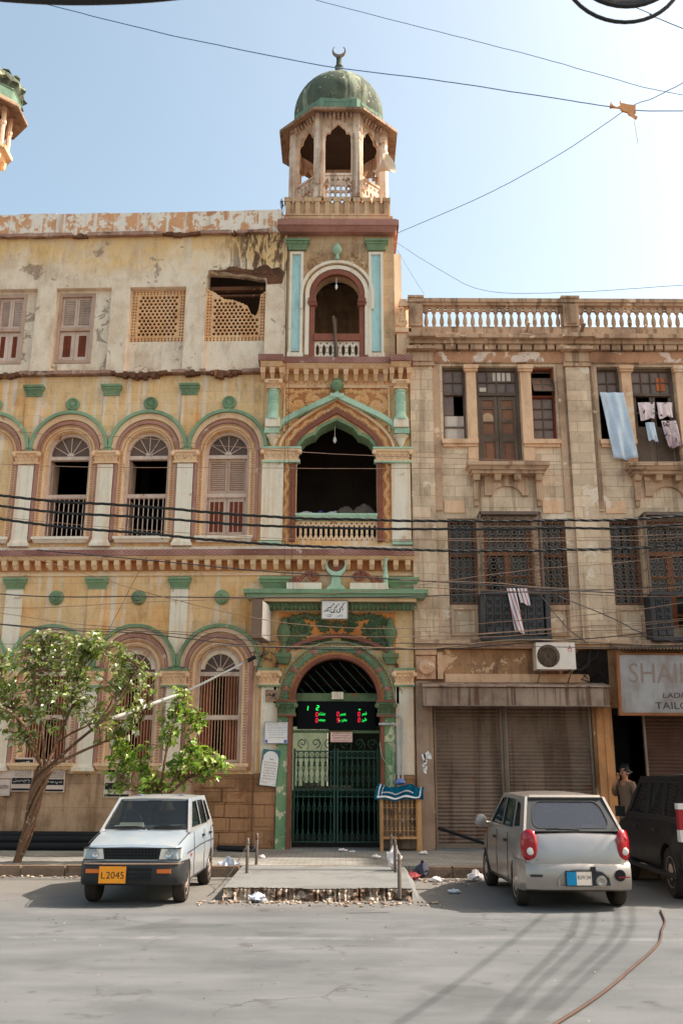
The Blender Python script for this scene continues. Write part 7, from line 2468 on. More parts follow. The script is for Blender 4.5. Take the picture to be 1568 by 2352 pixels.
def section(hw, zb, zt, crown=.025):
    h = zt - zb
    half = [(0, zb), (hw - .1, zb), (hw - .03, zb + .1 * h), (hw - .008, zb + .3 * h), (hw, zb + .5 * h), (hw - .006, zb + .7 * h), (hw - .022, zb + .88 * h), (hw - .07, zt - .008), (hw - .2, zt + crown * .5), (0, zt + crown)]
    return half + [(-x, z) for x, z in reversed(half[1:-1])]
def loft(stations):
    mb = MB(); rings = []
    for st in stations:
        y, zt, zb, hw = st[:4]
        rings.append([mb.p(x, y, z) for x, z in section(hw, zb, zt)])
    n = len(rings[0])
    for a, b in zip(rings, rings[1:]):
        for k in range(n): mb.f.append([a[k], a[(k + 1) % n], b[(k + 1) % n], b[k]])
    mb.f.append(rings[0]); mb.f.append(rings[-1])
    return mb
def cut_wells(o, ys, r, hw):
    """wheel arches, cut with a boolean that is applied at once"""
    cs = []
    for y in ys:
        for s in (-1, 1):
            mb = MB(); mb.lathe([(r, -.17), (r, .17)], s * hw, y, 26, r * .9, axis='u')
            cs.append(mb.build('well', M['trim']))
    for c in cs:
        m = o.modifiers.new('b', 'BOOLEAN'); m.operation, m.object, m.solver = 'DIFFERENCE', c, 'EXACT'
    bpy.context.view_layer.update()
    # cutters are in world space near the origin, the body too
    me = bpy.data.meshes.new_from_object(o.evaluated_get(bpy.context.evaluated_depsgraph_get()))
    o.modifiers.clear()
    o.data = me
    for q in me.polygons: q.use_smooth = True
    me.set_sharp_from_angle(angle=R(32))
    for c in cs: bpy.data.objects.remove(c)
def lerp(a, b, t): return a + (b - a) * t

def make_car(P, name, label, loc, yaw, group=None):
    root = empty(name, (0, 0, 0), label, 'car', group)
    body = loft(P['st']).build('body', P['paint'], root, 35)
    cut_wells(body, P['axles'], P['well'], P['track'])
    # wheels
    for y in P['axles']:
        for s in (-1, 1):
            r = P['wheel']; x = s * P['track']
            mb = MB()
            mb.lathe([(r * .62, -.075), (r * .9, -.085), (r * .98, -.06), (r, -.03), (r, .03), (r * .98, .06), (r * .9, .085), (r * .62, .075)], x, y, 28, r, axis='u')
            ty = mb.build('wheel', M['tyre'], root, 40)
            mb = MB()
            f = x + s * .078
            mb.lathe([(r * .64, -.02 * s), (r * .6, 0), (r * .5, -.015 * s), (r * .22, .004 * s), (r * .12, .012 * s), (.005, .012 * s)], f, y, 28, r, axis='u')
            rim = mb.build('rim', M['rim'], ty, 40)
            mb = MB()
            for k in range(P.get('spokes', 8)):
                a = 2 * PI * k / P.get('spokes', 8)
                cy, cz = y + r * .42 * cos(a), r + r * .42 * sin(a)
                mb.lathe([(.026, -.004), (.026, .004)], f - s * .003, cy, 8, cz, axis='u')
            mb.build('rim_holes', M['trim'], ty)
    # greenhouse
    (yA, zA, wA), (yB, zB, wB), (yC, zC, wC), (yD, zD, wD) = P['house']     # screen base, screen top, rear top, rear base
    def hwz(y, z):
        lo = lerp(wA, wD, min(1, max(0, (y - yA) / (yD - yA)))); hi = lerp(wB, wC, min(1, max(0, (y - yB) / (yC - yB))))
        t = min(1.05, max(-.1, (z - zA) / (zB - zA)))
        return lerp(lo, hi, t)
    zlow = P['zlow']
    for s in (-1, 1):
        def TS(u, d, z, s=s): return (s * (hwz(u, z) + d), u, z)
        mb = MB(TS)
        mb.prism(P['side'], -.035, 0, P['sidewin'])
        mb.build('side_frame', P['paint'], root)
        for wpts in P['sidewin']:
            mb = MB(TS); mb.prism(wpts, -.02, -.012)
            mb.build('side_window', P['glass'], root)
            mb = MB(TS)
            cx = sum(q[0] for q in wpts) / len(wpts); cz = sum(q[1] for q in wpts) / len(wpts)
            mb.band([(cx + (a - cx) * 1.0, cz + (b - cz) * 1.0) for a, b in wpts], [(cx + (a - cx) * .94, cz + (b - cz) * .94) for a, b in wpts], -.015, .004, True)
            mb.build('window_seal', M['trim'], root)
    # roof
    mb = MB(); rings = []
    for k in range(9):
        t = k / 8
        y = lerp(yB - .03, yC + .03, t); w = lerp(wB, wC, t) + .004; z = lerp(zB, zC, t)
        cr = P['crown'] * (sin(PI * (.15 + .7 * t)) + .25)
        e = .022 if k in (0, 8) else 0
        sec = [(-w, z - .02), (-w + .01, z + .012 - e), (-w * .8, z + cr * .55 - e), (-w * .4, z + cr * .92 - e), (0, z + cr - e), (w * .4, z + cr * .92 - e), (w * .8, z + cr * .55 - e), (w - .01, z + .012 - e), (w, z - .02)]
        sec += [(w - .03, z - .035), (0, z - .03 + cr * .5 - e), (-w + .03, z - .035)]
        rings.append([mb.p(x, y, zz) for x, zz in sec])
    n = len(rings[0])
    for a, b in zip(rings, rings[1:]):
        for k in range(n): mb.f.append([a[k], a[(k + 1) % n], b[(k + 1) % n], b[k]])
    mb.f += [rings[0], rings[-1]]
    mb.build('roof', P['paint'], root, 40)
    # screens on their slopes
    def slope(y0, z0, w0, y1, z1, w1, sgn):
        n_ = Vector((0, -(z1 - z0), (y1 - y0))).normalized() if sgn < 0 else Vector((0, (z1 - z0), -(y1 - y0))).normalized()
        if n_.z < 0: n_ = -n_
        def TT(u, d, t): w = lerp(w0, w1, t); return (u * w, lerp(y0, y1, t) + n_.y * d, lerp(z0, z1, t) + n_.z * d)
        return TT
    TA = slope(yA, zA, wA, yB, zB, wB, -1); TD = slope(yD, zD, wD, yC, zC, wC, 1)
    def rr(u0, u1, t0, t1, r):
        out = []
        for cx, cy, a0 in ((u1 - r, t1 - r * 1.6, 0), (u0 + r, t1 - r * 1.6, 90), (u0 + r, t0 + r * 1.6, 180), (u1 - r, t0 + r * 1.6, 270)):
            for k in range(5):
                a = R(a0 + 22.5 * k); out.append((cx + r * cos(a), cy + r * 1.6 * sin(a)))
        return out
    for TT, nm, m_, edge in ((TA, 'windscreen', P['glass'], P.get('wedge', (.94, .04, .97, .05))), (TD, 'rear_window', P.get('rglass', P['glass']), P['redge'])):
        w_, t0, t1, r_ = edge
        o_ = rr(-w_, w_, t0, t1, r_)
        mb = MB(TT); mb.prism(rect(-1, 1, -.02, 1.0), -.03, -.004, [o_]); mb.build('screen_surround', P['paint'] if nm == 'windscreen' else P.get('rsurround', P['paint']), root)
        mb = MB(TT); mb.prism(o_, -.016, -.01); gl = mb.build(nm, m_, root)
        mb = MB(TT)
        mb.band(o_, [(a * .965, .5 + (b - .5) * .955) for a, b in o_], -.012, .002, True)
        mb.build('seal', M['trim'], gl)
        P[nm] = TT
    # cabin
    mb = MB()
    mb.prism_xy = None
    mb.box(-wA + .06, wA - .06, yA + .04, yD - .05, zlow, zlow + .012)
    mb.build('cabin_deck', M['cabin'], root)
    for x in (-.32, .32):
        yy = P['seat']; f = P['face']        # f = +1 when the front is towards -y
        mb = MB()
        mb.box(x - .21, x + .21, yy - .06, yy + .06, zlow + .012, zlow + .22, -.03, 0)
        mb.box(x - .03, x + .03, yy - .02, yy + .02, zlow + .22, zlow + .27)
        mb.lathe([(.05, -.055), (.12, -.05), (.135, 0), (.12, .05), (.05, .055)], x, yy, 12, zlow + .33, axis='d')
        mb.build('seat', M['seat'], root, 40)
    mb = MB(); yr = P['rseat']
    mb.box(-.5, .5, yr - .06, yr + .06, zlow + .012, zlow + .17, -.04, 0)
    for x in (-.3, .3): mb.lathe([(.04, -.045), (.1, -.04), (.11, 0), (.1, .04), (.04, .045)], x, yr, 12, zlow + .25, axis='d')
    mb.build('rear_seat', M['seat'], root, 40)
    x = P['wheelx']; ys = lerp(yA, yB, .55) + .08 * P['face']
    mb = MB(); mb.tube([(x + .17 * cos(2 * PI * k / 18), ys + .05 * sin(2 * PI * k / 18) * P['face'], zlow + .07 + .14 * sin(2 * PI * k / 18)) for k in range(18)], .014, 6, True)
    mb.build('steering_wheel', M['trim'], root, 40)
    ym = lerp(yA, yB, .86) + .06 * P['face']
    mb = MB(); mb.box(-.11, .11, ym - .015, ym + .015, zB - .1, zB - .03); mb.build('rear_view_mirror', M['trim'], root)
    P['fin'](root, P)
    root.location = loc; root.rotation_euler = (0, 0, yaw)
    return root

# --- small white hatchback facing the street (front towards -y)
def fin_white(root, P):
    pt = P['paint']
    mb = MB()       # bumper
    rings = []
    for x, dy in ((-.7, .32), (-.69, .1), (-.62, .02), (-.35, -.03), (0, -.045), (.35, -.03), (.62, .02), (.69, .1), (.7, .32)):
        y = -1.66 + dy
        rings.append([mb.p(x, y + q, z) for q, z in ((.06, .27), (.015, .31), (0, .4), (0, .52), (.02, .56), (.09, .575), (.18, .56), (.18, .28))])
    for a, b in zip(rings, rings[1:]):
        for k in range(8): mb.f.append([a[k], a[(k + 1) % 8], b[(k + 1) % 8], b[k]])
    mb.f += [rings[0], rings[-1]]
    bp = mb.build('bumper', M['trim'], root, 40)
    mb = MB(); mb.tube([(-.69, -1.5, .545), (-.63, -1.645, .545), (-.35, -1.695, .545), (0, -1.712, .545), (.35, -1.695, .545), (.63, -1.645, .545), (.69, -1.5, .545)], .012, 5)
    mb.build('bumper_strip', M['greymetal'], bp)
    mb = MB()
    for k in range(3): mb.box(-.02, .3, -1.712, -1.69, .34 + k * .06, .375 + k * .06)
    mb.build('air_slots', M['black'], bp)
    for x in (-.5, .46):
        mb = MB(); mb.box(x - .09, x + .09, -1.703, -1.66, .43, .48); mb.build('indicator', M['amber'], bp)
    mb = MB(); mb.box(-.4, -.04, -1.735, -1.722, .305, .515)
    pl = mb.build('number_plate', weather('yellow_plate', lin(226, 156, 52), lin(200, 130, 44), .4, bump=.05, local=True), root)
    mb = MB(lambda u, d, z: (u, -1.7365 - d, z)); mb.text('L', -.345, .365, .12, 0, 1.1); mb.text('2045', -.18, .365, .125, 0, 1.0)
    mb.build('plate_lettering', M['ink'], pl)
    mb = MB(); mb.box(-.37, .37, -1.612, -1.56, .6, .735); gr = mb.build('grille', M['black'], root)
    mb = MB()
    for k in range(3): mb.box(-.36, .36, -1.622, -1.612, .625 + k * .04, .633 + k * .04)
    for k in range(8): mb.box(.03 + k * .045, .036 + k * .045, -1.624, -1.612, .61, .728)
    mb.box(-.37, .37, -1.63, -1.6, .735, .748)
    mb.build('grille_bars', M['trim'], gr)
    for s in (-1, 1):
        mb = MB(); mb.prism([(s * .375, .6), (s * .62, .6), (s * .655, .62), (s * .64, .735), (s * .4, .735)], 0, .075)
        v = mb.v; mb.v = [Vector((q.x, -1.545 - q.y * 1.0 + abs(q.x) ** 4 * .25, q.z)) for q in v]
        hl = mb.build('headlight', M['lens'], root)
        mb = MB(); mb.lathe([(.05, 0), (.045, -.01), (.02, -.004), (.005, -.004)], s * .5, -1.607, 14, .668, axis='d'); mb.build('lamp_bowl', M['chromed'], hl)
        mb = MB()
        for a, b, c, e in ((.37, .66, .588, .6), (.37, .66, .735, .747), (.375, .39, .6, .735)):
            u0, u1 = sorted((s * a, s * b)); mb.box(u0, u1, -1.612, -1.5, c, e)
        mb.build('headlight_surround', M['trim'], hl)
        mb = MB(); mb.box(*sorted((s * .6, s * .665)), -1.58, -1.49, .61, .73); mb.build('side_lamp', M['lens'], hl)
    # bonnet shut lines, louvres, wipers, washer
    mb = MB()
    mb.tube([(-.63, -1.5, .80), (-.645, -1.1, .868), (-.65, -.76, .926)], .006, 4); mb.tube([(.63, -1.5, .80), (.645, -1.1, .868), (.65, -.76, .926)], .006, 4)
    for k in range(16):
        for x0 in (-.42, .05): mb.box(x0 + k * .022, x0 + .009 + k * .022, -.86, -.8, .947, .952)
    mb.lathe([(.012, 0), (.01, .02)], 0, -.92, 6, .945)
    mb.build('bonnet_lines', M['trim'], root)
    TA = P['windscreen']
    mb = MB(TA)
    mb.tube([(.0, .02, .0), (-.25, .03, .08), (-.62, .03, .05)], .012, 4); mb.tube([(.05, .02, 0), (.3, .035, .1), (.72, .03, .06)], .012, 4); mb.tube([(-.3, .03, .045), (-.85, .03, .04)], .009, 4); mb.tube([(.2, .03, .06), (.82, .03, .06)], .009, 4)
    mb.build('wiper', M['trim'], root)
    for s in (1, -1):      # door lines and handles
        mb = MB()
        for y in (-.66, .3, 1.02):
            mb.tube([(s * .703, y, .3), (s * .706, y + .0, .58), (s * .69, y + .0, .9)], .005, 4)
        mb.tube([(s * .705, -.66, .3), (s * .705, 1.02, .3)], .005, 4); mb.tube([(s * .705, -1.2, .66), (s * .708, 0, .7), (s * .705, 1.45, .7)], .006, 4)
        mb.build('door_line', M['trim'], root)
        for y in (.17, .88):
            mb = MB(); mb.box(*sorted((s * .69, s * .722)), y - .06, y + .06, .8, .83); mb.build('door_handle', M['trim'], root)
        mb = MB(); mb.box(*sorted((s * .7, s * .715)), -.95, -.9, .6, .63); mb.build('side_repeater', M['amber'], root)
    mb = MB()      # white papers on the shelf behind the windscreen
    mb.box(-.5, -.08, -.64, -.5, .955, .985); mb.box(-.45, -.1, -.52, -.46, .96, 1.02); mb.box(.34, .58, -.68, -.56, .955, .968)
    mb.build('dashboard_paper', M['paper'], root)
WH = dict(paint=M['carwhite'], glass=M['carglass'], face=1, axles=(-1.1, 1.075), well=.3, wheel=.265, track=.605, zlow=.955, crown=.035, seat=.22, rseat=1.05, wheelx=-.33,
          st=[(-1.6, .735, .36, .62), (-1.575, .765, .32, .655), (-1.45, .80, .26, .68), (-1.1, .865, .24, .695), (-.74, .925, .22, .70), (-.3, .95, .22, .705), (.6, .955, .22, .705), (1.2, .955, .24, .70), (1.5, .93, .28, .68), (1.62, .88, .34, .64)],
          house=((-.8, .925, .655), (-.2, 1.36, .545), (1.2, 1.37, .54), (1.56, .95, .635)), redge=(.86, .12, .92, .08),
          side=[(-.86, .9), (-.22, 1.37), (1.22, 1.38), (1.6, .9)],
          sidewin=[[(-.62, .965), (-.16, 1.315), (.2, 1.325), (.25, .965)], [(.34, .965), (.3, 1.325), (.83, 1.325), (.97, .965)], [(1.04, .98), (.92, 1.31), (1.12, 1.3), (1.36, 1.0)]], fin=fin_white)
q0, q1 = at_z(425, 2072, 0), at_z(478, 2032, 0)
make_car(WH, 'parked_car', 'small boxy white hatchback with a yellow number plate facing the road', (q0.x - .66 + .0, q0.y + 1.12, 0), R(-.6), 'cars parked nose or tail to the kerb')

# --- rounded silver hatchback seen from behind (rear towards -y)
def fin_silver(root, P):
    mb = MB(); rings = []
    for x, dy in ((-.745, .5), (-.74, .22), (-.7, .08), (-.5, .015), (0, -.01), (.5, .015), (.7, .08), (.74, .22), (.745, .5)):
        y = -1.84 + dy
        rings.append([mb.p(x, y + q, z) for q, z in ((.12, .24), (.03, .27), (.0, .36), (.0, .5), (.03, .585), (.08, .615), (.24, .63), (.26, .25))])
    for a, b in zip(rings, rings[1:]):
        for k in range(8): mb.f.append([a[k], a[(k + 1) % 8], b[(k + 1) % 8], b[k]])
    mb.f += [rings[0], rings[-1]]
    bp = mb.build('bumper', P['paint'], root, 40)
    F = lambda u, d, z: (u, -1.853 + abs(u) ** 3 * .09 - d, z)
    mb = MB(F)
    out = [(-.3, .31), (.42, .31), (.4, .42), (.3, .5), (.18, .53), (-.1, .53), (-.22, .49), (-.3, .4)]
    mb.band(out, [(.06 + (a - .06) * .93, .42 + (b - .42) * .9) for a, b in out], -.01, .006, True)
    mb.build('bumper_recess', P['paint'], bp)
    mb = MB(F); mb.prism([(.14, .33), (.4, .33), (.385, .41), (.29, .485), (.14, .515)], -.005, .003); mb.box(.13, .2, .003, .02, .49, .56)
    mb.build('bumper_hole', M['trim'], bp)
    mb = MB(F); mb.lathe([(.075, 0), (.07, .008), (.04, .01), (.025, .002), (.004, .002)], .27, .004, 18, .375, axis='d')
    mb.build('exposed_fitting', M['carsilver'], bp)
    mb = MB(F); mb.lathe([(.075, 0), (.06, .004), (.004, .004)], .53, .0, 16, .45, axis='d'); mb.build('lamp_hole', M['black'], bp)
    mb = MB(F); mb.box(.5, .66, .002, .01, .42, .435); mb.build('broken_reflector', M['redlens'], bp)
    mb = MB(F); mb.box(-.66, -.5, .0, .008, .43, .46); mb.build('reflector_slot', M['trim'], bp)
    mb = MB(F); mb.box(-.19, -.06, .012, .022, .33, .5); mb.build('plate_blue_band', plain('plate_blue', lin(20, 132, 180), .5), bp)
    mb = MB(F); mb.box(-.075 + .016, .14, .012, .022, .33, .5); pl = mb.build('number_plate', weather('white_plate', lin(214, 210, 204), lin(180, 176, 170), .4, bump=.03, local=True), root)
    mb = MB(lambda u, d, z: (u, -1.8765 - d, z)); mb.text('BUW·294', .04, .405, .07, .0, .62); mb.build('plate_lettering', M['ink'], pl)
    mb = MB(F); mb.band(rect(-.205, .155, .318, .512), rect(-.19, .14, .33, .5), .01, .026, True); mb.build('plate_frame', M['trim'], pl)
    # tail lights
    for s in (-1, 1):
        mb = MB()
        n, m = 22, 7
        cx, cz, rx, rz = s * .632, .815, .106, .205
        def srf(x, z):
            t = max(0, abs(x) - .5)
            return -1.805 + t * t * 2.0 + max(0, z - .66) * .2
        C = mb.p(cx, srf(cx, cz) - .045, cz); last = None
        R_ = []
        for j in range(1, m):
            q = j / (m - 1)
            R_.append([mb.p(cx + rx * q * math.copysign(abs(cos(2 * PI * k / n)) ** .8, cos(2 * PI * k / n)), srf(cx + rx * q * cos(2 * PI * k / n), cz) - .045 * (1 - q ** 3) + .02 * (q == 1), cz + rz * q * math.copysign(abs(sin(2 * PI * k / n)) ** .85, sin(2 * PI * k / n))) for k in range(n)])
        for k in range(n): mb.f.append([C, R_[0][k], R_[0][(k + 1) % n]])
        for a, b in zip(R_, R_[1:]):
            for k in range(n): mb.f.append([a[k], a[(k + 1) % n], b[(k + 1) % n], b[k]])
        tl = mb.build('tail_light', M['redlens'], root, 60)
        mb = MB(); yb_ = srf(cx, .745) - .036
        mb.lathe([(.05, 0), (.044, -.008), (.025, -.013), (.004, -.014)], cx, yb_ + .004, 18, .745, axis='d'); mb.build('reversing_lens', M['lens'], tl, 60)
        mb = MB(); mb.lathe([(.05, 0), (.04, -.022), (.004, -.03)], cx, srf(cx, .9) - .03, 16, .905, axis='d'); mb.build('brake_lens', M['redlens'], tl, 60)
    mb = MB()
    mb.lathe([(.03, -.0), (.045, -.012), (.04, -.025), (.005, -.03)], 0, -1.71, 16, .87, axis='d'); mb.lathe([(.03, -.0), (.04, -.01), (.036, -.024), (.005, -.028)], 0, -1.732, 16, .76, axis='d')
    v = mb.v; mb.v = [Vector((q.x * 1.5, q.y, (.87 if q.z > .815 else .76) + (q.z - (.87 if q.z > .815 else .76)) * .6)) for q in v]
    mb.build('badge', M['chromed'], root, 40)
    F2 = lambda u, d, z: (u, -1.728 - d + max(0, z - .62) * .2, z)
    mb = MB(F2)
    for k in range(6): mb.box(-.49 + k * .026, -.473 + k * .026, -.02, .012, .69, .715)
    for k in range(4): mb.box(.4 + k * .026, .417 + k * .026, -.02, .012, .69, .712)
    mb.build('lettering', M['trim'], root)
    TD = P['rear_window']
    mb = MB(TD); mb.tube([(-.02, .02, -.03), (.12, .03, .06), (-.3, .035, .075)], .016, 5); mb.tube([(-.55, .03, .05), (.1, .03, .09)], .01, 4); mb.build('rear_wiper', M['trim'], root)
    mb = MB(TD); mb.box(-.9, .9, -.01, .03, .965, 1.03); mb.build('rear_spoiler', P['paint'], root)
    mb = MB(); mb.tube([(-.56, -1.775, .64), (0, -1.79, .645), (.56, -1.775, .64)], .006, 4); mb.build('hatch_line', M['trim'], root)
    for s in (1, -1):
        mb = MB()
        for y in (-.75, .1, .95): mb.tube([(s * .748, y, .28), (s * .752, y, .55), (s * .735, y, .93)], .005, 4)
        mb.tube([(s * .75, -.75, .27), (s * .75, .95, .27)], .005, 4)
        mb.build('door_line', M['trim'], root)
        for y in (-.6, .25):
            mb = MB(); mb.box(*sorted((s * .735, s * .765)), y - .07, y + .07, .8, .835); mb.build('door_handle', M['trim'], root)
        mb = MB(); mb.lathe([(.03, -.1), (.085, -.085), (.1, -.03), (.095, .03), (.06, .05)], s * .86, .82, 14, 1.02, axis='d'); mb.tube([(s * .68, .86, .98), (s * .84, .84, 1.0)], .025, 6)
        mb.build('door_mirror', P['paint'], root, 50)
    for x, r in ((-.28, .12), ):
        mb = MB(); mb.lathe([(.02, -.07), (r * .8, -.05), (r, 0), (r * .8, .05), (.02, .07)], x, -1.0, 14, 1.1, axis='d'); mb.build('parcel_toy', M['cabin'], root, 40)
    mb = MB(); mb.box(.2, .45, -1.2, -1.05, .985, 1.05, -.04, 0); mb.box(-.1, .1, -1.3, -1.1, .985, 1.01); mb.build('shelf_cloth', M['paper'], root)
SI = dict(paint=M['carsilver'], glass=M['carglass'], rglass=glass_mat('filmed_glass', (.7, .74, .8, 1), .62, .05, (.1, .107, .13, 1)), face=-1, axles=(-1.17, 1.2), well=.315, wheel=.28, track=.655, zlow=.985, crown=.045, seat=-.05, rseat=-.72, wheelx=.34, spokes=6,
          st=[(-1.80, .64, .32, .4), (-1.79, .7, .3, .52), (-1.765, .84, .27, .61), (-1.71, .935, .25, .67), (-1.62, .962, .235, .70), (-1.45, .975, .22, .725), (-1.2, .98, .21, .74), (-.3, .98, .2, .75), (.6, .97, .2, .75), (1.0, .94, .2, .745), (1.35, .86, .22, .73), (1.65, .74, .25, .67), (1.78, .62, .3, .52)],
          house=((1.05, .945, .69), (.28, 1.45, .56), (-1.22, 1.42, .555), (-1.62, .965, .69)), redge=(.82, .13, .9, .16), rsurround=M['trim'],
          side=[(1.12, .92), (.3, 1.455), (-1.24, 1.43), (-1.66, .92)],
          sidewin=[[(.85, 1.0), (.28, 1.39), (-.02, 1.4), (-.02, 1.0)], [(-.1, 1.0), (-.1, 1.4), (-.72, 1.38), (-.84, 1.0)], [(-.95, 1.02), (-.86, 1.36), (-1.08, 1.34), (-1.3, 1.04)]], fin=fin_silver)
q0, q1 = at_z(1190, 2082, 0), at_z(1410, 2080, 0)
make_car(SI, 'parked_car', 'rounded silver hatchback with red tail lights and a damaged rear bumper', ((q0.x + q1.x) / 2 + .03, q0.y + 1.3, 0), R(1.2), 'cars parked nose or tail to the kerb')

# --- black off-roader at the right edge
def fin_black(root, P):
    for s in (-1, 1):
        mb = MB(); mb.box(*sorted((s * .72, s * .86)), -2.02, -1.9, .82, 1.32); tl = mb.build('tail_light', M['redlens'], root)
        mb = MB(); mb.box(*sorted((s * .73, s * .865)), -2.03, -1.89, .82, .98); mb.box(*sorted((s * .73, s * .865)), -2.03, -1.89, 1.26, 1.34); mb.build('clear_lens', M['lens'], tl)
        mb = MB(); mb.box(*sorted((s * .88, s * 1.02)), .86, .98, 1.05, 1.22); mb.build('door_mirror', P['paint'], root)
        mb = MB(); mb.box(*sorted((s * .862, s * .9)), -1.7, 1.6, .3, .36); mb.build('running_board', M['trim'], root)
        mb = MB(); mb.box(*sorted((s * .86, s * .885)), 1.25, 1.3, .78, .82); mb.build('side_repeater', M['amber'], root)
        for y in (-.75, .35):
            mb = MB(); mb.box(*sorted((s * .85, s * .885)), y - .08, y + .08, .9, .94); mb.build('door_handle', M['trim'], root)
    mb = MB(); mb.box(-.85, .85, -2.12, -1.95, .42, .66); mb.build('bumper', M['trim'], root)
    mb = MB(); mb.lathe([(.3, -.1), (.34, -.05), (.34, .05), (.2, .09)], .1, -2.08, 24, .98, axis='d'); mb.build('spare_wheel', M['tyre'], root, 40)
SU = dict(paint=M['carblack'], glass=M['tint'], face=-1, axles=(-1.3, 1.25), well=.4, wheel=.36, track=.75, zlow=1.08, crown=.03, seat=0, rseat=-.8, wheelx=.36, spokes=6,
          st=[(-2.0, 1.0, .42, .82), (-1.93, 1.06, .38, .855), (-1.3, 1.08, .35, .87), (0, 1.08, .34, .875), (.9, 1.06, .34, .87), (1.5, 1.0, .36, .85), (1.95, .92, .4, .78), (2.05, .8, .45, .66)],
          house=((1.1, 1.05, .82), (.45, 1.7, .68), (-1.8, 1.72, .68), (-1.97, 1.06, .8)), redge=(.85, .12, .9, .08),
          side=[(1.16, 1.02), (.48, 1.71), (-1.82, 1.73), (-1.99, 1.02)],
          sidewin=[[(.88, 1.12), (.42, 1.62), (-.1, 1.63), (-.1, 1.12)], [(-.2, 1.12), (-.2, 1.63), (-.95, 1.63), (-.95, 1.12)], [(-1.05, 1.12), (-1.05, 1.63), (-1.7, 1.63), (-1.8, 1.12)]], fin=fin_black)
q0 = at_z(1548, 2064, 0)
make_car(SU, 'parked_car', 'black off-roader parked nose to the kerb at the right edge', (q0.x + .86, q0.y + 1.3, 0), R(-2), 'cars parked nose or tail to the kerb')
# ---------------------------------------------------------------- trees
def leafmat(name, a, b, c2):
    g = NT(name)
    rn = g.node('ShaderNodeNewGeometry').outputs['Random Per Island']
    c = g.mix(g.ramp(rn, .1, .9), a, b)
    c = g.mix(g.ramp(rn, .74, .8), c, c2)
    g.done(c, .3, .8)
    tl = g.node('ShaderNodeBsdfTranslucent'); g.set(tl.inputs[0], g.mix(.5, c, lin(150, 190, 40)))
    mx = g.node('ShaderNodeMixShader'); mx.inputs[0].default_value = .38
    g.t.links.new(g.b.outputs[0], mx.inputs[1]); g.t.links.new(tl.outputs[0], mx.inputs[2])
    g.t.links.new(mx.outputs[0], g.out.inputs[0])
    return g.m
M['leaf'] = leafmat('leaves', lin(104, 116, 52), lin(166, 174, 100), lin(222, 220, 190))
M['leaf2'] = leafmat('young_leaves', lin(96, 130, 44), lin(168, 196, 80), lin(186, 186, 110))
M['bark'] = weather('tree_bark', lin(116, 90, 70), lin(54, 40, 32), .95, patch=lin(164, 140, 118), patch_amt=.28, F=(1.1, 1, .95), patch_scale=6, bump=1, local=True)
def add_leaf(mb, p, d, up, L, W, rg):
    """a heart-shaped leaf folded along its midrib"""
    s = d.cross(up)
    if s.length < .01: s = d.orthogonal()
    s.normalize(); n = s.cross(d).normalized()
    c = rg.uniform(.1, .3) * W
    i = []
    for a, b, e in ((0, 0, 0), (.22, .5, c), (.6, .38, c), (1, 0, -.15 * L), (.6, -.38, c), (.22, -.5, c), (.5, 0, 0)):
        q = p + d * (a * L) + s * (b * W) + n * e
        mb.v.append(q); i.append(len(mb.v) - 1)
    mb.f += [[i[0], i[1], i[6]], [i[1], i[2], i[6]], [i[2], i[3], i[6]], [i[3], i[4], i[6]], [i[4], i[5], i[6]], [i[5], i[0], i[6]]]
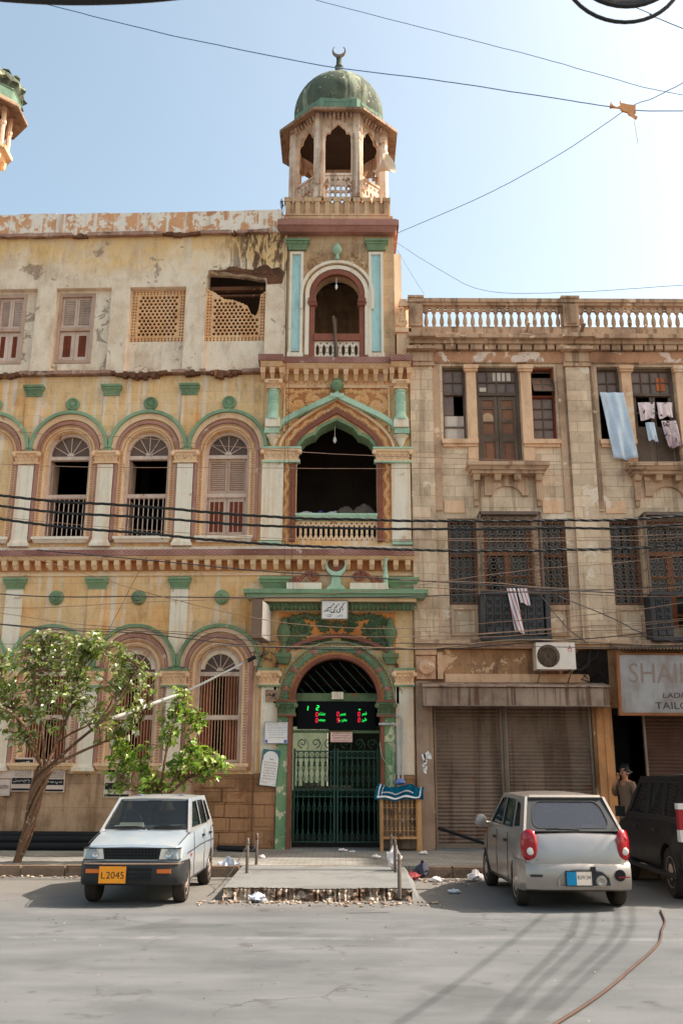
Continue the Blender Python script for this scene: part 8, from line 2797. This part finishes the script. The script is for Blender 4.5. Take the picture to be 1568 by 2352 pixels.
def build_tree(name, label, base, trunk, limbs, ends, nleaf, leafsize, mat, seed, trunkr, wind=Vector((-.35, 0, -.1))):
    rg = random.Random(seed)
    root = empty(name, base, label, 'tree')
    mb = MB()
    tp = smooth_path([Vector(q) for q in trunk], 6)
    top = tp[-1]
    n = len(tp)
    mb.tube([tuple(q) for q in tp], [trunkr[0] + (trunkr[1] - trunkr[0]) * k / (n - 1) for k in range(n)], 9)
    for s in range(11):          # stems braided round the trunk
        ph = rg.uniform(0, 6.28); a0 = rg.uniform(0, .25); r = rg.uniform(.014, .036)
        Q = []
        for k, q in enumerate(tp):
            t = k / (n - 1)
            if t < a0: continue
            rr = (trunkr[0] + (trunkr[1] - trunkr[0]) * t) * (1.0 + 1.1 * t)
            Q.append((q.x + rr * cos(ph + t * 5), q.y + rr * sin(ph + t * 5), q.z))
        if len(Q) > 2: mb.tube(Q, r, 6)
    mb.build('trunk', M['bark'], root, 50)
    br = MB(); lf = MB()
    tips = []
    for c, (ex, ez, ry), cnt in ends:
        c = Vector(c)
        for k in range(cnt):
            while True:
                v = Vector((rg.uniform(-1, 1), rg.uniform(-1, 1), rg.uniform(-1, 1)))
                if .25 < v.length < 1: break
            tips.append(c + Vector((v.x * ex, v.y * ry, v.z * ez)))
    starts = [tp[int(n * f)] for f in (.75, .85, .92, .99)]
    mains = []
    for L in limbs:
        P = smooth_path([Vector(q) for q in L], 6)
        m = len(P)
        br.tube([tuple(q) for q in P], [.034 + (.01 - .034) * k / (m - 1) for k in range(m)], 6)
        mains += P[m // 3:]
    for t in tips:
        b = min(mains, key=lambda q: (q - t).length + rg.uniform(0, .25) + (0.6 if q.z > t.z + .1 else 0))
        mid = b.lerp(t, .5) + Vector((rg.uniform(-.08, .08), rg.uniform(-.08, .08), rg.uniform(-.02, .12)))
        P = smooth_path([b, mid, t], 5)
        m = len(P)
        br.tube([tuple(q) for q in P], [.013 - .009 * k / (m - 1) for k in range(m)], 4)
        for k in range(nleaf):
            q = P[rg.randrange(m // 3, m)] + Vector((rg.uniform(-.06, .06), rg.uniform(-.06, .06), rg.uniform(-.06, .06)))
            d = (Vector((rg.uniform(-1, 1), rg.uniform(-1, 1), rg.uniform(-.9, .35))) + wind * 1.6).normalized()
            up = Vector((rg.uniform(-.7, .9), rg.uniform(-.9, .4), 1)).normalized()
            L_ = leafsize * rg.uniform(.45, 1.35)
            add_leaf(lf, q, d, up, L_, L_ * .75, rg)
    br.build('branches', M['bark'], root, 60)
    lf.build('crown', mat, root)
    return root
YT = 18.0
def tp_(x, y, dy=0): return at_y(x, y, YT + dy)
trk = [tp_(38, 1992), tp_(52, 1950), tp_(70, 1890), tp_(82, 1830), tp_(95, 1785), tp_(108, 1760)]
trk[0].z = min(trk[0].z, ZP)
limbs = [[tp_(104, 1770), tp_(60, 1700, .2), tp_(20, 1600, .3), tp_(-10, 1540, .4)], [tp_(104, 1770), tp_(95, 1650, -.3), tp_(80, 1560, -.5), tp_(100, 1460, -.4)],
         [tp_(108, 1760), tp_(150, 1660, .3), tp_(190, 1560, .4), tp_(200, 1470, .5)], [tp_(108, 1765), tp_(170, 1710, -.4), tp_(250, 1640, -.6), tp_(300, 1560, -.5), tp_(330, 1520, -.4)],
         [tp_(100, 1775), tp_(140, 1700, .5), tp_(240, 1640, .7), tp_(280, 1540, .6)], [tp_(100, 1775), tp_(70, 1690, -.6), tp_(30, 1640, -.8), tp_(-60, 1600, -.6)],
         [tp_(108, 1765), tp_(190, 1725, .2), tp_(270, 1690, .3), tp_(330, 1650, .3)]]
ends = [(tp_(75, 1530), (.85, .78, .8), 84), (tp_(150, 1500), (.6, .5, .7), 44), (tp_(225, 1525), (.7, .68, .7), 60), (tp_(305, 1570), (.5, .55, .5), 44), (tp_(20, 1620), (.55, .6, .7), 36),
        (tp_(150, 1620), (.8, .6, .7), 58), (tp_(270, 1660), (.5, .4, .5), 30), (tp_(-60, 1600), (.5, .8, .7), 24), (tp_(60, 1700), (.4, .22, .5), 14), (tp_(250, 1480), (.35, .25, .4), 12)]
build_tree('street_tree', 'leaning street tree with braided bare trunk and loose crown at the left kerb', tuple(trk[0]), trk, limbs, ends, 8, .115, M['leaf'], 21, (.055, .07))
Y2 = 18.3
def t2(x, y, dy=0): return at_y(x, y, Y2 + dy)
b2 = t2(365, 1985); b2.z = ZP
trk2 = [b2, t2(362, 1930), t2(372, 1880), t2(368, 1830)]
limbs2 = [[t2(368, 1840), t2(330, 1780, .2), t2(290, 1730, .2), t2(262, 1690, .1)], [t2(368, 1835), t2(380, 1740, -.2), t2(400, 1660, -.3), t2(418, 1590, -.2)], [t2(368, 1840), t2(430, 1790, .1), t2(490, 1750, .2), t2(515, 1760, .2)],
          [t2(368, 1840), t2(420, 1760, -.1), t2(455, 1690, .1), t2(460, 1640, .1)], [t2(366, 1850), t2(320, 1810, -.2), t2(270, 1790, -.3)]]
ends2 = [(t2(300, 1740), (.42, .35, .4), 34), (t2(395, 1660), (.28, .5, .35), 28), (t2(420, 1610), (.16, .26, .2), 12), (t2(445, 1740), (.42, .34, .4), 42), (t2(500, 1770), (.3, .22, .3), 18), (t2(370, 1790), (.5, .3, .4), 40), (t2(270, 1790), (.26, .3, .3), 16), (t2(455, 1650), (.22, .3, .25), 14)]
build_tree('street_tree', 'lower bushy young tree with bright leaves behind the white car', tuple(b2), trk2, limbs2, ends2, 9, .112, M['leaf2'], 33, (.05, .05))

# ---------------------------------------------------------------- the man by the dark shop
def skin_body(name, chain_pts, mat, parent, sub=2, loc=(0, 0, 0)):
    """chain_pts: list of (index, parent index, (x,y,z), (rx, ry))"""
    me = bpy.data.meshes.new(name)
    me.from_pydata([Vector(p) for _, p, _ in chain_pts], [(i, par) for i, (par, _, _) in enumerate(chain_pts) if par >= 0], [])
    o = bpy.data.objects.new(name, me)
    COL.objects.link(o)
    sk_ = o.modifiers.new('skin', 'SKIN'); sk_.use_smooth_shade = True
    for i, (_, _, r) in enumerate(chain_pts): me.skin_vertices[0].data[i].radius = r if isinstance(r, tuple) else (r, r)
    me.skin_vertices[0].data[0].use_root = True
    ss = o.modifiers.new('sub', 'SUBSURF'); ss.levels = ss.render_levels = sub
    bpy.context.view_layer.update()
    m2 = bpy.data.meshes.new_from_object(o.evaluated_get(bpy.context.evaluated_depsgraph_get()))
    o.modifiers.clear(); o.data = m2
    for q in m2.polygons: q.use_smooth = True
    m2.materials.clear(); m2.materials.append(mat)
    if parent:
        o.parent = parent
        WL[o] = WL[parent]
    return o
man = empty('person', (0, 0, 0), 'dark haired man in a brown tunic raising one hand to his face', 'person')
M['skin'] = plain('skin', lin(168, 112, 84), .55)
M['tunic'] = weather('tunic_cloth', lin(104, 86, 72), lin(74, 60, 50), .5, bump=.2, local=True)
B = [(-1, (0, 0, .92), (.15, .11)), (0, (0, 0, 1.1), (.14, .1)), (1, (0, 0, 1.28), (.17, .11)), (2, (0, 0, 1.4), (.12, .085)), (3, (0, -.01, 1.47), (.052, .055)), (4, (0, -.02, 1.55), (.07, .085)), (5, (0, -.02, 1.63), (.076, .095)), (6, (0, -.01, 1.7), (.05, .06)),
     (3, (-.17, 0, 1.39), (.058, .06)), (8, (-.25, -.06, 1.16), (.046, .046)), (9, (-.13, -.2, 1.36), (.036, .036)), (10, (-.07, -.16, 1.46), (.026, .03)),
     (3, (.17, 0, 1.39), (.058, .06)), (12, (.24, .03, 1.12), (.046, .046)), (13, (.22, -.1, .9), (.034, .034)), (14, (.21, -.14, .83), (.026, .03)),
     (0, (-.09, 0, .84), (.095, .095)), (16, (-.1, -.03, .48), (.065, .065)), (17, (-.1, 0, .1), (.042, .045)), (18, (-.1, -.14, .045), (.036, .03)),
     (0, (.09, 0, .84), (.095, .095)), (20, (.1, .02, .48), (.065, .065)), (21, (.11, .06, .1), (.042, .045)), (22, (.12, -.08, .045), (.036, .03))]
skin_body('body', B, M['skin'], man)
def hand(c, dirv, palm, parent):
    """palm with four bent fingers of unequal length and a thumb from its side"""
    d = Vector(dirv).normalized(); s = d.cross(Vector(palm)).normalized(); n = s.cross(d)
    c = Vector(c)
    mb = MB()
    mb.tube([tuple(c - d * .02), tuple(c + d * .03), tuple(c + d * .075)], [.022, .034, .03], 8)
    for k, L in enumerate((.06, .072, .068, .05)):
        b = c + d * .075 + s * (-.027 + .018 * k)
        mb.tube([tuple(b), tuple(b + d * L * .5 - n * .008), tuple(b + d * L * .85 - n * .028)], [.0092, .0085, .0065], 6)
    b = c + d * .015 - s * .03
    mb.tube([tuple(b), tuple(b + d * .03 - s * .025 - n * .01), tuple(b + d * .055 - s * .025 - n * .022)], [.012, .01, .007], 6)
    mb.build('hand', M['skin'], parent, 60)
hand((-.065, -.155, 1.47), (.2, .1, 1), (0, 1, 0), man)
hand((.21, -.15, .81), (0, -.2, -1), (1, 0, 0), man)
D = [(-1, (0, 0, 1.02), (.17, .125)), (0, (0, 0, 1.2), (.175, .125)), (1, (0, 0, 1.33), (.175, .115)), (2, (0, -.005, 1.43), (.1, .075)),
     (0, (0, 0, .85), (.19, .14)), (4, (0, .0, .62), (.215, .16)), (5, (0, 0, .55), (.218, .163)),
     (2, (-.19, 0, 1.38), (.072, .072)), (7, (-.26, -.06, 1.16), (.066, .066)), (8, (-.145, -.19, 1.33), (.054, .054)),
     (2, (.19, 0, 1.38), (.072, .072)), (10, (.25, .03, 1.12), (.066, .066)), (11, (.225, -.09, .92), (.056, .056))]
skin_body('tunic', D, M['tunic'], man)
Tt = [(-1, (0, 0, .86), (.15, .12)), (0, (-.1, 0, .76), (.12, .12)), (1, (-.105, -.03, .46), (.09, .09)), (2, (-.1, 0, .12), (.07, .07)), (0, (.1, 0, .76), (.12, .12)), (4, (.105, .02, .46), (.09, .09)), (5, (.11, .06, .12), (.07, .07))]
skin_body('trousers', Tt, M['tunic'], man)
H = [(-1, (0, .03, 1.665), (.084, .085)), (0, (0, -.02, 1.71), (.078, .08)), (0, (0, .06, 1.59), (.07, .05))]
skin_body('hair', H, plain('black_hair', (.012, .01, .01, 1), .6), man, 2)
mb = MB()
mb.tube([(0, -.108, 1.62), (0, -.128, 1.575), (0, -.112, 1.57)], [.01, .016, .012], 6)
for s in (-1, 1): mb.lathe([(.012, -.02), (.026, 0), (.012, .02)], s * .078, .0, 8, 1.585)
mb.build('nose_and_ears', M['skin'], man, 60)
mb = MB()
for s in (-1, 1): mb.lathe([(.004, -.008), (.011, 0), (.004, .006)], s * .03, -.1, 8, 1.61, axis='d')
mb.tube([(-.022, -.1, 1.535), (0, -.107, 1.533), (.022, -.1, 1.535)], .005, 5); mb.tube([(-.045, -.098, 1.63), (-.02, -.106, 1.634)], .005, 4); mb.tube([(.02, -.106, 1.634), (.045, -.098, 1.63)], .005, 4)
mb.build('eyes_and_mouth', plain('dark_features', lin(60, 36, 32), .5), man)
pm = at_y(1436, 1800, 19.9)
man.location = (pm.x, 19.9, ZP); man.rotation_euler = (0, 0, R(-62))
